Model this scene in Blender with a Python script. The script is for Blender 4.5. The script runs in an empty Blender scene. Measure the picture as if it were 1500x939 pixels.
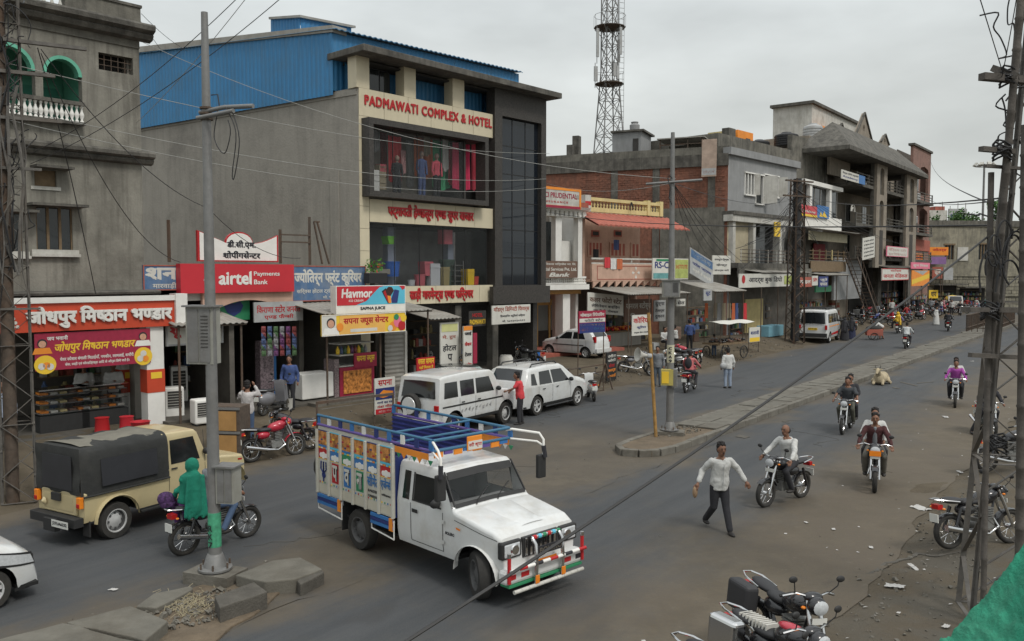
import bpy,bmesh,math,random
from mathutils import Vector,Matrix,noise
from mathutils.geometry import tessellate_polygon
R=math.radians
PI=math.pi
rnd=random.Random(7)
sc=bpy.context.scene
COL=sc.collection
FX,HOR,EYE=1240.0,400.0,4.9
PITCH=math.atan((469.5-HOR)/FX)
cam=bpy.data.cameras.new('camera')
cam.sensor_width=36
cam.lens=FX/1500*36
cam.clip_start=.1
cam.clip_end=3000
camo=bpy.data.objects.new('camera',cam)
COL.objects.link(camo)
camo.location=(0,0,EYE)
camo.rotation_euler=(PI/2-PITCH,0,0)
sc.camera=camo
sc.view_settings.view_transform='Standard'
sc.view_settings.look='None'
sc.view_settings.gamma=1
sc.view_settings.use_curve_mapping=False
sc.view_settings.exposure=0.1
SUN_EL,SUN_ROT=R(52),R(140)
wd=bpy.data.worlds.new('World')
sc.world=wd
wd.use_nodes=True
nt=wd.node_tree
nt.nodes.clear()
wo=nt.nodes.new('ShaderNodeOutputWorld')
bg=nt.nodes.new('ShaderNodeBackground')
sky=nt.nodes.new('ShaderNodeTexSky')
sky.sky_type='NISHITA'
sky.sun_disc=False
sky.sun_elevation=SUN_EL
sky.sun_rotation=SUN_ROT
sky.dust_density=6
sky.air_density=1.5
tc=nt.nodes.new('ShaderNodeTexCoord')
sx=nt.nodes.new('ShaderNodeSeparateXYZ')
nt.links.new(tc.outputs['Generated'],sx.inputs[0])
ramp=nt.nodes.new('ShaderNodeValToRGB')
nt.links.new(sx.outputs['Z'],ramp.inputs[0])
e=ramp.color_ramp.elements
e[0].position=0.0
e[0].color=(5.4,5.65,5.45,1)
e[1].position=1.0
e[1].color=(11.2,11.5,11.6,1)
el=e.new(.2)
el.color=(5.7,5.95,5.85,1)
el=e.new(.38)
el.color=(6.2,6.6,6.7,1)
mp=nt.nodes.new('ShaderNodeMapping')
mp.inputs['Scale'].default_value=(1.6,1.6,4.5)
nt.links.new(tc.outputs['Generated'],mp.inputs[0])
nz=nt.nodes.new('ShaderNodeTexNoise')
nz.inputs['Scale'].default_value=1.7
nz.inputs['Detail'].default_value=5
nt.links.new(mp.outputs[0],nz.inputs[0])
mr=nt.nodes.new('ShaderNodeMapRange')
mr.inputs[1].default_value=.3
mr.inputs[2].default_value=.7
mr.inputs[3].default_value=.7
mr.inputs[4].default_value=1.08
nt.links.new(nz.outputs[0],mr.inputs[0])
vm=nt.nodes.new('ShaderNodeVectorMath')
vm.operation='SCALE'
nt.links.new(ramp.outputs[0],vm.inputs[0])
nt.links.new(mr.outputs[0],vm.inputs['Scale'])
mx=nt.nodes.new('ShaderNodeMix')
mx.data_type='RGBA'
mx.inputs[0].default_value=.94
nt.links.new(sky.outputs[0],mx.inputs[6])
nt.links.new(vm.outputs[0],mx.inputs[7])
nt.links.new(mx.outputs[2],bg.inputs[0])
bg.inputs[1].default_value=.13
nt.links.new(bg.outputs[0],wo.inputs[0])
sl=bpy.data.lights.new('sun','SUN')
sl.energy=1.5
sl.angle=R(12)
sl.color=(1,.96,.9)
so=bpy.data.objects.new('sun',sl)
COL.objects.link(so)
so.rotation_euler=(PI/2-SUN_EL,0,R(40))
_c,_s=math.cos(PITCH),math.sin(PITCH)
def ray(px,py):
 a,b=(px-750)/FX,-(py-469.5)/FX
 return Vector((a,_c+b*_s,-_s+b*_c))
def at(px,py,d):
 """the point seen at a pixel, d metres ahead"""
 r=ray(px,py)
 return Vector((0,0,EYE))+r*(d/r.y)
def pix(q):
 x,y,z=q[0],q[1],q[2]-EYE
 d=y*_c-z*_s
 return 750+FX*x/d,469.5-FX*(z*_c+y*_s)/d
def sstep(a,b,x):
 t=min(1,max(0,(x-a)/(b-a)))
 return t*t*(3-2*t)
SA=R(37)
def nv(x,y):
 return x*math.cos(SA)-y*math.sin(SA),x*math.sin(SA)+y*math.cos(SA)
def xy(n,v):
 return n*math.cos(SA)+v*math.sin(SA),-n*math.sin(SA)+v*math.cos(SA)
def hz(x,y):
 """terrain height"""
 n,v=nv(x,y)
 h=.55*sstep(-18.2,-21.6,n)
 h+=.13*sstep(-3.9,-2.9,n+.5*math.sin(v*.7)+.3*math.sin(v*1.9))*(1-sstep(24,30,v))
 if n>-3 or n<-18:
  h+=.035*noise.noise(Vector((x*.5,y*.5,0)))
 return h
def G(px,py,dz=0.0):
 """the ground point (height dz above the terrain) seen at a pixel"""
 r=ray(px,py)
 h=0
 for k in range(12):
  t=(EYE-h-dz)/-r.z
  h=hz(r.x*t,r.y*t)
 return Vector((r.x*t,r.y*t,h))
class Fac:
 """a facade plane: local x along it (away from us), local y into the house, z up"""
 def __init__(s,x,y,deg):
  a=R(deg)
  s.o=Vector((x,y,0))
  s.u=Vector((math.sin(a),math.cos(a),0))
  s.v=Vector((-math.cos(a),math.sin(a),0))
  s.rz=PI/2-a
 def p(s,px,py,y=0.0):
  r=ray(px,py)
  o=Vector((0,0,EYE))
  t=((s.o-o).dot(s.v)+y)/r.dot(s.v)
  q=o+r*t-s.o
  return q.dot(s.u),q.z
 def w(s,x,y,z=0.0):
  q=s.o+s.u*x+s.v*y
  return Vector((q.x,q.y,z))
MATS={}
def nd(t,kind,**kw):
 n=t.nodes.new(kind)
 for k,v in kw.items():
  n.inputs[k].default_value=v
 return n
def lk(t,a,b):
 t.links.new(a,b)
def M(name,col,rough=.8,var=.12,scale=2.0,bump=0.0,bscale=30.0,dirt=0.0,dcol=(.09,.08,.065),metal=0.0,streak=0.0,coat=0.0,spec=.4,local=False,alpha=1.0,dscale=1.2):
 """plain procedural material: base colour with soft variation, dirt patches, rain streaks and fine relief"""
 if name in MATS:
  return MATS[name]
 m=bpy.data.materials.new(name)
 m.use_nodes=True
 t=m.node_tree
 b=t.nodes['Principled BSDF']
 m.diffuse_color=(*col,1)
 b.inputs['Roughness'].default_value=rough
 b.inputs['Metallic'].default_value=metal
 b.inputs['Specular IOR Level'].default_value=spec
 b.inputs['Coat Weight'].default_value=coat
 b.inputs['Coat Roughness'].default_value=.08
 if alpha<1:
  b.inputs['Alpha'].default_value=alpha
 if local:
  tcn=t.nodes.new('ShaderNodeTexCoord')
  pos=tcn.outputs['Object']
 else:
  g=t.nodes.new('ShaderNodeNewGeometry')
  pos=g.outputs['Position']
 n1=nd(t,'ShaderNodeTexNoise',Scale=scale,Detail=6,Roughness=.62)
 lk(t,pos,n1.inputs[0])
 r1=nd(t,'ShaderNodeMapRange')
 r1.inputs[1].default_value=.28
 r1.inputs[2].default_value=.72
 r1.inputs[3].default_value=1-var
 r1.inputs[4].default_value=1+var
 lk(t,n1.outputs[0],r1.inputs[0])
 s=nd(t,'ShaderNodeVectorMath')
 s.operation='SCALE'
 s.inputs[0].default_value=col
 lk(t,r1.outputs[0],s.inputs['Scale'])
 out=s.outputs[0]
 def mixin(fac,c,out):
  x=t.nodes.new('ShaderNodeMix')
  x.data_type='RGBA'
  lk(t,fac,x.inputs[0])
  lk(t,out,x.inputs[6])
  x.inputs[7].default_value=(*c,1)
  return x.outputs[2]
 if dirt>0:
  n2=nd(t,'ShaderNodeTexNoise',Scale=dscale,Detail=8,Roughness=.7)
  lk(t,pos,n2.inputs[0])
  r2=nd(t,'ShaderNodeMapRange')
  r2.inputs[1].default_value=.46
  r2.inputs[2].default_value=.7
  r2.inputs[4].default_value=dirt
  lk(t,n2.outputs[0],r2.inputs[0])
  out=mixin(r2.outputs[0],dcol,out)
 if streak>0:
  mpn=nd(t,'ShaderNodeMapping')
  mpn.inputs['Scale'].default_value=(2.6,2.6,.22)
  lk(t,pos,mpn.inputs[0])
  n3=nd(t,'ShaderNodeTexNoise',Scale=1.6,Detail=7,Roughness=.65)
  lk(t,mpn.outputs[0],n3.inputs[0])
  r3=nd(t,'ShaderNodeMapRange')
  r3.inputs[1].default_value=.47
  r3.inputs[2].default_value=.75
  r3.inputs[4].default_value=streak
  lk(t,n3.outputs[0],r3.inputs[0])
  out=mixin(r3.outputs[0],dcol,out)
 lk(t,out,b.inputs['Base Color'])
 if bump>0:
  n4=nd(t,'ShaderNodeTexNoise',Scale=bscale,Detail=5)
  lk(t,pos,n4.inputs[0])
  bp=nd(t,'ShaderNodeBump',Strength=bump,Distance=.03)
  lk(t,n4.outputs[0],bp.inputs['Height'])
  lk(t,bp.outputs[0],b.inputs['Normal'])
 MATS[name]=m
 return m
def glass(name,col=(.02,.025,.025),alpha=.55,rough=.06):
 m=M(name,col,rough=rough,var=.0,spec=.6)
 m.node_tree.nodes['Principled BSDF'].inputs['Alpha'].default_value=alpha
 return m
def crv(P_,k=5):
 """smooth curve through points"""
 P_=[Vector(p)for p in P_]
 out=[]
 for i in range(len(P_)-1):
  a,b,c,d=P_[max(i-1,0)],P_[i],P_[i+1],P_[min(i+2,len(P_)-1)]
  for j in range(k):
   t=j/k
   out.append(.5*(2*b+(c-a)*t+(2*a-5*b+4*c-d)*t*t+(3*b-a-3*c+d)*t**3))
 return out+[P_[-1]]
ORD=('first','second','third','fourth','fifth','sixth','seventh')
class MB:
 def __init__(s):
  s.v,s.f,s.m=[],[],[]
 def add(s,vs,fs,mi=0):
  k=len(s.v)
  s.v+=[tuple(q)for q in vs]
  s.f+=[tuple(i+k for i in q)for q in fs]
  s.m+=[mi]*len(fs)
  return s
 def box(s,x0,x1,y0,y1,z0,z1,mi=0,mt=None):
  vs=[Vector((x,y,z))for x in(x0,x1)for y in(y0,y1)for z in(z0,z1)]
  if mt:
   vs=[mt@q for q in vs]
  return s.add(vs,[(0,1,3,2),(4,6,7,5),(0,4,5,1),(2,3,7,6),(0,2,6,4),(1,5,7,3)],mi)
 def bar(s,a,b,w,h=None,mi=0,up=(0,0,1)):
  """a square bar from a to b"""
  a,b=Vector(a),Vector(b)
  h=h or w
  d=(b-a).normalized()
  u=Vector(up)
  if abs(d.dot(u))>.98:
   u=Vector((1,0,0))
  sd=d.cross(u).normalized()*w/2
  upv=sd.cross(d).normalized()*h/2
  vs=[p+i*sd+j*upv for p in(a,b)for i,j in((-1,-1),(1,-1),(1,1),(-1,1))]
  return s.add(vs,[(3,2,1,0),(4,5,6,7),(0,1,5,4),(1,2,6,5),(2,3,7,6),(3,0,4,7)],mi)
 def tube(s,pts,r,n=8,mi=0,caps=True):
  """round tube through points; r a number or one per point"""
  P=[Vector(p)for p in pts]
  rr=r if isinstance(r,(list,tuple))else[r]*len(P)
  k=len(P)
  ref=None
  rings=[]
  for i,p in enumerate(P):
   d=(P[min(i+1,k-1)]-P[max(i-1,0)])
   if d.length<1e-9:
    d=Vector((0,0,1))
   d.normalize()
   if ref is None:
    ref=Vector((0,0,1))if abs(d.z)<.9 else Vector((1,0,0))
   a=d.cross(ref).normalized()
   ref=a.cross(d).normalized()
   rings.append([p+(a*math.cos(2*PI*j/n)+ref*math.sin(2*PI*j/n))*rr[i]for j in range(n)])
  vs=[q for g in rings for q in g]
  fs=[]
  for i in range(k-1):
   for j in range(n):
    j2=(j+1)%n
    fs.append((i*n+j,i*n+j2,(i+1)*n+j2,(i+1)*n+j))
  if caps:
   fs.append(tuple(range(n))[::-1])
   fs.append(tuple((k-1)*n+j for j in range(n)))
  return s.add(vs,fs,mi)
 def lathe(s,prof,n=20,mt=None,mi=0,caps=True):
  """profile (radius, height) turned about z"""
  vs,fs=[],[]
  for r,z in prof:
   for j in range(n):
    a=2*PI*j/n
    q=Vector((r*math.cos(a),r*math.sin(a),z))
    vs.append(mt@q if mt else q)
  for i in range(len(prof)-1):
   for j in range(n):
    j2=(j+1)%n
    fs.append((i*n+j,i*n+j2,(i+1)*n+j2,(i+1)*n+j))
  if prof[0]==prof[-1]or not caps:
   return s.add(vs,fs,mi)
  if prof[0][0]>1e-4:
   fs.append(tuple(range(n))[::-1])
  if prof[-1][0]>1e-4:
   fs.append(tuple((len(prof)-1)*n+j for j in range(n)))
  return s.add(vs,fs,mi)
 def ell(s,c,r,n=12,m=8,mt=None,mi=0):
  prof=[(math.sin(PI*i/m),-math.cos(PI*i/m))for i in range(m+1)]
  T=Matrix.Translation(Vector(c))@(mt or Matrix())@Matrix.Diagonal((r[0],r[1],r[2],1))
  return s.lathe([(max(a,1e-5),b)for a,b in prof],n,T,mi)
 def grid(s,fn,nu,nv_,mi=0):
  vs=[fn(i/nu,j/nv_)for i in range(nu+1)for j in range(nv_+1)]
  w=nv_+1
  return s.add(vs,[(i*w+j,(i+1)*w+j,(i+1)*w+j+1,i*w+j+1)for i in range(nu)for j in range(nv_)],mi)
 def prism(s,poly,d0,d1,fn,mi=0,holes=()):
  """outline with holes, given thickness; fn(a, b, depth) -> point"""
  loops=[list(poly)]+[list(h)for h in holes]
  flat=[q for l in loops for q in l]
  tri=tessellate_polygon([[Vector((a,b,0))for a,b in l]for l in loops])
  n=len(flat)
  vs=[fn(a,b,d0)for a,b in flat]+[fn(a,b,d1)for a,b in flat]
  fs=[tuple(t)for t in tri]+[tuple(i+n for i in t[::-1])for t in tri]
  k=0
  for l in loops:
   for i in range(len(l)):
    j=(i+1)%len(l)
    fs.append((k+i,k+j,n+k+j,n+k+i))
   k+=len(l)
  return s.add(vs,fs,mi)
 def quad(s,a,b,c,d,mi=0):
  return s.add([a,b,c,d],[(0,1,2,3)],mi)
 def build(s,name,mat,parent=None,smooth=None,loc=None,fix=True):
  me=bpy.data.meshes.new(name)
  me.from_pydata(s.v,[],s.f)
  mats=mat if isinstance(mat,(list,tuple))else[mat]
  for x in mats:
   me.materials.append(x)
  if len(mats)>1:
   me.polygons.foreach_set('material_index',s.m)
  if fix:
   bm=bmesh.new()
   bm.from_mesh(me)
   bmesh.ops.recalc_face_normals(bm,faces=bm.faces)
   bm.to_mesh(me)
   bm.free()
  if smooth is not None:
   me.shade_smooth()
   me.set_sharp_from_angle(angle=R(smooth))
  o=bpy.data.objects.new(name,me)
  COL.objects.link(o)
  if parent:
   o.parent=parent
  if loc is not None:
   o.location=loc
  return o
def fxz(y):
 return lambda a,b,d:(a,y+d,b)
def thing(name,label,cat,loc=(0,0,0),rz=0.0,group=None):
 o=bpy.data.objects.new(name,None)
 o.empty_display_size=.3
 COL.objects.link(o)
 o.location=loc
 o.rotation_euler=(0,0,rz)
 return tag(o,label,cat,group)
def tag(o,label,cat,group=None):
 o['label']=label
 o['category']=cat
 if group:
  o['group']=group
 return o
def kind(o,k):
 o['kind']=k
 return o
def dup(root,loc=None,rz=None,label=None,group=None,scale=None,tilt=None):
 r=root.copy()
 COL.objects.link(r)
 if loc is not None:
  r.location=loc
 if rz is not None:
  r.rotation_euler=(tilt or 0,0,rz)
 if scale:
  r.scale=(scale,)*3
 if label:
  r['label']=label
 if group:
  r['group']=group
 for ch in root.children:
  c=ch.copy()
  COL.objects.link(c)
  c.parent=r
  for g in ch.children:
   d=g.copy()
   COL.objects.link(d)
   d.parent=c
 return r
def recolor(root,frm,to):
 """swap a material on the parts of one copy (gives that copy its own mesh)"""
 for o in[root]+list(root.children_recursive):
  if o.type=='MESH' and any(x==frm for x in o.data.materials):
   key=(o.data.name,to.name)
   if key not in _rc:
    me=o.data.copy()
    for i,x in enumerate(me.materials):
     if x==frm:
      me.materials[i]=to
    _rc[key]=me
   o.data=_rc[key]
_rc={}
HALF=.70
def _textmesh(body,bold=0.0,shear=0.0,space=1.0):
 c=bpy.data.curves.new('lettering','FONT')
 c.body=body
 c.size=1
 c.offset=bold
 c.shear=shear
 c.space_character=space
 c.resolution_u=3
 o=bpy.data.objects.new('lettering',c)
 COL.objects.link(o)
 dg=bpy.context.evaluated_depsgraph_get()
 me=bpy.data.meshes.new_from_object(o.evaluated_get(dg))
 bpy.data.objects.remove(o)
 bpy.data.curves.remove(c)
 return me
def _visual(t):
 """put the short i sign before its consonant group"""
 out=[]
 for ch in t:
  if ch=='ि':
   k=len(out)-1
   while k>=2 and out[k-1]=='्':
    k-=2
   out.insert(k,ch)
  else:
   out.append(ch)
 return ''.join(out)
HALVES=set('षणनजसमपलचबयथतगखघधभवश')
def textgeo(t,bold=.0,shear=0.0,space=1.0):
 """vertices and faces of a line of text; half letters lose their stem and join the next letter"""
 t=_visual(t)
 runs,cur=[],''
 i=0
 while i<len(t):
  if t[i]=='्' and cur and cur[-1]in HALVES and i+1<len(t)and t[i+1]!=' ':
   runs.append((cur,True))
   cur=''
  else:
   cur+=t[i]
  i+=1
 runs.append((cur,False))
 V,Fc,x=[],[],0.0
 for body,half in runs:
  if not body:
   continue
  me=_textmesh(body,0,shear,space)
  vs=[v.co.copy()for v in me.vertices]
  fs=[tuple(p.vertices)for p in me.polygons]
  bpy.data.meshes.remove(me)
  if not vs:
   x+=.3
   continue
  mx_=max(v.x for v in vs)
  if half:
   cut=mx_-.17
   bm=bmesh.new()
   bv=[bm.verts.new(v)for v in vs]
   for f in fs:
    try:
     bm.faces.new([bv[q]for q in f])
    except ValueError:
     pass
   bmesh.ops.bisect_plane(bm,geom=bm.verts[:]+bm.edges[:]+bm.faces[:],plane_co=(cut,0,0),plane_no=(1,0,0),clear_outer=True)
   bm.verts.index_update()
   vs=[v.co.copy()for v in bm.verts]
   fs=[tuple(q.index for q in f.verts)for f in bm.faces]
   bm.free()
   adv=cut-.03
  else:
   adv=mx_
  k=len(V)
  V+=[Vector((v.x+x,v.y,0))for v in vs]
  Fc+=[tuple(q+k for q in f)for f in fs]
  x+=adv
 return V,Fc
def lettering(t,mat,parent,x0,x1,z0,z1,y=0.0,th=0.0,bold=.02,shear=0.0,name='lettering',fit=True,basis=None,space=1.0):
 """text fitted into a rectangle of the plane y (front faces -y); th > 0 gives raised letters"""
 V,Fc=textgeo(t,bold,shear,space)
 if not V:
  return
 if bold>0:
  n0,f0=len(V),list(Fc)
  base=list(V)
  for k,(dx,dy)in enumerate(((bold,bold),(bold,-bold),(-bold,0)),1):
   V=V+[Vector((v.x+dx,v.y+dy,k))for v in base]
   Fc=Fc+[tuple(q+n0*k for q in f)for f in f0]
 ax,bx=min(v.x for v in V),max(v.x for v in V)
 ay,by=min(v.y for v in V),max(v.y for v in V)
 kx,kz=(x1-x0)/(bx-ax),(z1-z0)/(by-ay)
 if not fit:
  k=min(kx,kz)
  x0+=((x1-x0)-k*(bx-ax))/2
  kx=kz=k
 b=MB()
 P=[Vector((x0+(v.x-ax)*kx,y+v.z*.0012,z0+(v.y-ay)*kz))for v in V]
 if th>0:
  b.add(P,Fc)
  ed={}
  for f in Fc:
   for i in range(len(f)):
    e2=(f[i],f[(i+1)%len(f)])
    ed[e2]=ed.get(e2,0)+1
  n=len(P)
  b.v=[tuple(p-Vector((0,th,0)))for p in P]+[tuple(p)for p in P]
  for(i,j)in list(ed):
   if(j,i)not in ed:
    b.f.append((i,j,j+n,i+n))
    b.m.append(0)
 else:
  b.add(P,Fc)
 if basis:
  b.v=[tuple(basis@Vector(q))for q in b.v]
 return b.build(name,mat,parent,fix=False)
def ground_mat(name,road):
 m=bpy.data.materials.new(name)
 m.use_nodes=True
 t=m.node_tree
 b=t.nodes['Principled BSDF']
 b.inputs['Specular IOR Level'].default_value=.35 if road else .2
 g=t.nodes.new('ShaderNodeNewGeometry')
 pos=g.outputs['Position']
 def dotn(vec):
  d=nd(t,'ShaderNodeVectorMath')
  d.operation='DOT_PRODUCT'
  d.inputs[1].default_value=vec
  lk(t,pos,d.inputs[0])
  return d.outputs['Value']
 n_=dotn((math.cos(SA),-math.sin(SA),0))
 v_=dotn((math.sin(SA),math.cos(SA),0))
 def noise_(scale,detail=6,rough=.6,src=pos,stretch=None):
  if stretch:
   cm=nd(t,'ShaderNodeCombineXYZ')
   lk(t,n_,cm.inputs[0])
   mm=nd(t,'ShaderNodeMath')
   mm.operation='MULTIPLY'
   mm.inputs[1].default_value=stretch
   lk(t,v_,mm.inputs[0])
   lk(t,mm.outputs[0],cm.inputs[1])
   src=cm.outputs[0]
  n=nd(t,'ShaderNodeTexNoise',Scale=scale,Detail=detail,Roughness=rough)
  lk(t,src,n.inputs[0])
  return n.outputs[0]
 def ma(op,a,b_=None,clamp=False):
  n=nd(t,'ShaderNodeMath')
  n.operation=op
  n.use_clamp=clamp
  for i,q in enumerate((a,b_)):
   if q is None:
    continue
   if isinstance(q,(int,float)):
    n.inputs[i].default_value=q
   else:
    lk(t,q,n.inputs[i])
  return n.outputs[0]
 def rng(x,a,b_,c=0.0,d=1.0,smooth=True):
  n=nd(t,'ShaderNodeMapRange')
  n.interpolation_type='SMOOTHSTEP' if smooth else 'LINEAR'
  for i,q in enumerate((a,b_,c,d)):
   n.inputs[i+1].default_value=q
  lk(t,x,n.inputs[0])
  return n.outputs[0]
 def mix(fac,a,c):
  n=t.nodes.new('ShaderNodeMix')
  n.data_type='RGBA'
  lk(t,fac,n.inputs[0])
  if isinstance(a,tuple):
   n.inputs[6].default_value=(*a,1)
  else:
   lk(t,a,n.inputs[6])
  if isinstance(c,tuple):
   n.inputs[7].default_value=(*c,1)
  else:
   lk(t,c,n.inputs[7])
  return n.outputs[2]
 big=noise_(.22,5)
 mid=noise_(1.1,8,.68)
 fine=noise_(14,6,.7)
 grit=noise_(90,3,.6)
 dust=mix(rng(mid,.35,.68),(.088,.072,.049),(.13,.107,.075))
 dust=mix(rng(big,.35,.7),dust,(.098,.08,.058))
 dust=mix(rng(noise_(.55,7,.7),.55,.72,0,.55),dust,(.05,.043,.035))
 dust=mix(rng(noise_(5,5,.7),.6,.75,0,.5),dust,(.15,.13,.104))
 if road:
  asp=mix(rng(noise_(2.2,8,.7,stretch=.08),.3,.7),(.046,.05,.054),(.065,.068,.071))
  asp=mix(rng(noise_(30,5,.8),.55,.7,0,.5),asp,(.095,.093,.088))
  asp=mix(rng(grit,.52,.72,0,.5),asp,(.12,.12,.115))
  asp=mix(rng(noise_(.35,3,.5,stretch=.5),.62,.66,0,.5),asp,(.042,.042,.042))
  wob=ma('MULTIPLY',ma('SUBTRACT',noise_(.35,7,.62),.5),4.6)
  wob2=ma('MULTIPLY',ma('SUBTRACT',noise_(2.5,6,.7,stretch=.25),.5),1.6)
  nn=ma('ADD',ma('ADD',n_,wob),wob2)
  right=rng(nn,-8.1,-4.9)
  left=rng(nn,-16.6,-18.6)
  cent=ma('MULTIPLY',rng(ma('ABSOLUTE',ma('ADD',nn,11.1)),2.0,.4),.8)
  gap=ma('MULTIPLY',rng(ma('ABSOLUTE',ma('ADD',nn,13.2)),3.4,.4),rng(ma('ABSOLUTE',ma('SUBTRACT',v_,19.0)),6.5,1.0))
  dm=ma('MAXIMUM',ma('MAXIMUM',right,left),ma('MAXIMUM',cent,ma('MULTIPLY',gap,.8)))
  dm=ma('ADD',dm,rng(noise_(.8,8,.7),.5,.8,0,.22),True)
  out=mix(ma('MULTIPLY',dm,rng(fine,.25,.6,.8,1.0)),asp,dust)
  b.inputs['Roughness'].default_value=.82
 else:
  out=dust
  out=mix(ma('MULTIPLY',rng(n_,-4.6,-2.4),rng(noise_(.9,6,.6),.42,.6,.1,.75)),out,(.1,.093,.078))
  out=mix(rng(noise_(1.7,8,.75,stretch=.35),.6,.74,0,.7),out,(.05,.044,.036))
  b.inputs['Roughness'].default_value=.95
 lk(t,out,b.inputs['Base Color'])
 bp=nd(t,'ShaderNodeBump',Strength=.35 if road else .8,Distance=.02 if road else .05)
 hh=ma('ADD',ma('MULTIPLY',fine,.6),ma('MULTIPLY',grit,.3))
 lk(t,hh,bp.inputs['Height'])
 lk(t,bp.outputs[0],b.inputs['Normal'])
 return m
m_ground=ground_mat('dusty_earth',False)
m_road=ground_mat('dusty_asphalt',True)
def strip(ns,vs,dz,name,mat,edge=None):
 b=MB()
 for n in ns:
  for v in vs:
   nn=n
   if edge and(n==ns[0]or n==ns[-1]):
    nn=n+edge*(noise.noise(Vector((v*.6,n,3)))+.5*noise.noise(Vector((v*2.3,n,8))))
   x,y=xy(nn,v)
   b.v.append((x,y,(hz(x,y)+dz)if dz is not None else hz(x,y)))
 w=len(vs)
 for i in range(len(ns)-1):
  for j in range(w-1):
   b.f.append((i*w+j,i*w+j+1,(i+1)*w+j+1,(i+1)*w+j))
   b.m.append(0)
 return b.build(name,mat,smooth=40)
def fr(a,b,k):
 return[a+(b-a)*i/k for i in range(k+1)]
ns=[-1500,-500,-200,-90,-50]+fr(-34,-22,24)+fr(-21.6,-17,24)+fr(-16,-5,12)+fr(-4.6,1,34)+[3,8,20,60,200,600,1500]
vs=[-1500,-400,-100,-30,-10]+fr(-2,34,144)+fr(34.6,80,76)+fr(82,130,24)+[150,220,400,900,2200]
kind(strip(ns,vs,None,'ground',m_ground),'structure')
kind(strip(fr(-18.2,-9.9,10),fr(-12,150,324),.012,'road',m_road,.35),'structure')
kind(strip(fr(-9.9,-3.5,9),fr(-12,90,204),.012,'road',m_road,.3),'structure')
m_kerb=M('kerb_concrete',(.15,.14,.118),.9,.25,3,.4,25,dirt=.85,dcol=(.075,.065,.05))
m_slab=M('paving_concrete',(.135,.127,.106),.9,.25,2,.3,30,dirt=.8,dcol=(.085,.073,.055),dscale=.8)
m_dark_stone=M('grimy_concrete',(.085,.078,.066),.9,.3,4,.5,30,dirt=.5)
m_soil=M('loose_soil',(.13,.1,.068),.97,.3,3,.9,14,dirt=.4)
m_grass=M('dry_weed',(.1,.1,.045),.9,.3)
N0,N1,V0,V1=-11.65,-10.25,19.9,76.0
b=MB()
b.box(0,1,0,1,0,1)
med=MB()
pts=[(N1+.04,V1),(N0-.04,V1),(N0-.04,V0+.6),(N0+.25,V0-.05),(N0+.8,V0-.25),(N1-.2,V0+.1),(N1+.04,V0+.6)]
def fnv(a,b_,d):
 x,y=xy(a,b_)
 return(x,y,d)
q=[(max(N0+.1,min(N1-.1,a)),max(V0+.15,c))for a,c in pts]
med.prism(q,0,.165,fnv)
median=kind(med.build('median',m_soil),'structure')
bmk=MB().box(-.49,.49,-.09,.09,0,.21).build('kerb_stone',m_kerb,median)
bv=bmk.modifiers.new('bevel','BEVEL')
bv.width=.02
bv.segments=2
def kerb_at(n0,v0,n1,v1,first=[True]):
 a,c=Vector((*xy(n0,v0),0)),Vector((*xy(n1,v1),0))
 o=bmk if first[0]else bmk.copy()
 if not first[0]:
  COL.objects.link(o)
 first[0]=False
 o.parent=median
 o.location=(a+c)/2+Vector((0,0,rnd.uniform(-.025,.008)))
 o.rotation_euler=(rnd.uniform(-.03,.03),0,math.atan2(c.y-a.y,c.x-a.x)+rnd.uniform(-.012,.012))
 o.scale=((c-a).length,1,1)
v=V0+1
while v<V1:
 for n in(N0,N1):
  kerb_at(n,v,n,v+1)
 v+=1
nose=[(N1,V0+1),(N1-.12,V0+.4),(N1-.5,V0-.05),(N0+.5,V0-.15),(N0+.08,V0+.3),(N0,V0+1)]
for(a,c)in zip(nose,nose[1:]):
 kerb_at(*a,*c)
s0=MB().box(-.47,.47,-.47,.47,0,.045).build('paving_slab',m_slab,median)
first=True
v=V0+4.5
while v<V1-.5:
 for k in range(2):
  n=(N0+N1)/2-.32+.64*k
  o=s0 if first else s0.copy()
  if not first:
   COL.objects.link(o)
  first=False
  o.parent=median
  o.location=(*xy(n,v),.158+rnd.uniform(0,.02))
  o.rotation_euler=(rnd.uniform(-.02,.02),rnd.uniform(-.02,.02),PI/2-SA+rnd.uniform(-.02,.02))
  o.scale=(1,.66,1)
 v+=.97
def slab_px(name,pix,h,th,mat,label=None,jag=0.0):
 P=[at(0,0,1)*0+(lambda r:Vector((0,0,EYE))+r*((EYE-h)/-r.z))(ray(*p))for p in pix]
 b=MB()
 Q=[]
 for i,p in enumerate(P):
  nx=P[(i+1)%len(P)]
  Q.append((p.x,p.y))
  if jag:
   k=max(1,int((nx-p).length/.25))
   for j in range(1,k):
    t_=p.lerp(nx,j/k)
    Q.append((t_.x+rnd.uniform(-jag,jag),t_.y+rnd.uniform(-jag,jag)))
 b.prism(Q,h-th,h,lambda a,c,d:(a,c,d))
 o=b.build(name,mat)
 w=o.modifiers.new('bevel','BEVEL')
 w.width=.018
 w.segments=2
 w.limit_method='ANGLE'
 return o
isl=kind(slab_px('median_end',[(-130,985),(190,890),(262,868),(345,842),(402,822),(440,818),(468,834),(425,858),(330,925),(240,1010),(-60,1100)],.05,.3,m_soil,jag=.05),'structure')
def piece(name,pix,h,th,mat,jag=.03):
 o=slab_px(name,pix,h,th,mat,jag=jag)
 o.parent=isl
 return o
piece('paving_slab',[(-60,952),(92,912),(205,940),(80,1000),(-60,1040)],.215,.2,m_slab)
piece('paving_slab',[(97,911),(191,887),(229,902),(246,909),(212,938)],.21,.22,m_slab)
piece('paving_slab',[(199,888),(225,869),(279,858),(283,862),(229,890)],.13,.16,m_slab,.02)
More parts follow.
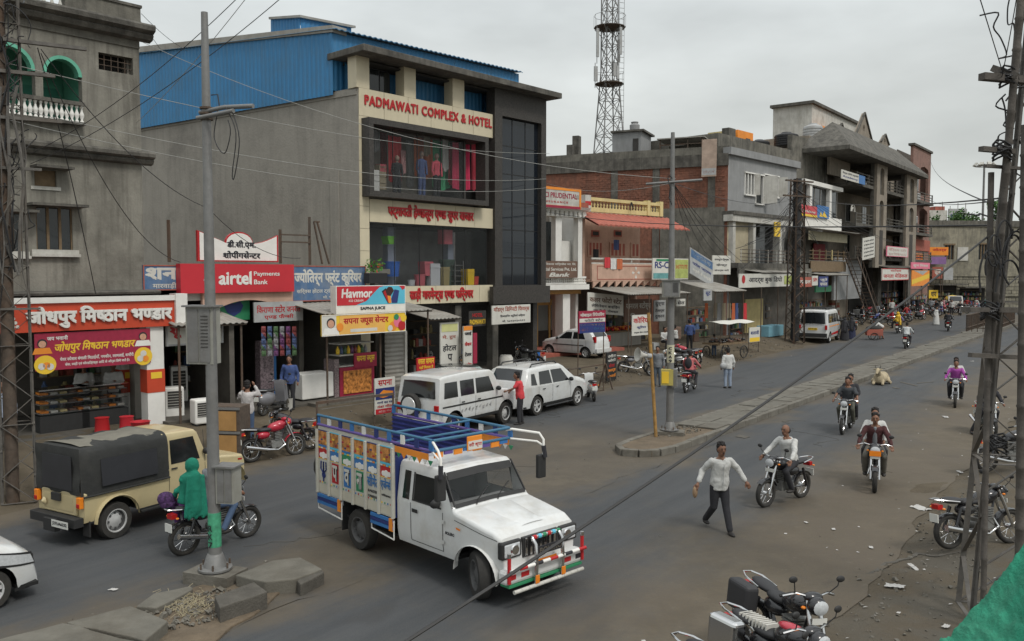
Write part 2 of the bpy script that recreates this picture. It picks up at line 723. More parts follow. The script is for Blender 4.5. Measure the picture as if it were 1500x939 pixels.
piece('kerb_stone',[(345,842),(398,821),(440,816),(472,833),(432,848),(388,852)],.23,.25,m_slab,.02)
piece('kerb_stone',[(434,849),(472,834),(475,838),(440,856)],.2,.22,m_dark_stone,.01)
piece('kerb_stone',[(314,873),(372,852),(392,866),(322,890)],.27,.3,m_dark_stone,.01)
piece('kerb_stone',[(-60,968),(92,926),(94,930),(-60,975)],.19,.2,m_dark_stone,.01)
def rubble(name,cx,cy,rx,ry,k,s0_,s1_,mat,rot=0.0,h0=None):
 b=MB()
 for i in range(k):
  a,r=rnd.uniform(0,2*PI),math.sqrt(rnd.random())
  x,y=r*rx*math.cos(a),r*ry*math.sin(a)
  x,y=cx+x*math.cos(rot)-y*math.sin(rot),cy+x*math.sin(rot)+y*math.cos(rot)
  s=rnd.uniform(s0_,s1_)*(1 if rnd.random()<.9 else 1.8)
  z=(hz(x,y)if h0 is None else h0)+s*.2
  mt=Matrix.Translation((x,y,z))@Matrix.Rotation(rnd.uniform(0,6),4,(rnd.random(),rnd.random(),1))@Matrix.Diagonal((s,s*rnd.uniform(.5,1),s*rnd.uniform(.3,.7),1))
  vs_=[mt@Vector(v)for v in((-.5,-.4,-.5),(.5,-.5,-.4),(.4,.5,-.5),(-.5,.4,-.4),(-.3,-.3,.4),(.35,-.3,.5),(.2,.35,.4),(-.35,.2,.5))]
  b.add(vs_,[(0,3,2,1),(4,5,6,7),(0,1,5,4),(1,2,6,5),(2,3,7,6),(3,0,4,7)])
 return kind(b.build(name,mat,fix=False),'stuff')
p=G(280,900)
rubble('rubble',p.x,p.y,1.0,.55,420,.015,.07,m_kerb,R(50),.06)
p=G(1010,640)
rubble('rubble',p.x-.3,p.y,1.2,.5,120,.02,.07,m_kerb,R(53),.17)
rubble('gravel',*xy(-2.9,12),.8,9,500,.015,.06,m_kerb,R(-37))
rubble('gravel',*xy(-19.6,22),1.0,16,420,.02,.08,m_kerb,R(-37))
rubble('gravel',*xy(-19.6,45),1.3,16,320,.03,.1,m_kerb,R(-37))
rubble('gravel',*xy(-11.9,26),.5,22,300,.015,.05,m_kerb,R(-37))
m_straw=M('straw',(.3,.26,.17),.9,.2)
b=MB()
for i in range(260):
 p=G(rnd.gauss(278,22),rnd.gauss(893,10))
 a=rnd.uniform(0,PI)
 l=rnd.uniform(.02,.06)
 z=.075
 b.bar((p.x-l*math.cos(a),p.y-l*math.sin(a),z),(p.x+l*math.cos(a),p.y+l*math.sin(a),z+rnd.uniform(0,.04)),.006)
kind(b.build('straw',m_straw),'stuff')
b=MB()
for(n,v,L_,dn)in((-7.2,24,7,-.05),(-13.5,14,6,.1),(-15.5,22,8,-.1),(-13,32,8,.05),(-12.8,9,4,.3),(-4.9,22,4,-.2)):
 q=[]
 while L_>0:
  q.append(xy(n,v))
  s_=rnd.uniform(.12,.35)
  v,n,L_=v+s_*rnd.uniform(.3,1),n+s_*(dn+rnd.gauss(0,.7)),L_-s_
 for(x0,y0),(x1,y1)in zip(q,q[1:]):
  b.bar((x0,y0,.0165),(x1,y1,.0165),rnd.uniform(.004,.013),.004)
kind(b.build('road_crack',m_dark_stone),'structure')
m_paper=M('paper_litter',(.42,.41,.39),.9,.15,9)
def litter(px,py,s,label,mat=m_paper,name='paper_scrap',asp=.6):
 p=G(px,py)
 b=MB()
 sd=rnd.random()*50
 def f(u,v_):
  x,y=(u-.5)*s,(v_-.5)*s*asp
  r=1+.35*noise.noise(Vector((math.atan2(y,x)*1.2,sd,0)))
  return(x*r,y*r,.015+abs(noise.noise(Vector((x*9/s,y*9/s,sd))))*.14*s)
 b.grid(f,8,6)
 o=b.build(name,mat,smooth=30,loc=(p.x,p.y,p.z+.012))
 o.rotation_euler=(0,0,rnd.uniform(0,3))
 tag(o,label,'litter')
litter(1350,747,.42,'largest crumpled white plastic sheet on the dirt, left of the bike behind the pylon',name='plastic_sheet')
litter(1381,747,.1,'small white paper scrap right beside the large plastic sheet')
litter(1311,861,.26,'crumpled white paper at the right end of the cracked pavement')
litter(1338,833,.3,'flat pale paper scrap just above the cracked pavement edge',asp=.25)
litter(1406,693,.25,'pale scrap lying nearest the foot of the right lattice pylon',asp=.35)
litter(1423,700,.16,'small grey scrap by the base of the right lattice pylon')
litter(1385,612,.35,'grey flattened carton on the road below the purple shirt rider',asp=.4)
litter(1181,767,.1,'tiny white scrap in front of the bald rider on the dusty road')
litter(1221,777,.11,'tiny white scrap right of the walking man on the dusty road')
litter(166,866,.13,'white scrap on the asphalt beside the broken median end')
litter(1276,804,.12,'tiny white scrap above the crack in the pavement')
litter(1386,920,.12,'tiny white scrap near the green cloth')
litter(1424,530,.3,'white scrap on the far side of the near carriageway',asp=.4)
b=MB()
for i in range(240):
 x,y=xy(rnd.gauss(-3.2,1.3),rnd.uniform(9,40))if i%3 else xy(rnd.gauss(-19.5,1),rnd.uniform(8,60))
 a,s_=rnd.uniform(0,6.3),rnd.uniform(.012,.04)
 z=hz(x,y)+.018
 b.add([(x+s_*math.cos(a+k),y+s_*math.sin(a+k)*.6,z+.01*(k%2))for k in(0,1.4,3.1,4.6)],[(0,1,2,3)])
kind(b.build('litter_specks',m_paper,fix=False),'stuff')
b=MB()
crk=[(1196,900),(1218,884),(1236,872),(1240,850),(1262,846),(1282,838),(1296,826),(1330,820),(1344,812),(1376,816),(1420,806)]
cp=[G(*q)for q in crk]
cc=[]
for a,c in zip(cp,cp[1:]):
 for k in range(5):
  w=a.lerp(c,k/5)
  cc.append((w.x+rnd.uniform(-.03,.03),w.y+rnd.uniform(-.03,.03)))
for(x0,y0),(x1,y1)in zip(cc,cc[1:]):
 b.bar((x0,y0,hz(x0,y0)+.006),(x1,y1,hz(x1,y1)+.006),rnd.uniform(.03,.08),.03)
kind(b.build('pavement_edge',m_dark_stone),'structure')
b=MB()
for(x0,y0,x1,y1,w)in((1316,560,1341,566,.16),(1341,562,1366,560,.12),(1305,568,1315,570,.14),(1075,639,1090,642,.2),(1390,560,1400,561,.1)):
 p,q=G(x0,y0),G(x1,y1)
 b.prism([(p.x,p.y-w),(q.x,q.y-w*.6),(q.x+w,q.y+w*.5),(p.x+w,p.y+w)],.02,.026,lambda a,c,d:(a,c,d))
kind(b.build('road_patch',m_dark_stone),'structure')
m_plaster=M('stained_plaster',(.215,.205,.175),.92,.25,1.3,.35,18,dirt=.7,dcol=(.085,.079,.066),streak=.9,dscale=.6)
m_plaster_d=M('blackened_plaster',(.15,.142,.12),.94,.28,1.5,.4,18,dirt=.8,dcol=(.055,.053,.047),streak=.85)
m_cement=M('bare_cement_render',(.3,.283,.248),.94,.2,.45,.35,12,dirt=.9,dcol=(.17,.16,.142),streak=.5,dscale=.45)
m_cement2=M('grey_cement',(.26,.265,.265),.92,.14,.8,.25,15,dirt=.35,dcol=(.15,.15,.148),streak=.35)
m_mould=M('moulded_concrete',(.12,.113,.098),.95,.35,2,.5,20,dirt=.9,dcol=(.045,.043,.038),streak=.9)
m_white=M('white_paint',(.72,.71,.67),.6,.06,3,0,dirt=.25,dcol=(.45,.42,.36))
m_whited=M('weathered_white_paint',(.5,.49,.45),.8,.12,2,.1,dirt=.5,dcol=(.24,.22,.18),streak=.5)
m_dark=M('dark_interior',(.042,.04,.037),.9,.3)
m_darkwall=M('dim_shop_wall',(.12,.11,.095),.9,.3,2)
m_black=M('black_paint',(.02,.02,.021),.5,.1)
m_steel=M('galvanised_steel',(.2,.2,.195),.55,.15,6,.1,metal=.35,dirt=.4,dcol=(.12,.1,.08))
m_rust=M('rusty_steel',(.085,.065,.05),.85,.3,8,.3,dirt=.6,dcol=(.12,.06,.03))
m_latt=M('weathered_lattice_steel',(.115,.108,.098),.8,.3,6,.2,dirt=.5,dcol=(.1,.075,.05))
m_glass=glass('dark_window_glass',(.018,.022,.024),.93,.07)
m_glass_s=glass('shop_glass',(.03,.035,.035),.17,.05)
m_cream=M('cream_cladding',(.56,.5,.36),.55,.05,3,0,dirt=.2,dcol=(.4,.35,.25),streak=.25)
m_granite=M('dark_granite',(.042,.038,.034),.6,.5,18,.1,dirt=.5,dcol=(.07,.063,.055),dscale=9)
m_orange=M('orange_red_panel',(.5,.062,.026),.45,.06)
m_red=M('red_sign',(.5,.028,.04),.4,.05)
m_redl=M('red_letters',(.42,.018,.022),.45,.08)
m_green=M('mint_green_paint',(.13,.42,.3),.8,.14,3,dirt=.4,dcol=(.06,.16,.12))
m_blue_sheet=M('blue_steel_sheet',(.035,.18,.37),.55,.12,.7,0,dirt=.4,dcol=(.06,.14,.22),streak=.45)
m_tin=M('corrugated_tin',(.3,.29,.26),.7,.2,1.5,.1,dirt=.6,dcol=(.17,.14,.11),streak=.4)
m_brick=M('red_brick',(.2,.085,.055),.92,.35,5,.5,12,dirt=.55,dcol=(.1,.065,.05),streak=.5)
m_wood=M('old_wood',(.17,.12,.07),.8,.25,6,.3)
m_terra=M('terracotta_red',(.34,.1,.07),.85,.18,3,.2,dirt=.5,dcol=(.2,.09,.07))
m_yel=M('yellow_plaster',(.6,.5,.24),.85,.12,2,.1,dirt=.4,dcol=(.35,.28,.16),streak=.35)
m_pink=M('peach_plaster',(.5,.33,.25),.85,.12,2,.1,dirt=.4,dcol=(.3,.2,.15),streak=.35)
m_yellow=M('yellow_print',(.75,.5,.04),.5,.05)
m_bluep=M('blue_print',(.04,.16,.4),.5,.08)
m_navy=M('navy_print',(.025,.04,.16),.5,.08)
m_cyan=M('cyan_print',(.1,.45,.6),.5,.08)
m_greenp=M('green_print',(.03,.22,.1),.5,.1)
m_fadeblue=M('faded_blue_paint',(.075,.15,.28),.8,.2,4,.1,dirt=.5,dcol=(.22,.24,.26),streak=.5)
m_offwhite=M('offwhite_board',(.58,.57,.52),.7,.08,2,dirt=.3,dcol=(.36,.34,.28))
m_greyboard=M('faded_grey_board',(.36,.37,.37),.7,.15,2,dirt=.5,dcol=(.22,.2,.17))
m_brownboard=M('brown_board',(.15,.09,.065),.7,.15,2)
m_ink=M('black_ink',(.025,.025,.03),.6)
m_skinp=M('print_skin',(.55,.3,.2),.5,.2,20)
m_purple=M('maroon_print',(.3,.02,.05),.5,.15,9)
m_pinkp=M('pink_print',(.7,.16,.25),.5,.1)
m_or2=M('orange_print',(.75,.25,.03),.5,.12)
def house(name,fac,label,cat='building',group=None):
 return thing(name,label,cat,fac.o,fac.rz,group)
def wallp(par,name,mat,s0,s1,z0,z1,y,th,holes=(),mi=0):
 b=MB()
 b.prism([(s0,z0),(s1,z0),(s1,z1),(s0,z1)],0,th,fxz(y),holes=[[(a,c),(a2,c),(a2,c2),(a,c2)]for a,a2,c,c2 in holes])
 return b.build(name,mat,par)
def shelf(f,px0,px1,y,z0,z1,label,rows=4):
 a,c=f.p(px0,500,y)[0],f.p(px1,500,y)[0]
 t=thing('goods_shelf',label,'shelf',f.w(a,y,z0),f.rz)
 for k in range(rows+1):
  MB().box(0,c-a,0,.4,(z1-z0)*k/rows,(z1-z0)*k/rows+.03).build('shelf_board',m_wood,t)
 b=MB()
 for k in range(rows):
  x=.02
  while x<c-a-.2:
   w,h=rnd.uniform(.08,.3),(z1-z0)/rows*rnd.uniform(.35,.85)
   z=(z1-z0)*k/rows+.031
   if rnd.random()<.5:
    b.box(x,x+w,.03,rnd.uniform(.2,.38),z,z+h,rnd.randrange(6))
   else:
    b.lathe([(w*.4,0),(w*.42,h*.7),(w*.2,h*.85),(w*.2,h)],8,Matrix.Translation((x+w/2,.2,z)),rnd.randrange(6))
   x+=w+rnd.uniform(.01,.06)
 kind(b.build('goods',[M('goods_%d'%i,q,.6,.4,14)for i,q in enumerate(((.3,.07,.05),(.3,.25,.12),(.08,.13,.25),(.35,.34,.32),(.08,.16,.08),(.04,.04,.04)))],t,fix=False),'stuff')
def bx(par,name,mat,x0,x1,y0,y1,z0,z1,bev=0.0):
 o=MB().box(x0,x1,y0,y1,z0,z1).build(name,mat,par)
 if bev:
  w=o.modifiers.new('bevel','BEVEL')
  w.width=bev
  w.segments=2
 return o
def prof(par,name,mat,pts,s0,s1,y=0.0,z=0.0):
 """a moulding: outline in (outward, height) run from s0 to s1"""
 b=MB()
 b.prism(pts,s0,s1,lambda a,c,d:(d,y-a,z+c))
 return b.build(name,mat,par)
def corr(par,name,mat,s0,s1,z0,z1,y,pitch=.18,amp=.02,vert=True,top=None,steps=None):
 """corrugated sheet in the facade plane; top(s) may give a sloping upper edge"""
 b=MB()
 n=int((s1-s0)/pitch*4)
 P=[]
 for i in range(n+1):
  s_=s0+(s1-s0)*i/n
  P.append((s_,y+amp*(0,1,1,0)[i%4],top(s_)if top else z1))
 vs_=[(a,c,z0)for a,c,_ in P]+[(a,c,t)for a,c,t in P]
 b.add(vs_,[(i,i+1,n+2+i,n+1+i)for i in range(n)])
 return b.build(name,mat,par,fix=False)
def tinroof(name,fac,s0,s1,y_in,y_out,z_in,z_out,label,mat=None,pitch=.2,th=.02,posts=True,group=None,pz=.3,par=None,npost=3):
 """a sloping corrugated awning on thin posts"""
 t=thing(name,label,'awning',fac.w(s0,0,0),fac.rz,group)if par is None else par
 b=MB()
 n=int((s1-s0)/pitch*4)
 for k in(0,1):
  for i in range(n+1):
   s_=(s1-s0)*i/n
   dz=.03*(0,1,1,0)[i%4]-k*th+.02*noise.noise(Vector((s_*.7,k*0,1)))
   b.v.append((s_,-y_in,z_in+dz))
   b.v.append((s_,-(y_in+y_out)/2,(z_in+z_out)/2+dz+.04*noise.noise(Vector((s_,4,1)))))
   b.v.append((s_,-y_out,z_out+dz))
 m=3*(n+1)
 for k in(0,1):
  for i in range(n):
   for j in range(2):
    a=k*m+i*3+j
    b.f.append((a,a+3,a+4,a+1))
 for i in range(n):
  a=i*3+2
  b.f.append((a,a+3,a+3+m,a+m))
 b.m=[0]*len(b.f)
 b.build('roof_sheet',mat or m_tin,t)
 if posts:
  for k in range(npost):
   q=MB()
   s_=.15+(s1-s0-.3)*k/(npost-1)
   q.tube([(s_,-y_out+.15,pz),(s_,-y_out+.15,z_out)],.035,6)
   q.build('post',m_rust,t)
 MB().bar((0,-y_out+.1,z_out-.05),(s1-s0,-y_out+.1,z_out-.05),.05).build('edge_beam',m_rust,t)
 return t
class Board:
 """a flat sign: its own empty at the lower left corner, local x right, -y towards the viewer"""
 def __init__(s,fac,x0,y0,x1,y1,y,label,face,name='sign_board',cat='sign',th=.06,border=None,bw=.05,lean=0.0,yaw=0.0,group=None,skew=0.0):
  s0,z1=fac.p(x0,y0,y)
  s1,z0=fac.p(x1,y1,y)
  s.w,s.h=s1-s0,z1-z0
  s.t=thing(name,label,cat,fac.w(s0,y,z0),fac.rz+yaw,group)
  s.t.rotation_euler=(lean,0,fac.rz+yaw)
  s.t.rotation_mode='XYZ'
  MB().prism([(0,0),(s.w,skew),(s.w,s.h+skew),(0,s.h)],0,th,fxz(0)).build('panel',face,s.t)
  s.sk=skew
  if border:
   for(a0,a1,c0,c1)in((0,s.w,0,bw),(0,s.w,s.h-bw,s.h),(0,bw,bw+.002,s.h-bw-.002),(s.w-bw,s.w,bw+.002,s.h-bw-.002)):
    MB().box(a0,a1,-.018,-.001,c0,c1).build('frame',border,s.t)
 def sh(s):
  return Matrix(((1,0,0,0),(0,1,0,0),(s.sk/s.w,0,1,0),(0,0,0,1)))if s.sk else None
 def txt(s,t,mat,u0,u1,v0,v1,y=-.006,th=0.0,bold=.02,shear=0.0,fit=True,space=1.0):
  lettering(t,mat,s.t,u0*s.w,u1*s.w,v0*s.h,v1*s.h,y,th,bold,shear,fit=fit,basis=s.sh(),space=space)
  return s
 def poly(s,pts,mat,y=-.004,name='emblem',th=.0):
  b=MB()
  P=[(u*s.w,v*s.h+s.sk*u)for u,v in pts]
  b.prism(P,0,-max(th,.002),fxz(y))
  b.build(name,mat,s.t)
  return s
 def rect(s,u0,u1,v0,v1,mat,y=-.004,name='print_panel'):
  return s.poly([(u0,v0),(u1,v0),(u1,v1),(u0,v1)],mat,y,name)
 def disc(s,u,v,r,mat,y=-.008,name='emblem',asp=1.0,n=20):
  k=s.w/s.h
  return s.poly([(u+r/k*math.cos(a)*asp,v+r*math.sin(a))for a in[2*PI*i/n for i in range(n)]],mat,y,name)
def person_print(B,u,v,h,cloth,hair=None):
 """a small printed head and shoulders"""
 k=B.h/B.w
 B.poly([(u-.55*h*k,v),(u-.4*h*k,v+.36*h),(u+.4*h*k,v+.36*h),(u+.55*h*k,v)],cloth,-.007)
 B.disc(u,v+.62*h,.27*h,hair or m_ink,-.009)
 B.disc(u,v+.58*h,.21*h,m_skinp,-.011)
L1=Fac(-10.9,25.0,42)
# 1. old plastered house on the left
h1=house('plastered_house',L1,'old stained plaster house with green arched balcony above the orange sweet shop sign')
P=L1.p
def zat(px,py,y=0.0,f=L1):
 return f.p(px,py,y)[1]
sR=P(209,300)[0]
s0b=P(-60,300)[0]-1.5
zc1,zc2=zat(200,61),zat(205,241)
zc0,ztop=zat(205,427),zat(200,13)+.02
aw=P(92,120)
ar=(P(121,120)[0]-P(64,120)[0])/2
arch_z0=zat(92,152)
arch_z1=zat(92,82)
def archhole(c,r,z0,z1,k=10):
 zc=z1-r
 return[(c-r,z0),(c+r,z0)]+[(c+r*math.cos(PI*i/k),zc+r*math.sin(PI*i/k))for i in range(k+1)]
c1,c2=aw[0],P(14,130)[0]
r2=(P(48,130)[0]-P(-30,130)[0])/2
vt=[P(144,76),P(195,110)]
b=MB()
b.prism([(s0b,zc2),(sR,zc2),(sR,zc1+.1),(s0b,zc1+.1)],0,.25,fxz(0),holes=[archhole(c1,ar,zat(92,176),arch_z1),archhole(c2,r2,zat(92,176),arch_z1+.1),[(vt[0][0],vt[1][1]),(vt[1][0],vt[1][1]),(vt[1][0],vt[0][1]),(vt[0][0],vt[0][1])]])
b.build('upper_wall',m_plaster,h1)
w1=[P(50,248),P(83,274)]
w2=[P(52,303),P(107,366)]
w3=[P(4,312),P(34,368)]
wallp(h1,'middle_wall',m_plaster,s0b,sR,zc0,zc2-.02,0,.25,holes=[(a[0][0],a[1][0],a[1][1],a[0][1])for a in(w2,w3)]+[(w1[0][0],w1[1][0],w1[1][1],w1[0][1])])
bx(h1,'side_wall',m_cement,sR-.25,sR-.003,.26,9,0,zc1+.1)
bx(h1,'back_wall',m_cement,s0b,sR-.26,5,5.2,0,zc1+.1)
bx(h1,'floor_slab',m_cement,s0b,sR-.26,.26,4.98,zc2-.2,zc2-.05)
bx(h1,'ceiling_slab',m_cement,s0b,sR-.26,.26,4.98,zc1-.1,zc1+.08)
bx(h1,'floor_slab',m_cement,s0b,sR-.26,.26,4.98,zc0-.3,zc0-.1)
bx(h1,'verandah_wall',m_green,s0b,P(127,120)[0],1.7,1.8,zc2-.04,zc1-.12)
bx(h1,'verandah_wall',m_green,P(127,120)[0],P(127,120)[0]+.1,.27,1.8,zc2-.04,zc1-.12)
dr=bx(h1,'door',m_green,c1-.75,c1+.55,1.62,1.69,zc2,zc2+2.3)
for i in range(3):
 for j in range(2):
  bx(dr,'door_panel',M('dark_mint',(.07,.27,.2),.8),c1-.65+j*.6,c1-.15+j*.6,1.59,1.615,zc2+.15+i*.72,zc2+.7+i*.72)
for(c,r)in((c1,ar),(c2,r2)):
 b=MB()
 k=14
 zc=arch_z1-ar if c==c1 else arch_z1+.1-r2
 vs_=[]
 for i in range(k+1):
  a=PI*i/k
  for rr_,yy in((r+.001,-.02),(r-.09,-.02),(r-.09,.26)):
   vs_.append((c+rr_*math.cos(a),yy,zc+rr_*math.sin(a)))
 b.add(vs_,[(i*3+j,i*3+3+j,i*3+4+j,i*3+1+j)for i in range(k)for j in range(2)])
 b.build('arch_trim',m_green,h1)
bx(h1,'recess_wall',m_dark,vt[0][0]-.2,vt[1][0]+.2,.6,.65,vt[1][1]-.2,vt[0][1]+.2)
for i in range(1,5):
 s_=vt[0][0]+(vt[1][0]-vt[0][0])*i/5
 MB().tube([(s_,.1,vt[1][1]),(s_,.1,vt[0][1])],.012,5).build('grille_bar',m_rust,h1)
for i in range(1,3):
 z=vt[1][1]+(vt[0][1]-vt[1][1])*i/3
 MB().tube([(vt[0][0],.1,z),(vt[1][0],.1,z)],.012,5).build('grille_bar',m_rust,h1)
BAL=[(.05,0),(.05,.05),(.028,.09),(.06,.2),(.065,.27),(.03,.38),(.024,.46),(.04,.5),(.05,.52),(.05,.56)]
bal0=None
def baluster(par,s_,y,z,h,mat,px=None):
 global bal0
 if bal0 is None:
  b=MB()
  b.lathe(BAL,10)
  o=bal0=b.build('baluster',mat,par,smooth=50)
 else:
  o=bal0.copy()
  COL.objects.link(o)
  if o.data.materials[0]!=mat:
   key=('bal',mat.name)
   if key not in _rc:
    me=o.data.copy()
    me.materials[0]=mat
    _rc[key]=me
   o.data=_rc[key]
  o.parent=par
 o.location=(s_,y,z)
 o.scale=(1,1,h/.56)
 return o
def railing(par,s0,s1,y,z0,z1,n,mat,cap=None,th=.2,bal=None):
 cap=cap or mat
 bx(par,'rail',cap,s0,s1,y-th/2,y+th/2,z1-.1,z1)
 bx(par,'plinth',cap,s0,s1,y-th/2,y+th/2,z0,z0+.08)
 for i in range(n):
  baluster(par,s0+(s1-s0)*(i+.5)/n,y,z0+.08,z1-.1-z0-.08,bal or mat)
railing(h1,c2-r2-.05,c1+ar-.02,-.14,zat(92,182),zat(92,148),19,m_mould,bal=m_white)
railing(h1,s0b,P(93,10)[0],-.05,zat(60,24),zat(93,-12),20,m_mould,bal=m_whited)
bx(h1,'parapet',m_plaster_d,P(93,10)[0],sR+.02,-.12,.2,zat(200,52),zat(200,13))
bx(h1,'coping',m_mould,P(93,10)[0],sR+.05,-.16,.24,zat(200,13)+.003,zat(200,13)+.08)
bx(h1,'frieze',m_plaster_d,s0b,sR,-.045,-.002,zc1-.2,zc1+.1)
corn=[(0,0),(.25,.05),(.34,.16),(.3,.2),(.5,.28),(.52,.4),(.46,.46),(0,.52)]
prof(h1,'cornice',m_mould,[(a*.8,b_)for a,b_ in corn],s0b,sR+.3,-.05,zc1)
prof(h1,'cornice',m_mould,[(a*.62,b_*.8)for a,b_ in corn],s0b,sR+.28,0,zc2-.02)
prof(h1,'cornice',m_mould,[(a*.8,b_*.5)for a,b_ in corn],s0b,sR+.3,0,zc0-.2)
for i,(w,nl)in enumerate(((w2,3),(w3,2))):
 x0,x1,z0,z1=w[0][0],w[1][0],w[1][1],w[0][1]
 wf=bx(h1,'window',m_whited,x0-.14,x1+.14,-.06,-.003,z0-.16,z0-.01)
 bx(wf,'sill',m_whited,x0-.16,x1+.16,-.13,-.062,z0-.2,z0-.12)
 for k in range(nl+1):
  s_=x0+(x1-x0)*k/nl
  bx(wf,'frame',m_wood,s_-.035,s_+.035,.04,.1,z0,z1)
 for k in range(nl):
  a,c=x0+(x1-x0)*k/nl+.036,x0+(x1-x0)*(k+1)/nl-.036
  bx(wf,'pane',m_glass,a,c,.07,.085,z0,z1)
 bx(h1,'window_shade',m_mould,x0-.25,x1+.25,-.55,-.003,z1+.02,z1+.09)
x0,x1,z0,z1=w1[0][0],w1[1][0],w1[1][1],w1[0][1]
bx(h1,'window_grille',m_wood,x0,x1,.08,.14,z0,z1)
bx(h1,'window_shade',m_mould,x0-.1,x1+.3,-.5,-.003,z1+.03,z1+.1)
bx(h1,'window_frame',m_whited,x0-.1,x1+.1,-.03,-.003,z0-.1,z0-.01)
fl=.56
bx(h1,'shop_floor',m_dark_stone,s0b,sR+1.2,-1.0,4.9,fl-.4,fl)
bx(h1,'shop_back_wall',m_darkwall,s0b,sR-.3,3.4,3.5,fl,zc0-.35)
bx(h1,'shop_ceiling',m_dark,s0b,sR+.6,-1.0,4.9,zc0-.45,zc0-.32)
yq=-1.15
for(xa,xb,yb,top_)in((216,241,628,478),(178,196,618,530)):
 yy=yq+.1 if xa>200 else .6
 sa,sb_=P(xa,560,yy)[0],P(xb,560,yy)[0]
 wd_=min(.5,sb_-sa)
 z1=3.55
 pl=bx(h1,'pillar',m_white,sa,sb_,yy,yy+.42,fl-.2,z1)
 za,zb=P(xa,576,yy)[1],P(xa,542,yy)[1]
 bx(pl,'orange_band',m_orange,sa-.012,sb_+.012,yy-.012,yy+.43,za,zb)
 bx(pl,'notice',m_yellow,sa+.1,sb_-.08,yy-.02,yy-.013,zb-.26,zb-.08)
fas=Board(L1,-150,446,256,477,yq,'large orange sweet shop fascia with raised white Hindi letters and white border',m_orange,th=.25)
fas.txt('जोधपुर मिष्ठान भण्डार',m_white,(P(36,500,yq)[0]-P(-150,500,yq)[0])/fas.w,.985,.1,.82,th=.07,bold=.045)
fas.rect(0,1,.93,1.12,m_white,-.06,'border_strip')
bxp=bx(fas.t,'end_panel',m_white,fas.w+.003,fas.w+.35,-.1,.3,-.05,fas.h+.13)
k0=(P(2,500,yq)[0]-P(-150,500,yq)[0])/fas.w
for r_ in range(4):
 for c_ in range(4-r_):
  fas.disc(k0+.01+.014*c_+.007*r_,.2+.13*r_,.055,m_offwhite,-.02,'sweet_emblem',n=10)
fas.txt('टकसाल',m_white,k0-.01,k0+.05,.74,.86)
ban=Board(L1,50,489,221,531,yq+.05,'maroon cloth banner with yellow Hindi lettering hung under the orange fascia',m_purple,'banner','banner',th=.02)
ban.txt('जोधपुर मिष्ठान भण्डार',m_yellow,.16,.86,.42,.76,bold=.03,shear=.25)
ban.txt('जय भवानी',m_white,.1,.27,.8,.93,bold=.03)
ban.txt('घेवर स्पेशल बंगाली मिठाईयाँ, नमकीन, रसमलाई, कचौरी',m_white,.2,.84,.22,.34)
ban.txt('केक, रबड़ी एवं कोल्डड्रिंक्स आदि के ऑर्डर लिये जाते है।',m_white,.24,.8,.07,.18)
ban.disc(.08,.16,.25,m_yellow,-.004,n=24,asp=1.1)
ban.disc(.93,.2,.26,m_yellow,-.004,n=24)
for i,(u,v_)in enumerate(((.05,.12),(.09,.14),(.12,.1),(.9,.14),(.95,.13),(.93,.28))):
 ban.disc(u,v_,.09,(m_offwhite,m_or2,m_offwhite)[i%3],-.012,'sweets_print')
person_print(ban,.06,.45,.45,m_or2)
person_print(ban,.93,.5,.45,m_white)
# 2. low arcade with bank and courier signs
L1b=L1
P=L1.p
sA,sB=P(209,400)[0],P(600,400)[0]
h2=house('shopping_arcade',L1,'low painted shopping arcade below the tall blank cement wall, under the red bank sign')
ztopA=zat(300,388)
fl2=.62
bx(h2,'back_wall',m_darkwall,sA,sB,5.8,6,0,ztopA-.05)
bx(h2,'roof_slab',m_cement,sA,sB-.8,.2,5.79,ztopA-.3,ztopA-.1)
bx(h2,'floor',m_dark_stone,sA,sB,-1.4,5.79,-.1,fl2)
for s_ in(sA+.1,P(345,500)[0],P(448,500)[0],P(560,500)[0]):
 bx(h2,'dividing_wall',m_darkwall,s_,s_+.18,.4,5.79,fl2+.002,ztopA-.31)
for(xa,ya,xb,yb,t1,t2,lab)in((209,388,264,425,'शन','मारवाड़ी','faded blue painted fascia at the left end of the arcade, left of the bank sign'),(427,389,536,439,'ज्योतिर्न फ्रंट कूरियर','सर्विस होटल ट्रांसपोर्ट क. प्रा. लि.','faded blue painted fascia advertising courier service, right of the red bank sign')):
 B=Board(L1,xa,ya,xb,yb,-.05,lab,m_fadeblue,'painted_fascia','sign',th=.2,border=m_terra,bw=.035)
 B.txt(t1,m_offwhite,.06 if xa<300 else .03,.94,.42,.9,bold=.04)
 if xa>300:
  B.txt(t2,m_offwhite,.06,.96,.2,.36)
  B.txt('मो. ९८२९०५३८६५',m_offwhite,.4,.8,.06,.16)
 else:
  B.txt(t2,m_offwhite,.25,.9,.04,.32,bold=.02)
bx(h2,'fascia_wall',m_whited,P(264,400)[0],P(427,400)[0],-.04,.15,zat(300,440),ztopA-.02)
b=MB()
xa,xb=P(292,430)[0],P(424,430)[0]
za,zb=zat(360,446),zat(360,429)
pp=[(xa+(xb-xa)*i/16,za-.3+.45*math.sin(PI*i/16))for i in range(17)]
b.prism(pp+[(xb,zb+.1),(xa,zb+.1)],0,.12,fxz(-.2))
o=b.build('arch_panel',m_pink,h2)
tag_y=-.42
B=Board(L1,289,337,408,384,-.1,'white arched name board of the shopping centre standing on the arcade roof',m_dark,'name_board','sign',th=.02)
bpy.data.objects.remove([c for c in B.t.children if c.name.startswith('panel')][0])
out=[(0,0),(1,0),(1,.93)]+[(1-.33*i/5,.93-.3*math.sin(PI/2*i/5))for i in range(1,5)]+[(.5+.17*math.cos(PI*i/10),.62+.38*math.sin(PI*i/10))for i in range(11)]+[(.33-.33*i/5,.63+.37*(i/5))for i in range(1,5)]+[(0,1)]
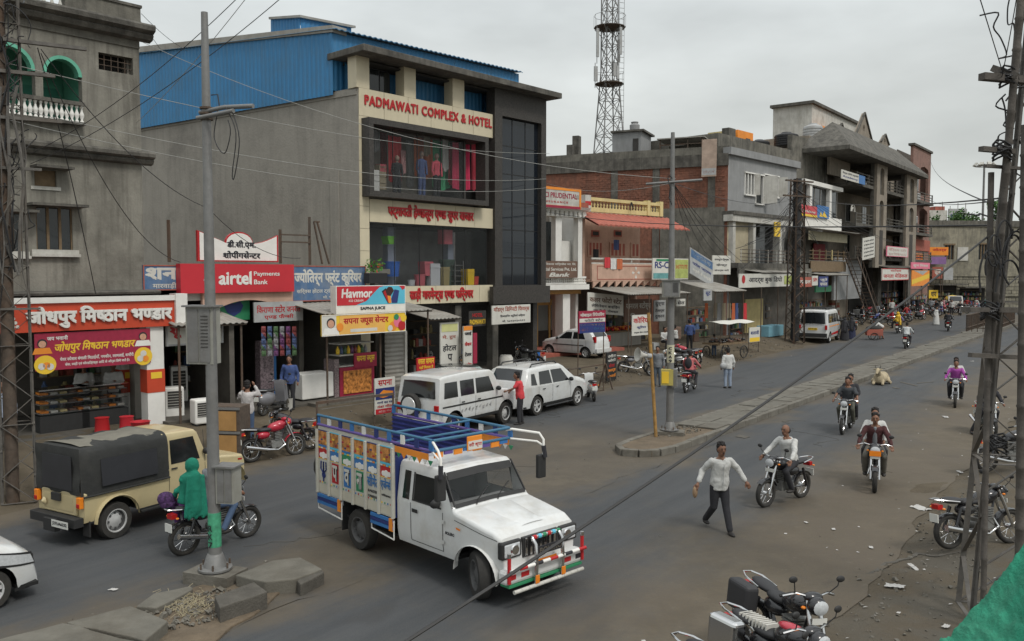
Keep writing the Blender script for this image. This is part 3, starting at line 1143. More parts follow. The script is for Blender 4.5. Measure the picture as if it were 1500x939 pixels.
MB().prism([(u*B.w,v*B.h)for u,v in out],0,.1,fxz(0)).build('panel',m_redl,B.t)
MB().prism([(B.w*(.5+(u-.5)*.955),B.h*(.47+(v-.47)*.91))for u,v in out],0,-.012,fxz(-.002)).build('face',m_white,B.t)
B.txt('डी.सी.एम.',m_ink,.34,.7,.42,.72,y=-.02,bold=.05)
B.txt('शोपींगसेन्टर',m_ink,.29,.76,.1,.36,y=-.02,bold=.05)
B=Board(L1,264,386,431,427,-.35,'bright red bank sign with white lettering above the arcade entrance',m_red,th=.28)
B.txt('airtel',m_white,.31,.6,.27,.75,y=-.01,bold=.035)
B.txt('Payments',m_white,.62,.86,.54,.74,y=-.01,bold=.02)
B.txt('Bank',m_white,.62,.745,.28,.45,y=-.01,bold=.02)
B.poly([(.185,.42),(.2,.68),(.24,.72),(.27,.6),(.25,.42),(.215,.3),(.225,.42),(.245,.52),(.24,.6),(.225,.6),(.21,.48)],m_white,-.01)
B=Board(L1,243,474,327,502,-.9,'white shop board with red and black Hindi lettering behind the steel box pole',m_offwhite,border=m_greyboard)
B.txt('शू',m_redl,.06,.26,.3,.9,bold=.05)
B.txt('लॉन्ज',m_ink,.55,.97,.35,.92,bold=.05)
B.txt('मो. ९८१४२०१२३०',m_ink,.38,.9,.08,.26,bold=.02)
tinroof('tin_awning',L1,P(243,470,-1)[0],P(348,470,-1)[0],-.1,1.6,zat(280,458),zat(280,469)-.05,'corrugated tin awning left of the arcade entrance',npost=3,pz=.5)
B=Board(L1,372,443,444,469,-.3,'faded brown and white shop board in the shade under the arcade arch',m_greyboard)
B.txt('किराणा स्टोर जनरल',m_redl,.05,.95,.45,.85,bold=.02)
B.txt('एण्ड फैन्सी',m_redl,.2,.8,.1,.38)
B=Board(L1,318,432,366,468,.1,'dim green board with dark emblem behind the pole in the arcade',m_greenp)
B.poly([(.3,.3),(.2,.55),(.3,.75),(.5,.65),(.7,.75),(.8,.55),(.7,.3),(.5,.15)],m_navy)
m_pk=[M('packet_%s'%n,c,.35,.6,30)for n,c in(('red',(.2,.05,.05)),('blue',(.07,.1,.2)),('green',(.07,.13,.06)),('silver',(.22,.22,.23)),('violet',(.13,.05,.13)))]
for i in range(12):
 x,y=386+(i%6)*9,478+(i//6)*9
 for k in range(1):
  a,z=P(x,y,-.25)
  t=thing('packet_strip',('upper','lower')[i//6]+' row packet strip, '+ORD[i%6]+' from the left, hanging in the dark arcade shop','packets',L1.w(a,-.25,z),L1.rz,'packet strips hanging in the kiosk')
  for j in range(4):
   MB().grid(lambda u,v_:((u-.5)*.17,-.03*math.sin(PI*u)*math.sin(PI*v_),-j*.2-v_*.18),3,3).build('packet',m_pk[(i+j//2)%5],t)
bx(h2,'goods_rack',M('goods_mosaic',(.14,.11,.12),.5,.95,16),P(386,540)[0],P(406,540)[0],.2,.5,fl2,zat(390,500))
bx(h2,'fridge',m_bluep,P(408,540)[0]+.1,P(424,540)[0],.8,1.4,fl2,2.4)
for i in range(4):
 MB().box(P(440,560,-1)[0],P(575,560,-1)[0],-2.9+.35*i,-1.4,.05+.0*i,.26+.13*i).build('step',m_kerb,h2)
ctr=thing('juice_counter','white front juice counter with printed fruit panel and glass top under the juice banner','counter',L1.w(P(443,575,-.9)[0],-.9,fl2),L1.rz)
w_=P(548,575,-.9)[0]-P(443,575,-.9)[0]
bx(ctr,'freezer_box',m_white,0,w_*.42,0,.8,.05,.9,.03)
bx(ctr,'front_panel',m_purple,w_*.5,w_,-.02,.6,0,1.0)
bx(ctr,'print_panel',M('fruit_print',(.5,.2,.05),.4,.9,9),w_*.55,w_*.95,-.05,-.021,.08,.88)
bx(ctr,'side_panel',M('pale_pattern',(.2,.16,.16),.5,.8,20),w_*.43,w_*.495,0,.6,0,1.3)
for z in(1.02,1.4,1.8):
 bx(ctr,'shelf',m_whited,w_*.5,w_,0,.6,z,z+.04)
bx(ctr,'glass_front',m_glass_s,w_*.5,w_,-.02,-.008,1.07,1.39)
for i in range(9):
 o=MB().lathe([(.06,0),(.07,.05),(.07,.16),(.03,.22),(.02,.28)],8).build('bottle',m_pk[i%5]if i%3 else m_yellow,ctr,smooth=40)
 o.location=(w_*(.54+.05*i),.25,1.45)
B=Board(L1,519,518,552,536,-.95,'maroon and yellow printed strip above the juice counter',m_purple)
B.txt('सपना ज्यूस',m_yellow,.1,.9,.3,.8,bold=.03)
b=MB()
s0_,s1_=P(556,520)[0],P(584,520)[0]
z1_,z0_=zat(570,485),fl2
k=26
for i in range(k+1):
 for s_ in(s0_,s1_):
  b.v.append((s_,-.3-.025*(i%2),z0_+(z1_-z0_)*i/k))
b.f=[(2*i,2*i+1,2*i+3,2*i+2)for i in range(k)]
b.m=[0]*k
b.build('roller_shutter',m_tin,h2,fix=False)
bx(h2,'shutter_frame',m_whited,s1_+.003,s1_+.12,-.36,-.1,fl2,z1_)
tinroof('tin_awning',L1,P(440,440,-.6)[0],P(598,440,-.6)[0],-.3,2.0,zat(520,440),zat(520,449)-.12,'long corrugated tin awning carrying the ice cream sign',npost=3,pz=.6)
B=Board(L1,492,419,594,456,-2.1,'red, blue and white ice cream shop sign standing on the tin awning',m_white,border=None,th=.3)
B.rect(.01,.99,.3,.98,m_cyan)
pts=[(.01,.98),(.01,.3),(.27,.3)]+[(.27+.34*i/10,.3+.22*math.sin((i/10)*PI/2)+(.42*max(0,i/10-.45)/.55))for i in range(1,11)]+[(.67,.98)]
B.poly(pts,m_red,-.008)
B.poly([(.9,.98),(.99,.98),(.99,.88),(.95,.82),(.93,.9)],m_red,-.008)
B.txt('Havmor',m_white,.07,.5,.56,.9,y=-.016,bold=.035,shear=.1)
B.txt('ICE CREAM',m_white,.17,.37,.42,.5,y=-.016,bold=.02)
B.txt('SAPNA JUICE',m_ink,.33,.69,.08,.23,y=-.012,bold=.04)
B.poly([(.64,.78),(.7,.9),(.76,.36),(.73,.33)],m_ink,-.012)
B.poly([(.66,.74),(.69,.82),(.75,.36),(.735,.34)],m_redl,-.016)
B.poly([(.7,.84),(.74,.95),(.79,.93),(.82,.8),(.77,.6),(.72,.62)],M('chocolate_print',(.05,.02,.015),.4,.5,30),-.014)
B.poly([(.83,.85),(.9,.8),(.87,.34),(.79,.34),(.78,.5)],m_navy,-.016)
B.poly([(.72,.62),(.77,.6),(.78,.34),(.74,.33)],m_or2,-.018)
B=Board(L1,471,462,594,485,-2.25,'yellow juice centre banner with a smiling woman and fruit hung under the awning',m_yellow,'banner','banner',border=m_white,bw=.025)
B.rect(.2,.74,.05,.95,M('amber_print',(.75,.42,.1),.5,.1),-.005)
B.txt('सपना ज्यूस सेन्टर',m_redl,.24,.78,.42,.9,y=-.012,bold=.035)
B.rect(.32,.64,.12,.28,m_offwhite,-.01)
B.rect(.01,.16,.05,.95,m_offwhite,-.006)
person_print(B,.1,.05,.9,m_white)
for i,(u,v_,r_,mm)in enumerate(((.84,.3,.24,m_or2),(.9,.5,.28,m_pinkp),(.95,.3,.25,m_redl),(.88,.75,.16,m_greenp),(.8,.2,.16,m_offwhite),(.2,.4,.2,m_or2),(.97,.7,.2,m_yellow))):
 B.disc(u,v_,r_,mm,-.014-.001*i,'fruit_print',n=14)
 # 3. hotel and clothing store with the blue shed behind
LP=Fac(*[q for q in L1.w(P(527,300)[0],0)][:2],42)
P=LP.p
def zp(px,py,y=0.0):
 return LP.p(px,py,y)[1]
h3=house('hotel_building',LP,'four storey cream hotel and clothing store with red lettering and dark granite tower')
sE=P(797,300)[0]
s_st=P(722,300)[0]
zr=zp(527,128)
ang=math.atan2(1240,-1760)-LP.rz
du=Vector((math.cos(ang),math.sin(ang)))
nrm=Vector((-du.y,du.x))
def sw(t_,k):
 q=du*t_+nrm*k
 return(q.x,q.y)
MB().prism([sw(.02,0),sw(17,0),sw(17,-.3),(.3,.3),(0.0,.3)],0,zr,lambda a,c,d:(a,c,d)).build('side_wall',m_cement,h3)
MB().prism([sw(1.05,0.04),sw(1.5,.04),sw(1.5,.003),sw(1.05,.003)],0,zr-2.9,lambda a,c,d:(a,c,d)).build('column',m_cement,h3)
MB().prism([sw(.1,0.035),sw(17,.035),sw(17,.003),sw(.1,.003)],zr-.25,zr-.05,lambda a,c,d:(a,c,d)).build('wall_coping',m_cement,h3)
def shed_side(t0,t1,z0f,z1f,k,name):
 b=MB()
 n=int((t1-t0)/.06)
 for i in range(n+1):
  t_=t0+(t1-t0)*i/n
  x,y=sw(t_,k+.02*(0,1,1,0)[i%4])
  b.v+=[(x,y,z0f(t_)),(x,y,z1f(t_))]
 b.f=[(2*i,2*i+2,2*i+3,2*i+1)for i in range(n)]
 b.m=[0]*n
 return b.build(name,m_blue_sheet,h3,fix=False)
ztf=lambda t_:13.75+1.15*(t_-1.2)/13
shed_side(1.2,17,lambda t_:zr-.15,ztf,.12,'blue_side_sheet')
b=MB()
for t_ in(1.1,17):
 x,y=sw(t_,.2)
 x2,y2=sw(t_,-.5)
 b.v+=[(x,y,ztf(t_)-.05),(x,y,ztf(t_)+.2),(x2,y2,ztf(t_)+.22),(x2,y2,ztf(t_)-.05)]
b.f=[(0,1,2,3),(7,6,5,4),(0,4,5,1),(1,5,6,2),(2,6,7,3),(3,7,4,0)]
b.m=[0]*6
b.build('roof_flashing',m_tin,h3)
q0=sw(1.2,.12)
zf0,zf1=ztf(1.2)+.0,zp(757,108,q0[1])+.02
sF=P(760,110,q0[1])[0]
corr(h3,'blue_front_sheet',m_blue_sheet,q0[0],sF,zr+.02,0,q0[1],.22,.02,top=lambda s_:zf0+(zf1-zf0)*(s_-q0[0])/(sF-q0[0]))
b=MB()
n=160
for i in range(n+1):
 s_=q0[0]-.1+(sF+.1-q0[0])*i/n
 z=zf0+(zf1-zf0)*(s_-q0[0])/(sF-q0[0])+.03+.035*(0,1,1,0)[i%4]
 b.v+=[(s_,q0[1]-.25,z),(s_+du.x*15.5,q0[1]+du.y*15.5,z+1.2),(s_,q0[1]-.25,z-.03)]
b.f=[(3*i,3*i+3,3*i+4,3*i+1)for i in range(n)]+[(3*i,3*i+2,3*i+5,3*i+3)for i in range(n)]
b.m=[0]*len(b.f)
b.build('roof_sheet',M('roof_sheet_blue',(.06,.16,.27),.6,.2,2,dirt=.4,dcol=(.1,.12,.13)),h3,fix=False)
yb=6.2
a0,za=P(395,33,yb)
a1,zb=P(514,43,yb)
ph=bx(h3,'penthouse',m_blue_sheet,P(440,50,yb)[0]+.05,a1-.05,yb,yb+.1,zr-.5,zr)
x0_=P(440,50,yb)[0]
tb=.5
while pix(LP.w(x0_+du.x*tb,yb+du.y*tb,zb))[0]>397:
 tb+=.1
def zpx(py,x,y):
 q=LP.w(x,y,0)
 a,c=8.0,22.0
 for _ in range(30):
  m=(a+c)/2
  if pix((q.x,q.y,m))[1]>py:
   a=m
  else:
   c=m
 return m
xb_,yb2=x0_+du.x*tb,yb+du.y*tb
zA,zB,zC=zpx(29,xb_,yb2),zpx(27,x0_,yb),zpx(41,a1,yb)
b=MB()
n=40
for i in range(n+1):
 q=i/n
 o_=.02*(0,1,1,0)[i%4]
 b.v+=[(x0_+(xb_-x0_)*q-o_,yb+(yb2-yb)*q-o_,zr),(x0_+(xb_-x0_)*q-o_,yb+(yb2-yb)*q-o_,zB+(zA-zB)*q)]
b.f=[(2*i,2*i+2,2*i+3,2*i+1)for i in range(n)]
b.m=[0]*n
b.build('side_sheet',m_blue_sheet,ph,fix=False)
MB().add([(x0_-.1,yb-.15,zB),(a1+.15,yb-.15,zC),(a1+.15+xb_-x0_,yb2,zC+zA-zB),(xb_-.1,yb2,zA),(x0_-.1,yb-.15,zB+.1),(a1+.15,yb-.15,zC+.1),(a1+.15+xb_-x0_,yb2,zC+zA-zB+.1),(xb_-.1,yb2,zA+.1)],[(0,3,2,1),(4,5,6,7),(0,1,5,4),(1,2,6,5),(3,0,4,7)]).build('roof_edge',m_tin,ph)
corr(ph,'sheet',m_blue_sheet,x0_,a1,zr,0,yb-.03,.22,.02,top=lambda s_:zB+(zC-zB)*(s_-x0_)/(a1-x0_))
zS1t,zS1b=zp(527,128),zp(540,171)
zW1b=zp(540,288)
zS2t,zS2b=zp(530,290),zp(545,325)
zS3t,zS3b=zp(600,419),zp(600,446)
sp=P(541,300)[0]
def panels(name,s0,s1,z0,z1,n,y=0.0,th=.12,mat=m_cream):
 for i in range(n):
  a=s0+(s1-s0)*i/n+.008
  c=s0+(s1-s0)*(i+1)/n-.008
  bx(h3,name,mat,a,c,y,y+th,z0+.006,z1-.006)
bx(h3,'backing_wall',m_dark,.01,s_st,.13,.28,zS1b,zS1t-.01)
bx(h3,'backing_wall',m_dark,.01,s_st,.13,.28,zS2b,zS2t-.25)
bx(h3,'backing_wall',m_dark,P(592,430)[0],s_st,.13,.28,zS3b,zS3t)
panels('cladding_panel',0,s_st,zS1b,zS1t,6)
panels('cladding_panel',sp+.01,s_st,zS2b,zS2t-.0,6)
panels('cladding_panel',P(592,430)[0],s_st,zS3b,zS3t,6)
for i in range(7):
 z0=zp(530,400)+(zS1b-zp(530,400))*i/7
 z1=zp(530,400)+(zS1b-zp(530,400))*(i+1)/7
 bx(h3,'cladding_panel',m_cream,0,sp-.006,-.001,.28,z0+.006,z1-.006)
bx(h3,'cladding_panel',m_cream,0,sp-.006,-.001,.28,0,zp(530,400))
zL=zp(600,76)-.02
zc=zp(600,96)
def zcan(s_):
 return zp(527,80)
for(xa,xb)in((522,541),(592,609),(663,680)):
 sa,sb_=P(xa,110)[0],P(xb,110)[0]
 bx(h3,'loggia_pillar',m_cream,sa,sb_,.0,.5,zS1t,zp(527,82))
for(xa,xb)in((548,588),):
 sa,sb_=P(xa,110)[0]+.2,P(xb,110)[0]-.05
 w=bx(h3,'window',m_black,sa,sb_,.62,.7,zS1t,zp(527,88))
 bx(w,'pane',m_glass,sa+.05,(sa+sb_)/2-.03,.6,.615,zS1t+.05,zp(527,90))
 bx(w,'pane',m_glass,(sa+sb_)/2+.03,sb_-.05,.6,.615,zS1t+.05,zp(527,90))
bx(h3,'loggia_ceiling',m_dark,.2,s_st,.2,2,zp(527,82)-.12,zp(527,82)-.05)
corr(h3,'blue_loggia_sheet',m_blue_sheet,.1,s_st+.3,zS1t-.3,zp(527,84),.95,.22,.02)
zk=zp(527,82)
bx(h3,'roof_canopy',m_mould,-.35,sE+.35,-.75,1.4,zk,zk+.24,.02)
st0,st1=P(733,300)[0],P(790,300)[0]
zg1,zg0=zp(733,170),zp(740,418)
wallp(h3,'granite_wall',m_granite,s_st+.004,sE,zp(740,445),zk-.002,-.12,.5,holes=[(st0,st1,zg0,zg1)])
bx(h3,'granite_side',m_granite,sE-.3,sE-.004,.39,9,0,zk-.003)
bx(h3,'stone_band',m_granite,P(714,430)[0],sE+.02,-.35,-.125,zp(760,444),zp(760,419))
cu=thing('glass_bay','tall dark glass bay set in the granite tower of the hotel','window',LP.w(st0,0,zg0),LP.rz)
gw,gh=st1-st0,zg1-zg0
nx,nz_=3,6
m_bay=glass('bay_glass',(.012,.016,.022),.96,.04)
for i in range(nx):
 for j in range(nz_):
  bx(cu,'pane',m_bay,gw*i/nx+.02,gw*(i+1)/nx-.02,.1,.12,gh*j/nz_+.02,gh*(j+1)/nz_-.02)
for i in range(nx+1):
 bx(cu,'mullion',m_black,gw*i/nx-.019,gw*i/nx+.019,.08,.14,0,gh)
for j in range(nz_+1):
 bx(cu,'mullion',m_black,0,gw,.085,.135,gh*j/nz_-.015,gh*j/nz_+.015)
bx(h3,'tower_core',m_dark,st0-.1,st1+.1,1.6,1.7,zg0-.2,zg1+.2)
f0,f1=P(541,200,-.45)[0],P(722,200,-.45)[0]-.25
fz1,fz0=zp(541,171,-.45),zp(545,287,-.45)
fr_=thing('show_window','upper show window in a deep dark granite frame full of hanging garments','window',LP.w(f0,0,fz0),LP.rz)
W_,H_=f1-f0,fz1-fz0
bx(fr_,'frame',m_granite,0,W_,-.45,.12,H_-.22,H_)
bx(fr_,'frame',m_granite,0,W_,-.45,.12,0,.2)
bx(fr_,'frame',m_granite,0,.2,-.448,.12,.202,H_-.222)
bx(fr_,'frame',m_granite,W_-.2,W_,-.448,.12,.202,H_-.222)
for i in range(4):
 a,c=.2+(W_-.4)*.84*i/4,.2+(W_-.4)*.84*(i+1)/4
 bx(fr_,'pane',m_glass_s,a+.012,c-.012,-.05,-.04,.202,H_-.222)
 bx(fr_,'mullion',m_black,c-.011,c+.011,-.06,-.03,.202,H_-.222)
bx(fr_,'room_wall',M('store_wall',(.45,.42,.38),.9,.15),-.2,W_*.84,1.9,2.0,0,H_)
bx(fr_,'room_wall',m_dark,W_*.84,W_*.84+.1,.0,2.0,.2,H_-.2)
bx(fr_,'room_ceiling',m_darkwall,0,W_,.13,1.9,H_-.2,H_-.1)
bx(fr_,'room_floor',m_offwhite,0,W_,.13,1.9,.1,.2)
def cloth(px0,py0,px1,py1,y,mat,label,name='hanging_cloth',taper=0.0):
 s0_,z1_=P(px0,py0,y)
 s1_,z0_=P(px1,py1,y)
 b=MB()
 sd=rnd.random()*30
 w__=s1_-s0_
 b.grid(lambda u,v_:((u-.5)*w__*(1-taper*v_),.05*math.sin(u*16+sd)+.03*math.sin(u*37+sd+v_*2),v_*(z1_-z0_)+(.06*math.cos(u*PI*2)if v_==0 else 0)),28,6)
 o=b.build(name,mat,smooth=60,loc=LP.w((s0_+s1_)/2,y,z0_))
 o.rotation_euler=(0,0,LP.rz)
 tag(o,label,'garment')
m_c={n:M('cloth_'+n,c,.9,.12,12)for n,c in(('red',(.55,.05,.06)),('crimson',(.5,.04,.1)),('green',(.08,.4,.2)),('orange',(.5,.14,.06)),('grey',(.3,.3,.3)),('blue',(.07,.1,.22)),('black',(.03,.03,.035)),('pink',(.6,.1,.14)),('white',(.6,.6,.58)),('khaki',(.28,.24,.17)),('darkred',(.25,.03,.03)))}
m_check=M('red_white_check',(.5,.3,.3),.9,.5,25)
cloth(567,198,589,268,.45,m_c['red'],'long bright red garment hanging at the left of the upper show window')
cloth(586,220,594,255,.35,m_check,'small red and white checked garment beside the long red one')
cloth(607,196,634,262,.8,m_c['orange'],'wide orange cloth hanging at the middle of the upper show window')
cloth(635,200,659,278,.8,m_c['green'],'wide green cloth hanging right of the orange one')
cloth(664,208,688,280,.35,m_c['crimson'],'crimson cloth with pointed hem at the right of the show window')
cloth(545,190,556,222,.4,m_c['grey'],'grey garment in the upper left corner of the show window')
cloth(556,192,567,262,.9,m_c['darkred'],'dark red garment behind the folded cloth at the left of the show window')
cloth(690,205,698,278,.5,m_c['pink'],'narrow pink cloth at the far right of the garment row')
cloth(648,204,656,250,.5,m_c['white'],'short white garment over the wide green cloth')
cloth(620,196,630,228,.5,m_c['khaki'],'short khaki garment above the dark blue mannequin')
cloth(594,205,606,275,1.0,m_c['grey'],'grey length of cloth behind the checked garment')
cloth(657,215,664,270,.6,m_c['darkred'],'narrow dark red cloth left of the crimson one')
for i,(x0,y0,x1,y1,mm,nm)in enumerate(((548,248,556,282,'white','white'),(556,240,566,278,'khaki','pale patterned'),(557,240,566,252,'pink','pink'))):
 s0_,z1_=P(x0,y0,.12)
 s1_,z0_=P(x1,y1,.12)
 b=MB()
 for k in range(4):
  b.box(0,s1_-s0_,0,.3,(z1_-z0_)*k/4,(z1_-z0_)*(k+.92)/4)
 o=b.build('folded_cloth_stack',m_c[mm],loc=LP.w(s0_,.12,z0_))
 o.rotation_euler=(0,0,LP.rz)
 tag(o,nm+' stack of folded cloth in the lower left corner of the show window','cloth stack')
def mannequin(px,py,h,top,bottom,label):
 s_,z_=P(px,py,.25)
 t=thing('mannequin',label,'mannequin',LP.w(s_,.25,z_),LP.rz)
 MB().ell((0,0,h*.93),(.09,.1,.12),10,8).lathe([(.05,h*.8),(.05,h*.88)],8).build('head',M('mannequin_skin',(.35,.25,.2),.6),t,smooth=60)
 b=MB()
 b.lathe([(.14,h*.48),(.16,h*.56),(.13,h*.62),(.19,h*.74),(.2,h*.79),(.07,h*.83)],12,Matrix.Diagonal((1,.6,1,1)))
 for sd in(-1,1):
  b.tube([(sd*.19,0,h*.79),(sd*.25,0,h*.6),(sd*.22,-.06,h*.48)],[.06,.05,.035],8)
 b.build('top',top,t,smooth=60)
 b=MB()
 for sd in(-1,1):
  b.tube([(sd*.08,0,h*.5),(sd*.1,0,h*.26),(sd*.1,0,0)],[.1,.08,.06],8)
 b.build('trousers',bottom,t,smooth=60)
mannequin(618,287,1.75,m_c['blue'],m_c['blue'],'mannequin in dark blue outfit in front of the orange cloth')
mannequin(640,289,1.75,m_c['pink'],m_c['black'],'mannequin in pink top and dark trousers in front of the green cloth')
mannequin(582,286,1.5,m_c['black'],m_c['black'],'mannequin in black under the long red garment')
g0,g1=sp,P(715,380)[0]
gz1,gz0=zS2b-.0,zS3t
sw2=thing('show_window','lower show window full of plastic household goods between the two red Hindi letterings','window',LP.w(g0,0,gz0),LP.rz)
W_,H_=g1-g0,gz1-gz0
for i in range(5):
 bx(sw2,'pane',m_glass_s,W_*i/5+.012,W_*(i+1)/5-.012,.1,.11,0,H_)
 bx(sw2,'mullion',m_black,W_*(i+1)/5-.011,W_*(i+1)/5+.011,.09,.12,0,H_)
bx(sw2,'room_wall',M('store_wall_dim',(.25,.25,.25),.9,.2),-.2,W_+.2,2.2,2.3,0,H_)
bx(sw2,'room_floor',m_greyboard,0,W_,.3,2.2,-.12,-.02)
bx(sw2,'room_ceiling',m_dark,0,W_,.3,2.2,H_-.1,H_)
bx(sw2,'room_column',M('pale_blue_column',(.25,.28,.35),.8),W_*.24,W_*.3,.8,1.1,0,H_-.1)
bx(sw2,'room_column',M('pale_blue_column',(.25,.28,.35),.8),W_*.75,W_*.8,.8,1.1,0,H_-.1)
def goods(px0,py0,px1,py1,mat,label,name='plastic_bin',cat='bin',y=.4,taper=.15,round_=True):
 s0_,z1_=P(px0,py0,y)
 s1_,z0_=P(px1,py1,y)
 w__,h__=s1_-s0_,z1_-z0_
 b=MB()
 if round_:
  b.lathe([(w__/2*(1-taper),0),(w__/2,h__*.9),(w__/2*1.06,h__*.92),(w__/2*1.06,h__),(w__/2*.9,h__),(w__/2*.85,h__*.3)],14,Matrix.Diagonal((1,.8,1,1)))
 else:
  vs_=[(x*w__/2*(1 if z else 1-taper),yy*.2,z*h__)for x in(-1,1)for yy in(-1,1)for z in(0,1)]
  b.add(vs_,[(0,1,3,2),(4,6,7,5),(0,4,5,1),(2,3,7,6),(0,2,6,4),(1,5,7,3)])
  b.box(-w__*.53,w__*.53,-.22,.22,h__*.82,h__*.86)
 o=b.build(name,mat,smooth=40,loc=LP.w((s0_+s1_)/2,y,z0_))
 o.rotation_euler=(0,0,LP.rz)
 tag(o,label,cat)
mp_={n:M('plastic_'+n,c,.35,.06)for n,c in(('yellow',(.75,.5,.02)),('red',(.55,.07,.05)),('pink',(.5,.12,.15)),('white',(.5,.52,.55)),('blue',(.03,.13,.5)),('grey',(.16,.17,.18)),('green',(.16,.45,.05)),('khaki',(.3,.25,.12)),('dkgreen',(.08,.12,.1)))}
goods(680,394,690,420,mp_['yellow'],'tall yellow plastic bin standing in the lower show window',round_=False)
goods(690,405,700,420,mp_['red'],'orange red tub beside the tall yellow bin','plastic_tub','tub')
goods(645,380,664,421,mp_['dkgreen'],'large dark green drum in the lower show window','plastic_drum','drum',.9)
goods(617,383,630,404,mp_['pink'],'pink plastic bin on top of a grey crate',round_=False)
goods(626,386,640,421,mp_['white'],'white box with blue print in the show window','carton','box',.35,0,False)
goods(641,391,654,421,mp_['khaki'],'ochre plastic bin right of the white box',round_=False)
goods(608,402,622,421,mp_['pink'],'lower pink tub at the left of the goods','plastic_tub','tub')
goods(620,404,630,421,mp_['grey'],'grey crate under the pink bin','crate','crate',.5,0,False)
goods(565,383,584,405,mp_['blue'],'large blue plastic tub in the left pane of the show window','plastic_tub','tub',.5)
goods(598,410,607,422,mp_['white'],'small white basket at the left foot of the goods','basket','basket')
goods(646,334,658,358,mp_['pink'],'pink chair back hanging on the window column','hanging_chair','chair',.7,0,False)
goods(563,346,574,358,mp_['green'],'lime green plastic stool hung inside the left pane','hanging_stool','stool',.4,.4,False)
rk=thing('wire_rack','grey wire rack standing left of the yellow bin','rack',LP.w(P(666,421,.4)[0],.4,P(666,421,.4)[1]),LP.rz)
for k in range(5):
 bx(rk,'shelf',m_steel,0,.5,0,.3,.02+k*.22,.045+k*.22)
for x in(0,.47):
 bx(rk,'upright',m_steel,x,x+.03,-.035,-.005,0,1.1)
pot=thing('potted_plant','green leafy plant with red flowers in the dark planter left of the show window','plant',LP.w(*[P(548,400,-.35)[0],-.35,P(548,405,-.35)[1]]),LP.rz)
bx(pot,'planter',m_black,-.35,.5,-.15,.15,-.25,.12)
b=MB()
for i in range(120):
 c=Vector((rnd.uniform(-.35,.35),rnd.uniform(-.15,.15),rnd.uniform(.15,.65)))
 mt=Matrix.Translation(c)@Matrix.Rotation(rnd.uniform(0,6),4,(rnd.random(),rnd.random(),rnd.random()+.01))
 b.add([mt@Vector(v)for v in((-.07,0,0),(0,.03,.01),(.07,0,0),(0,-.03,.01))],[(0,1,2,3)],0 if i%9 else 1)
b.build('foliage',[M('leaf_green',(.09,.25,.04),.6,.3,9),m_redl],pot,fix=False)
def band_txt(t,x0,x1,zt,zb_,space=1.0,bold=.035):
 a,c=P(x0,200)[0],P(x1,200)[0]
 lettering(t,m_redl,h3,a,c,zb_,zt,-.01,.03,bold,space=space)
hS=zS1t-zS1b
band_txt('PADMAWATI COMPLEX & HOTEL',534,720,zS1b+hS*.78,zS1b+hS*.4,1.15,.035)
hS=zS2t-zS2b
band_txt('पद्मावती हेण्डलूम एण्ड सुपर बाजार',567,693,zS2b+hS*.88,zS2b+hS*.16)
hS=zS3t-zS3b
band_txt('साड़ी गारमेन्ट्स एण्ड फर्निचर',598,692,zS3b+hS*.9,zS3b+hS*.08)
shelf(LP,606,640,2.6,.6,2.8,'crowded goods shelf in the dark shop behind the small red ground board')
shelf(LP,655,690,3.2,.6,2.6,'crowded goods shelf behind the tall white hotel board')
shelf(L1,60,120,2.6,.56,2.9,'shelf of sweets and jars at the left of the sweet shop')
shelf(L1,122,172,2.6,.56,2.9,'shelf of sweets and jars at the right of the sweet shop')
shelf(L1,256,330,3.0,.6,2.7,'shelf of goods in the shop behind the air coolers')
shelf(L1,462,520,2.5,.6,2.8,'bottle shelf behind the juice counter')
bx(h3,'recess_wall',m_darkwall,1.5,sE-2.2,5.4,5.5,0,zS3b)
bx(h3,'recess_ceiling',m_dark,1.0,sE,.3,5.39,zS3b-.12,zS3b-.005)
bx(h3,'floor',m_dark_stone,1.0,sE+.3,-1.3,5.39,.1,.6)
for s_ in(P(672,500)[0],P(722,500)[0]+.2):
 bx(h3,'pillar',m_mould,s_,s_+.35,.2,.55,.6,zS3b-.13)
tinroof('tin_awning',LP,P(596,460)[0],P(640,460)[0],-.2,1.4,zp(610,455),zp(610,465),'small pale tin awning right of the ice cream sign',posts=False)
# 4. insurance office, peach house, brick hall
L2=Fac(*[at(828,400,46.5).x,46.5],47.8)
P=L2.p
def z2(px,py,y=0.0):
 return L2.p(px,py,y)[1]
h4=house('insurance_office',L2,'white two storey office with columns under the insurance sign')
sa,sb=P(770,400)[0],P(851,400)[0]
zg=z2(828,424)
bx(h4,'ground_back_wall',M('orange_plaster',(.38,.22,.08),.85),sa-3,sb,2.6,2.8,.5,zg+1)
bx(h4,'ceiling',M('orange_plaster',(.38,.22,.08),.85),sa-3,sb,0,2.59,zg-.25,zg-.02)
bx(h4,'floor',m_terra,sa-3,sb+2,-1.5,2.59,.2,.72)
z0d,z1d=L2.p(770,500,2.2)[1],L2.p(770,448,2.2)[1]
sd0,sd1=L2.p(748,480,2.2)[0],L2.p(822,480,2.2)[0]
dd=bx(h4,'door',M('yellow_frame',(.5,.34,.12),.6),sd0,sd1,2.2,2.26,z1d,z1d+.35)
for i in range(5):
 s_=sd0+(sd1-sd0)*i/4
 bx(dd,'frame',M('yellow_frame',(.5,.34,.12),.6),s_-.07,s_+.07,2.15,2.3,.73,z1d)
for i in range(4):
 a,c=sd0+(sd1-sd0)*i/4+.08,sd0+(sd1-sd0)*(i+1)/4-.08
 bx(dd,'pane',M('frosted_pane',(.2,.24,.23),.2,.1),a,c,2.21,2.23,z0d,z1d)
bx(dd,'base_panel',m_dark,sd0,sd1,2.16,2.24,.73,z0d+.55)
s_=P(828,450)[0]
bx(h4,'pillar',m_white,s_-.28,s_+.28,-.1,.5,.5,zg-.26)
zb_=z2(828,310)
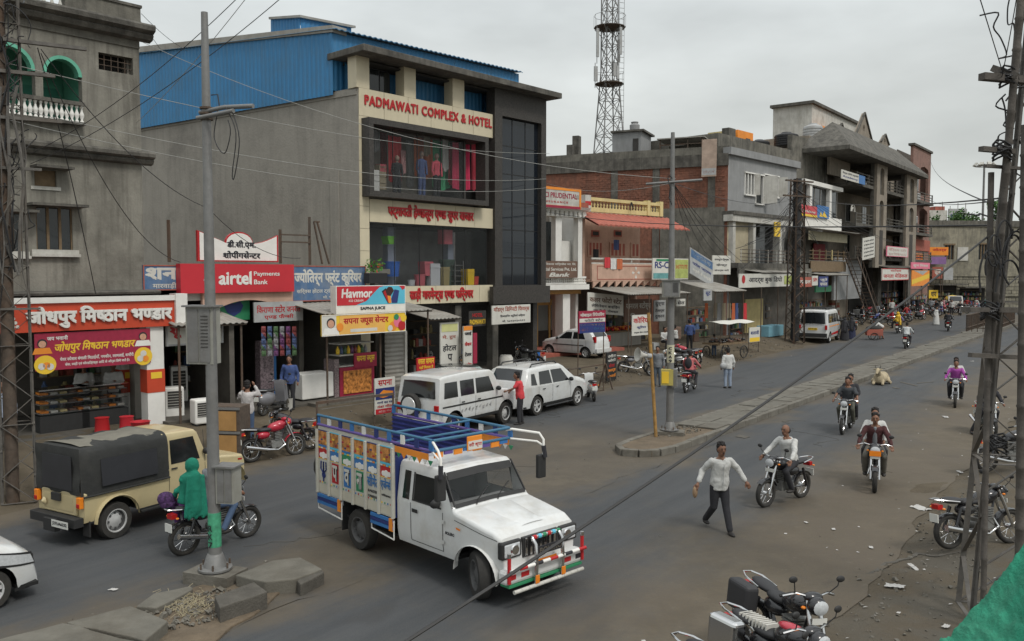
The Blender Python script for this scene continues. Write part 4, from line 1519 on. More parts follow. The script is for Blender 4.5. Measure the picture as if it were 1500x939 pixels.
bx(h4,'ledge',m_white,sa,sb+.15,-.5,.3,zg,zg+.28)
railing(h4,sa,sb,-.35,zg+.3,z2(828,405),26,m_white,th=.12)
bx(h4,'upper_back_wall',m_darkwall,sa-3,sb,2.4,2.5,zg,zb_+.5)
bx(h4,'window',m_glass,P(799,360,1.2)[0],P(811,360,1.2)[0],1.2,1.25,zg+.3,zb_-.5)
for(xa,xb)in((812,821),(845,851)):
 bx(h4,'column',m_white,P(xa,350)[0],P(xb,350)[0],-.1,.25,zg+.3,zb_-.3)
bx(h4,'entablature',m_white,sa,sb+.15,-.25,.3,zb_-.3,zb_+.05)
prof(h4,'cornice',m_white,[(0,0),(.2,.05),(.3,.18),(0,.18)],sa,sb+.2,-.25,zb_+.053)
for i in range(12):
 s_=sa+(sb-sa)*(i+.5)/12
 bx(h4,'bracket',m_whited,s_-.05,s_+.05,-.34,-.253,zb_-.25,zb_)
bx(h4,'side_return',m_white,sb-.1,sb+.1,.3,6,.5,zb_+.3)
bx(h4,'white_machine',m_white,P(823,380,.6)[0],P(836,380,.6)[0],.6,1.1,z2(828,392),z2(828,352))
B=Board(L2,793,272,851,307,-.6,'white insurance sign with maroon capitals and orange border above the white office',m_whited,border=m_or2,bw=.14)
B.txt('I CI PRUDENTIAL',m_purple,.02,.9,.48,.74,y=-.01,bold=.02)
B.txt('INSURANCE',m_redl,.05,.66,.24,.34,y=-.01,bold=.03,space=1.5)
B.poly([(.83,.55),(.9,.72),(.97,.66),(.95,.5)],m_tin,-.01)
B.rect(.02,.98,.0,.12,m_purple,-.022)
bx(h4,'sign_base',m_terra,sa,sb,-.55,-.2,zb_+.24,zb_+.5)
bx(h4,'striped_wall',m_whited,sb-.0,P(860,290)[0],-.3,.1,z2(855,310),z2(855,286))
bx(h4,'red_stripe',m_redl,sb+.003,P(860,290)[0]-.003,-.303,-.301,z2(855,301),z2(855,295))
B=Board(L2,797,382,846,407,-.65,'brown bank services board with white lettering in front of the office balustrade',m_brownboard)
B.txt('विकास सर्विसेस प्रा. लि.',m_offwhite,.03,.95,.72,.9,bold=.02)
B.txt('cial Services Pvt. Ltd.',m_offwhite,.02,.97,.42,.62,bold=.03)
B.txt('Bank',m_offwhite,.14,.76,.06,.32,bold=.04,shear=.3)
h5=house('peach_house',L2,'peach coloured house with yellow roof balustrade and sloping red tile eave')
sc_,sd_=P(853,400)[0],P(967,400)[0]
yb5=1.6
zb0,zb1=z2(900,412),z2(900,387)
zt0=z2(880,330)
bx(h5,'ground_wall',m_darkwall,sc_,sd_+.4,2.2,2.4,.3,zb0+.2)
bx(h5,'upper_wall',m_pink,sc_+.02,sd_,yb5,yb5+.2,zb0,zt0+.9)
bx(h5,'side_wall',m_pink,sd_-.2,sd_-.003,yb5+.21,7,.3,zt0+.9)
bx(h5,'side_wall',m_pink,sc_+.02,sc_+.2,-.0,7,zb0,zt0+.9)
for(xa,ya,xb,yb__)in((866,337,877,347),(899,337,910,347)):
 a,c=L2.p(xa,ya,yb5),L2.p(xb,yb__,yb5)
 w=bx(h5,'vent_window',m_terra,a[0],c[0],yb5-.06,yb5-.003,c[1],a[1])
 bx(w,'pane',m_dark,a[0]+.08,c[0]-.08,yb5-.07,yb5-.061,c[1]+.08,a[1]-.08)
za,zb_2=L2.p(880,374,yb5)[1],L2.p(880,356,yb5)[1]
for g,(xa,xb,k)in enumerate(((861,881,4),(893,915,4),(924,935,2))):
 a,c=L2.p(xa,365,yb5)[0],L2.p(xb,365,yb5)[0]
 w=bx(h5,'shutter_window',m_pink,a-.05,c+.05,yb5-.08,yb5-.003,za-.1,zb_2+.1)
 for i in range(k):
  bx(w,'slot',m_terra,a+(c-a)*(i+.2)/k,a+(c-a)*(i+.75)/k,yb5-.09,yb5-.081,za,zb_2)
bx(h5,'balcony_floor',m_pink,sc_+.2,sd_,-.5,yb5-.003,zb0-.02,zb0+.12)
bp=bx(h5,'balcony_wall',m_pink,sc_+.2,sd_+.1,-.55,-.4,zb0+.0,zb1,.02)
for(a,c,e_,f_)in((.06,.94,.1,.14),(.06,.94,.86,.9),(.06,.066,.14,.86),(.934,.94,.14,.86)):
 w_=sd_-sc_-.1
 bx(bp,'moulding',m_terra,sc_+.2+w_*a,sc_+.2+w_*c,-.565,-.552,zb0+(zb1-zb0)*e_,zb0+(zb1-zb0)*f_)
for k in range(4):
 mid=sc_+.2+(sd_-sc_-.1)*.55
 zz=(zb0+zb1)/2
 b=MB()
 a=PI/2*k
 b.prism([(mid+.1*math.cos(a),zz+.1*math.sin(a)),(mid+.3*math.cos(a+.3),zz+.3*math.sin(a+.3)),(mid+.36*math.cos(a),zz+.36*math.sin(a)),(mid+.3*math.cos(a-.3),zz+.3*math.sin(a-.3))],0,-.015,fxz(-.551))
 b.build('flower_relief',m_offwhite,bp)
for i in range(11):
 s_=sc_+.3+(sd_-sc_)*i/11
 MB().prism([(s_,zb0),(s_+(sd_-sc_)/11*.8,zb0),(s_,zb0-.35)],-.55,-.45,lambda a,c,d:(a,d,c)).build('scallop',m_pink,bp)
railing(h5,sc_+.2,sd_+.1,-.5,zb1,zb1+.35,3,m_whited,th=.06)
b=MB()
zr_in,zr_out=L2.p(866,312,.3)[1],L2.p(880,329,-1.3)[1]
for i in range(41):
 s_=sc_-.1+(sd_+1.3-sc_)*i/40
 w=.05*(i%2)
 b.v+=[(s_,.3,zr_in+w),(s_,-1.3,zr_out+w),(s_,-1.3,zr_out-.08+w),(s_,.3,zr_in-.15)]
b.f=[(4*i+j,4*i+4+j,4*i+5+j,4*i+1+j)for i in range(40)for j in range(3)]
b.m=[0]*len(b.f)
b.build('tiled_eave',m_terra,h5,fix=False)
zy0,zy1=L2.p(866,310,.3)[1],L2.p(866,289,.3)[1]
for(a,c)in((sc_+.3,sc_+.65),(L2.p(947,300,.3)[0],L2.p(951,300,.3)[0]),(sd_+.2,sd_+.5)):
 bx(h5,'roof_pier',m_yel,a,c,.2,.55,zy0,zy1+.1)
n=24
bx(h5,'roof_plinth',m_yel,sc_+.66,sd_+.19,.25,.5,zy0,zy0+.25)
bx(h5,'roof_rail',m_yel,sc_+.66,sd_+.19,.22,.53,zy1-.18,zy1)
for i in range(n):
 s_=sc_+.7+(sd_-sc_-.5)*(i+.5)/n
 baluster(h5,s_,.37,zy0+.25,zy1-.18-zy0-.25,m_yel)
b=MB()
for i in range(4):
 s_=P(925,300)[0]+.1
 b.tube([(s_+.08*math.sin(i*2),.1,zy1-.1-.02*i),(s_+.15,.05,zy1-.5),(s_-.1,.05,zy1-.6),(s_-.05,.1,zy1-.2)],.025,5)
o=b.build('cable_coil',m_black)
o.parent=None
o.location=L2.o
o.rotation_euler=(0,0,L2.rz)
tag(o,'coil of black cable hanging on the yellow roof balustrade','cable')
for i,(px,py,mm,nm)in enumerate(((873,374,'black','black'),(903,360,'blue','blue patterned'),(890,386,'red','small red'),(908,388,'orange','orange'),(899,388,'white','pale'))):
 s_,z_=P(px,py,-.6 if i>1 else .6)
 yy=-.6 if i>1 else .6
 o=MB().grid(lambda u,v_:((u-.5)*.5,.04*math.sin(u*9),v_*.6),8,3).build('laundry',m_c[mm],loc=L2.w(s_,yy,z_-.25))
 o.rotation_euler=(0,0,L2.rz)
 tag(o,nm+' cloth drying on the peach balcony','laundry')
c0=at(1066,300,58.5)
c1_=at(795,300,64)
ang2=math.degrees(math.atan2(c0.x-c1_.x,c0.y-c1_.y))
LB=Fac(c1_.x,c1_.y,ang2)
P=LB.p
h6=house('brick_hall',LB,'long brick building with concrete beam band and columns behind the peach house')
lb=P(1066,300)[0]
zb1_,zb0_=P(930,232)[1],P(930,249)[1]
zlow=P(930,380)[1]
wb=bx(h6,'brick_wall',m_brick,-8,lb-.003,0,.25,0,zb0_)
b=MB()
bh,bl=.16,.42
z=P(930,330)[1]
row=0
while z<zb0_-.1:
 s_=3+(row%2)*bl/2
 while s_<lb-.5:
  if rnd.random()<.93:
   q=rnd.uniform(.004,.03)
   b.box(s_,s_+bl-.03,-q,-.0005,z,z+bh-.025)
  s_+=bl
 z+=bh
 row+=1
kind(b.build('bricks',m_brick,h6,fix=False),'stuff')
bx(h6,'render_patch',m_plaster_d,P(967,360)[0],lb-.2,-.06,-.032,0,P(1000,305)[1])
bx(h6,'concrete_band',m_mould,-8,lb+.02,-.12,.3,zb0_+.002,zb1_)
for x in(900,961,1042):
 s_=P(x,300)[0]
 bx(h6,'concrete_column',m_mould,s_-.25,s_+.25,-.05,.2,zlow,zb0_)
bx(h6,'parapet',m_plaster_d,-8,lb,.31,.5,zb1_-.1,P(900,222)[1])
bx(h6,'roof',m_mould,-8,lb,.5,14,zb1_-.3,zb1_-.1)
bx(h6,'end_wall',m_cement2,lb-.25,lb-.01,.3,14,0,zb1_)
for(xa,ya,w_)in((834,212,.45),(839,197,.5)):
 s_,z=P(xa,ya,1.0)
 st=bx(h6,'column_stub',m_mould,s_-w_/2,s_+w_/2,1.0+.6*(xa==839),1.6+.6*(xa==839),zb1_-.15,z)
s0_,z1_=P(897,195,4)
s1_,_=P(941,195,4)
lr=bx(h6,'stair_room',m_cement2,s0_,s1_-.1,4,7,zb1_-.1,z1_)
bx(lr,'roof_slab',m_mould,s0_-.1,s1_+.15,3.8,7.2,z1_+.002,z1_+.14)
bx(lr,'door',m_dark,P(927,215,3.97)[0],P(935,215,3.97)[0],3.96,3.995,zb1_,P(930,203,4)[1])
MB().lathe([(.38,0),(.4,.5),(.25,.62),(.3,.75),(.12,.78)],12,Matrix.Translation(((s0_+s1_)/2+.3,5,z1_+.143))).build('roof_cowl',m_cement2,lr,smooth=40)
s_,z=P(927,218,2)
s0_,z1_=P(967,205,3)
s1_,z0_=P(1028,226,3)
sh=thing('rooftop_shed','light steel shed frame with flat roof on the brick building','shed',LB.w(s0_,3,zb1_-.1),LB.rz)
hh_=z1_-zb1_+.1
for i in range(4):
 bx(sh,'post',m_white if i==1 else m_rust,(s1_-s0_)*i/3-.04,(s1_-s0_)*i/3+.04,-.04,.04,0,hh_)
bx(sh,'roof_sheet',m_tin,-.2,s1_-s0_+.2,-.2,3,hh_+.003,hh_+.08)
for z in(hh_*.75,hh_*.5):
 bx(sh,'rail',m_rust,0,s1_-s0_,-.03,.03,z,z+.07)
bx(sh,'back_sheet',m_plaster_d,0,s1_-s0_,2.8,2.9,0,hh_-.1)
B=Board(LB,1028,204,1049,258,-.55,'tall faded pinkish board leaning over the parapet of the brick building',M('faded_pink',(.38,.29,.23),.8,.2,2,dirt=.4),lean=R(-3))
B.rect(.02,.98,.04,.22,m_greyboard)
B.txt('होटल',m_terra,.1,.9,.07,.18)
# phone mast
pm=LB.w(*[P(892,225,6)[0],6.0])
sc_m=FX/pm.y
zb_m=zb1_-.1
def zm(y_):
 return EYE+(400-y_)/sc_m*1.0
t=thing('phone_mast','tall lattice mobile phone mast with antenna panels and round platforms','mast',(pm.x,pm.y,zb_m),R(20))
mtp=zm(-30)
segs=11
def mw(z):
 return 1.25-.62*min(1,(z)/(zm(110)-zb_m))
b=MB()
Ht=mtp-zb_m
for i in range(4):
 q=MB()
 sx_,sy_=(-1,1,1,-1)[i],(-1,-1,1,1)[i]
 q.tube([(sx_*mw(0)*.8,sy_*mw(0)*.8,0),(sx_*mw(99)*.8,sy_*mw(99)*.8,zm(110)-zb_m),(sx_*.48,sy_*.48,Ht)],.05,6)
 q.build('mast_leg',m_steel,t)
for k in range(segs):
 z0,z1=Ht*k/segs,Ht*(k+1)/segs
 a0,a1=mw(z0)*.8,mw(z1)*.8
 for i in range(4):
  j=(i+1)%4
  C4=((-1,-1),(1,-1),(1,1),(-1,1))
  p0=(C4[i][0]*a0,C4[i][1]*a0,z0)
  p1=(C4[j][0]*a1,C4[j][1]*a1,z1)
  p2=(C4[j][0]*a0,C4[j][1]*a0,z0)
  p3=(C4[i][0]*a1,C4[i][1]*a1,z1)
  for(a,c)in((p0,p1),(p2,p3),(p3,p1)):
   MB().bar(a,c,.045).build('brace',m_steel,t)
for(ypx,r_)in((38,1.25),(118,1.15)):
 z=zm(ypx+10)-zb_m
 full=ypx<100
 q=MB()
 m_=12
 for ring in(.05,.95):
  q.tube([(r_*math.cos(2*PI*i/m_),r_*math.sin(2*PI*i/m_),z+ring)for i in range(m_+1)if full or i<6 or i>10],.016,5)
 for i in range(m_):
  if full or i<6:
   q.tube([(r_*math.cos(2*PI*i/m_),r_*math.sin(2*PI*i/m_),z),(r_*math.cos(2*PI*i/m_),r_*math.sin(2*PI*i/m_),z+.95)],.012,5)
 q.build('platform_railing',m_steel,t)
 MB().lathe([(.5,z),(r_,z+.001),(r_,z+.05),(.5,z+.05)],12).build('platform',m_rust,t)
 for i in range(4):
  MB().bar((.5*math.cos(PI/2*i+.78),.5*math.sin(PI/2*i+.78),z-.8),(r_*math.cos(PI/2*i+.78),r_*math.sin(PI/2*i+.78),z),.05).build('strut',m_steel,t)
for i,(dx,dy,y0,y1,w_)in enumerate(((-1.2,-.3,52,92,.2),(.35,-1.2,52,90,.2),(1.1,.6,60,92,.2),(-1.3,-.2,105,126,.28),(.1,-.75,101,119,.3),(.3,-.8,104,123,.22))):
 q=MB()
 za,zb2=zm(y1)-zb_m,zm(y0)-zb_m
 q.box(dx-w_/2,dx+w_/2,dy-.09,dy+.05,za,zb2)
 o=q.build('antenna_panel',m_greyboard,t)
 MB().tube([(dx,dy+.1,za-.5),(dx,dy+.1,zb2+.3)],.03,5).build('antenna_pipe',m_steel,t)
q=MB()
for k in range(36):
 q.box(.55,.95,-.62,-.6,Ht*.98*k/36,Ht*.98*k/36+.03)
q.box(.53,.55,-.63,-.6,0,Ht*.98)
q.box(.95,.97,-.63,-.6,0,Ht*.98)
q.build('ladder',m_steel,t)
for a in((.0,0),(.35,.2),(-.35,.2)):
 MB().tube([(a[0],a[1],Ht),(a[0]*.6,a[1],Ht+1.6)],.02,5).build('rod',m_steel,t)
 # 5. grey house with white window frames
L3=Fac(c0.x,c0.y,43)
P=L3.p
def z3(px,py,y=0.0):
 return L3.p(px,py,y)[1]
h7=house('grey_house',L3,'plain grey cement house with white framed windows and a cream shop below')
s1_=P(1166,300)[0]
zt_,zl_=z3(1066,226),z3(1066,309)
wn=[(P(1091,253),P(1104,286)),(P(1107,256),P(1117,299)),(P(1119,256),P(1139,289))]
wallp(h7,'upper_wall',m_cement2,0,s1_,zl_,zt_,0,.3,holes=[(a[0],c[0],c[1],a[1])for a,c in wn])
bx(h7,'roof_edge',m_cement2,-.1,s1_+.2,-.25,.35,zt_+.003,zt_+.5)
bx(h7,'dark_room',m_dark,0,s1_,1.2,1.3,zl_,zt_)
for a,c in wn:
 x0,x1,z0,z1=a[0],c[0],c[1],a[1]
 n=3 if x1-x0>1.3 else 1
 w=bx(h7,'window',m_white,x0-.1,x1+.1,-.12,-.003,z1-.01,z1+.08)
 bx(w,'sill',m_white,x0-.1,x1+.1,-.14,-.004,z0-.1,z0)
 for k in range(n+1):
  s_=x0+(x1-x0)*k/n
  bx(w,'frame',m_white,s_-.05,s_+.05,-.05,.1,z0+.001,z1-.011)
 bx(w,'pane',m_glass,x0,x1,.12,.13,z0,z1)
 o=MB().box(0,(x1-x0)/n*.85,-.03,.0,z0,z1).build('open_shutter',m_whited,w)
 o.location=(x1+.04,-.06,0)
 o.rotation_euler=(0,0,R(-60))
bx(h7,'ledge',m_mould,-.2,s1_,-.6,.3,zl_-.25,zl_-.004)
zf_=z3(1066,385)
bx(h7,'balcony_slab',m_mould,-.4,s1_,-1.1,.3,zf_-.35,zf_-.01)
b=MB()
wallp(h7,'lower_wall',M('dull_cream',(.42,.37,.26),.85,.12,2,dirt=.4,dcol=(.25,.2,.14)),0,P(1096,350)[0],zf_,zl_-.26,0,.2)
bx(h7,'glass_front',m_glass,P(1100,350)[0],P(1132,350)[0],.25,.28,zf_,zl_-.8)
for x in(1067,1097,1136):
 s_=P(x,350)[0]
 bx(h7,'pillar',m_whited,s_-.02,s_+.35,-.35,.2,zf_,zl_-.45)
bx(h7,'beam',m_whited,-.2,s1_-.1,-.5,.2,zl_-.7,zl_-.26)
bx(h7,'dark_room',m_dark,0,s1_,1.4,1.5,.5,zl_)
bx(h7,'side_wall',m_cement2,-.003,.25,.31,9,0,zt_-.1)
b=MB()
for k in range(4):
 b.tube([(0,-1.0,zf_+.15+.25*k),(s1_-.3,-1.0,zf_+.15+.25*k)],.025,5)
b.build('balcony_rail',m_rust,h7)
for k in range(8):
 MB().tube([(s1_*k/8+.1,-1.0,zf_),(s1_*k/8+.1,-1.0,zf_+.95)],.03,5).build('baluster',m_whited,h7)
bx(h7,'apron_wall',m_plaster_d,-.4,s1_+.5,-1.15,-1.0,zf_-1.0,zf_-.36)
bx(h7,'ground_wall',m_darkwall,-.2,s1_+.5,.4,.6,.3,zf_-.4)
bx(h7,'yellow_wall',m_yel,P(1092,440,.3)[0],P(1118,440,.3)[0],.3,.39,.5,3)
B=Board(L3,1135,325,1143,347,-.6,'narrow yellow hanging board at the right of the cream shop front',m_yellow)
B.txt('दुकान',m_ink,.1,.9,.5,.9)
hb=house('stained_upper_block',L3,'mould stained rendered block rising behind the grey house, carrying black water tanks','building')
yb7=3.2
a=P(1052,230,yb7)[0]
c=P(1211,230,yb7)[0]
bx(hb,'wall',m_plaster_d,a,c,yb7,yb7+6,zt_-1.5,P(1130,213,yb7)[1])
bx(hb,'pilaster',m_mould,c-.4,c+.05,yb7-.1,yb7+.3,zt_-4,P(1211,190,yb7)[1])
bx(hb,'raised_wall',m_plaster_d,P(1160,213,yb7)[0],c-.41,yb7+.02,yb7+.4,zt_-1.5,P(1190,205,yb7)[1])
def tank(fac,px,py0,py1,w,y,label,mat=m_black):
 s_,z1=fac.p(px,py0,y)
 z0=fac.p(px,py1,y)[1]
 h=z1-z0
 b=MB()
 pr=[(w*.96,0)]
 for k in range(5):
  pr+=[(w,h*(.05+.15*k)),(w,h*(.13+.15*k)),(w*.95,h*(.15+.15*k)),(w*.95,h*(.18+.15*k))]
 pr+=[(w*.9,h*.82),(w*.45,h*.93),(w*.4,h),(.01,h)]
 b.lathe(pr,16)
 o=b.build('water_tank',mat,smooth=30,loc=fac.w(s_,y,z0))
 tag(o,label,'water tank')
tank(L3,1152,194,215,1.05,yb7+1.5,'large black ribbed water tank above the grey house')
tank(L3,1085,209,222,.9,yb7+1.5,'small black water tank half hidden behind the parapet, left one')
tank(L3,1112,205,222,.9,yb7+2.5,'black water tank behind the parapet, between the small and the large one')
a,z1=P(1062,185,9)
c,z0=P(1103,212,9)
oh=house('orange_house',L3,'small orange rooftop house with a pale wall, seen above the parapet')
bx(oh,'orange_wall',m_or2,(a+c)/2-.3,c,9,11,z0-2,z1,.0)
bx(oh,'pale_wall',m_yel,a+.5,(a+c)/2-.31,9.2,11,z0-2,z1-.3)
bx(oh,'window',m_glass,c-1.4,c-.6,8.95,8.99,z0-.3,z1-.6)
bx(oh,'balcony',m_mould,a,a+1.2,8.6,9.3,z0,z0+.9)
# 6. white house with advert panels
L3=Fac(at(1166,400,69).x,69,38)
P=L3.p
h8=house('white_house',L3,'narrow white house with tall glazing and a red and blue advertisement','building')
sa8,sb8=P(1166,300)[0],P(1222,300)[0]
z1_,z0_=z3(1166,262),z3(1166,313)
yf=-.6
bx(h8,'wall',m_white,sa8+.1,sb8,1.0,5,0,z1_)
bx(h8,'roof_slab',m_white,sa8,sb8+.2,yf-.1,1.0,z1_-.35,z1_)
for x in(1170,1187,1216):
 s_=L3.p(x,290,yf)[0]
 bx(h8,'pillar',m_white,s_-.1,s_+.45,yf,yf+.3,z0_,z1_-.351)
bx(h8,'glazing',m_glass,sa8+.2,sb8,yf+.35,yf+.4,z0_,z1_-.36)
for i in range(7):
 s_=sa8+.6+(sb8-sa8-.8)*i/6
 bx(h8,'mullion',m_tin,s_-.03,s_+.03,yf+.31,yf+.345,z0_,z1_-.4)
bx(h8,'white_panel',m_white,sa8,sb8+.1,yf-.05,yf+.3,z3(1166,334),z0_-.003)
B=Board(L3,1168,298,1197,319,yf-.2,'red and yellow advertisement panel on the white house',m_red)
B.rect(0,1,0,.2,m_yellow)
B.txt('Nutritious',m_offwhite,.08,.9,.35,.6,bold=.03,shear=.2)
B=Board(L3,1197,300,1214,321,yf-.2,'blue advertisement panel beside the red one on the white house',m_bluep)
B.poly([(.2,.1),(.3,.5),(.45,.2),(.6,.6),(.8,.2),(.9,.1)],m_yellow)
tinroof('tin_awning',L3,P(1164,330)[0],P(1228,330)[0],yf+.6,1.9,z3(1190,335),z3(1190,339),'grey tin awning on the upper floor of the white house',posts=False)
bx(h8,'faded_fascia',M('faded_yellow',(.32,.29,.2),.8,.2),sa8-.2,sb8,-1.2,-1.1,z3(1190,354),z3(1190,341))
bx(h8,'red_shutter',M('red_curtain',(.2,.03,.035),.8),P(1196,370)[0],P(1212,370)[0],.2,.3,z3(1190,381),z3(1190,356))
bx(h8,'balcony_slab',m_mould,sa8-.2,sb8,-1.2,.9,z3(1190,386),z3(1190,382))
bx(h8,'tin_apron',m_wood,sa8,sb8-.5,-1.3,-1.22,z3(1190,398),z3(1190,383))
for k in range(3):
 MB().tube([(sa8,-1.15,z3(1190,381)+.1+.3*k),(sb8,-1.15,z3(1190,381)+.1+.3*k)],.03,5).build('rail',m_wood,h8)
for k in range(6):
 s_=sa8+(sb8-sa8)*(k+.5)/6
 bx(h8,'rail_post',m_yel if k==3 else m_wood,s_-.06,s_+.06,-1.2,-1.1,z3(1190,381),z3(1190,366))
bx(h8,'dark_room',m_darkwall,sa8,sb8,.5,.6,.5,z3(1190,341))
# 7. tall unfinished looking tower building with gables
h9=house('gabled_tower_building',L3,'tall brownish building with triangular gables, hipped porch roof and two tall arched piers')
P=L3.p
m_tau=M('taupe_render',(.26,.225,.18),.92,.2,1.5,.3,dirt=.5,dcol=(.13,.115,.095),streak=.5)
sa9,sb9=P(1213,300)[0],P(1352,300)[0]
zT=z3(1262,244)
bx(h9,'wall',m_tau,sa9,sb9-.3,1.8,9,0,z3(1230,215,1.8))
for z_,nm in((z3(1262,275),'floor'),(z3(1262,331),'floor'),(z3(1262,377),'floor')):
 bx(h9,'balcony_slab',m_mould,P(1233,300)[0],sb9-.6,-1.3,1.79,z_-.3,z_)
 for k in range(3):
  MB().tube([(P(1233,300)[0],-1.25,z_+.25+.3*k),(sb9-1,-1.25,z_+.25+.3*k)],.05,5).build('balcony_rail',m_mould,h9)
 for k in range(9):
  s_=P(1233,300)[0]+(sb9-1.2-P(1233,300)[0])*k/8
  bx(h9,'rail_post',m_mould,s_,s_+.12,-1.3,-1.18,z_,z_+.95)
 for x in(1238,1262,1320):
  s_=P(x,300,1.8)[0]
  w=bx(h9,'window',m_whited,s_,s_+1.5,1.72,1.798,z_+.5,z_+2.4)
  bx(w,'pane',m_glass,s_+.1,s_+.7,1.7,1.718,z_+.6,z_+2.3)
  bx(w,'pane',m_glass,s_+.8,s_+1.4,1.7,1.718,z_+.6,z_+2.3)
def pier(xa,xb,y=-1.6):
 a,c=P(xa,300,y)[0],P(xb,300,y)[0]
 z0,z1=z3(1290,392,y),z3(1290,234,y)
 b=MB()
 H_=z1-z0
 w_=c-a
 hs=[]
 for(u0,u1)in((.38,.64),(.68,.94)):
  pts=[(a+w_*.3,z0+H_*u0),(a+w_*.7,z0+H_*u0)]+[(a+w_*(.5+.2*math.cos(PI*i/6)),z0+H_*(u1-.05)+H_*.04*math.sin(PI*i/6))for i in range(7)]
  hs.append(pts)
 b.prism([(a,z0),(c,z0),(c,z1),(a,z1)],0,.25,fxz(y),holes=hs)
 pr=b.build('tall_pier',m_tau,h9)
 bx(pr,'pier_back',m_mould,a,c,y+.252,y+.6,z0,z1)
 bx(pr,'carved_panel',M('carved_dark',(.05,.045,.04),.8,.6,12),a+w_*.35,a+w_*.65,y-.03,y-.003,z0+H_*.03,z0+H_*.35)
pier(1284,1299)
pier(1328,1343)
b=MB()
za,zb_=z3(1285,232,-1.8),z3(1285,210,.5)
x0,x1=P(1234,230,-1.8)[0],P(1352,240,-1.8)[0]
b.add([(x0,-2.4,za),(x1,-2.4,za),(x1,2.5,za),(x0,2.5,za),(x0+3.5,0.2,zb_),(x1-3.5,.2,zb_),(x0,-2.4,za-.35),(x1,-2.4,za-.35),(x1,2.5,za-.35),(x0,2.5,za-.35)],[(0,1,5,4),(1,2,5),(2,3,4,5),(3,0,4),(6,7,1,0),(7,8,2,1),(9,6,0,3),(6,9,8,7)])
b.build('hipped_roof',m_mould,h9)
for i,(xa,xb,yt,ybm,yy)in enumerate(((1216,1246,181,222,.5),(1253,1277,165,202,1.2),(1290,1302,197,212,1.5))):
 a,zb2=P(xa,ybm,yy)
 c,_=P(xb,ybm,yy)
 zt2=P((xa+xb)/2,yt,yy)[1]
 b=MB()
 mid=(a+c)/2
 zc2_=(zt2+zb2)/2
 b.prism([(a,zb2-2),(c,zb2-2),(c,zb2+.3),(mid,zt2),(a,zb2+.3)],0,.25,fxz(yy),holes=[[(mid+.28*math.cos(k),zc2_-.1+.35*math.sin(k))for k in(0,.9,1.57,2.2,3.14,4,4.71,5.4)]])
 g=b.build('gable',m_tau,h9)
 for sgn in(0,1):
  q=MB()
  p0=(a,yy-.05,zb2+.35)if sgn==0 else(c,yy-.05,zb2+.35)
  q.bar(p0,(mid,yy-.05,zt2+.05),.18,.14)
  q.build('gable_coping',m_mould,g)
bx(h9,'upper_room',m_whited,P(1189,185,5)[0],P(1258,185,5)[0],5,9,zT,P(1230,171,5)[1])
bx(h9,'room_roof',m_mould,P(1187,185,5)[0],P(1262,185,5)[0],4.7,9.2,P(1230,171,5)[1]+.003,P(1230,167,5)[1])
B=Board(L3,1205,184,1226,206,3.9,'orange rooftop tank housing in front of the pale upper room',m_or2,'tank_housing','tank housing',th=.9)
tank(L3,1191,181,207,.95,4.0,'tall grey cylindrical tank left of the orange panel on the tower roof',m_greyboard)
B=Board(L3,1233,248,1267,271,-1.5,'white and blue coaching board on the upper balcony of the gabled building',m_offwhite)
B.rect(.72,1,0,1,m_bluep)
B.txt('शिक्षा कोचिंग क्लासेस',m_ink,.04,.7,.55,.85,bold=.03)
B.txt('Academy',m_navy,.04,.68,.15,.45,bold=.03)
B=Board(L3,1264,349,1281,382,-1.9,'tilted white notice board with dark lines of text on the gabled building',m_offwhite,skew=.35)
for k in range(5):
 B.txt('डॉ. क्लिनिक सोनोग्राफी',m_ink,.1,.9,.1+.17*k,.2+.17*k,bold=.04)
B=Board(L3,1299,360,1330,377,-1.9,'pink medical shop board with red Hindi lettering between the tall piers',m_pinkp)
B.rect(.03,.97,.06,.94,m_offwhite)
B.txt('मेडिकल स्टोर',m_redl,.08,.92,.5,.85,bold=.04)
B.txt('बाल चिकित्सालय',m_redl,.08,.92,.12,.42,bold=.04)
b=MB()
a=P(1246,330,-1.4)[0]
z0=z3(1262,331)
for r_ in(.35,.6):
 b.tube([(a+.6+r_*math.cos(PI*i/10),-1.4,z0+.9+r_*math.sin(PI*i/10))for i in range(11)],.05,5)
b.build('arched_rail',m_whited,h9)
h10=house('pink_annex',L3,'pink house with jagged arched openings at the right end of the gabled building')
m_rosy=M('rosy_plaster',(.23,.135,.11),.9,.2,2,dirt=.4)
sa10,sb10=P(1336,300,-.2)[0],P(1362,300,-.2)[0]
zz1,zz0=z3(1362,226),z3(1362,398)
ops=[]
for(ya,yb_)in((246,290),(307,350)):
 a,c=P(1347,300,-.2)[0],P(1359,300,-.2)[0]
 z0,z1=z3(1355,yb_),z3(1355,ya)
 m1=(a+c)/2
 ops.append([(a,z0+.3),(a+.3,z0),(m1,z0+.25),(c-.3,z0),(c,z0+.3),(c,z1-.5),(c-.4,z1-.2),(m1,z1),(a+.4,z1-.2),(a,z1-.5)])
MB().prism([(sa10,0),(sb10,0),(sb10,zz1),(sa10,zz1)],0,.3,fxz(-.2),holes=ops).build('wall',m_rosy,h10)
bx(h10,'inner_wall',m_darkwall,sa10,sb10,1.5,1.6,0,zz1-.3)
bx(h10,'side_wall',m_rosy,sb10-.2,sb10-.003,.11,6,0,zz1)
bx(h10,'blue_panel',m_greyboard,P(1341,300,-.3)[0]-.6,P(1348,300,-.3)[0],-.3,-.24,z3(1345,300),z3(1345,284))
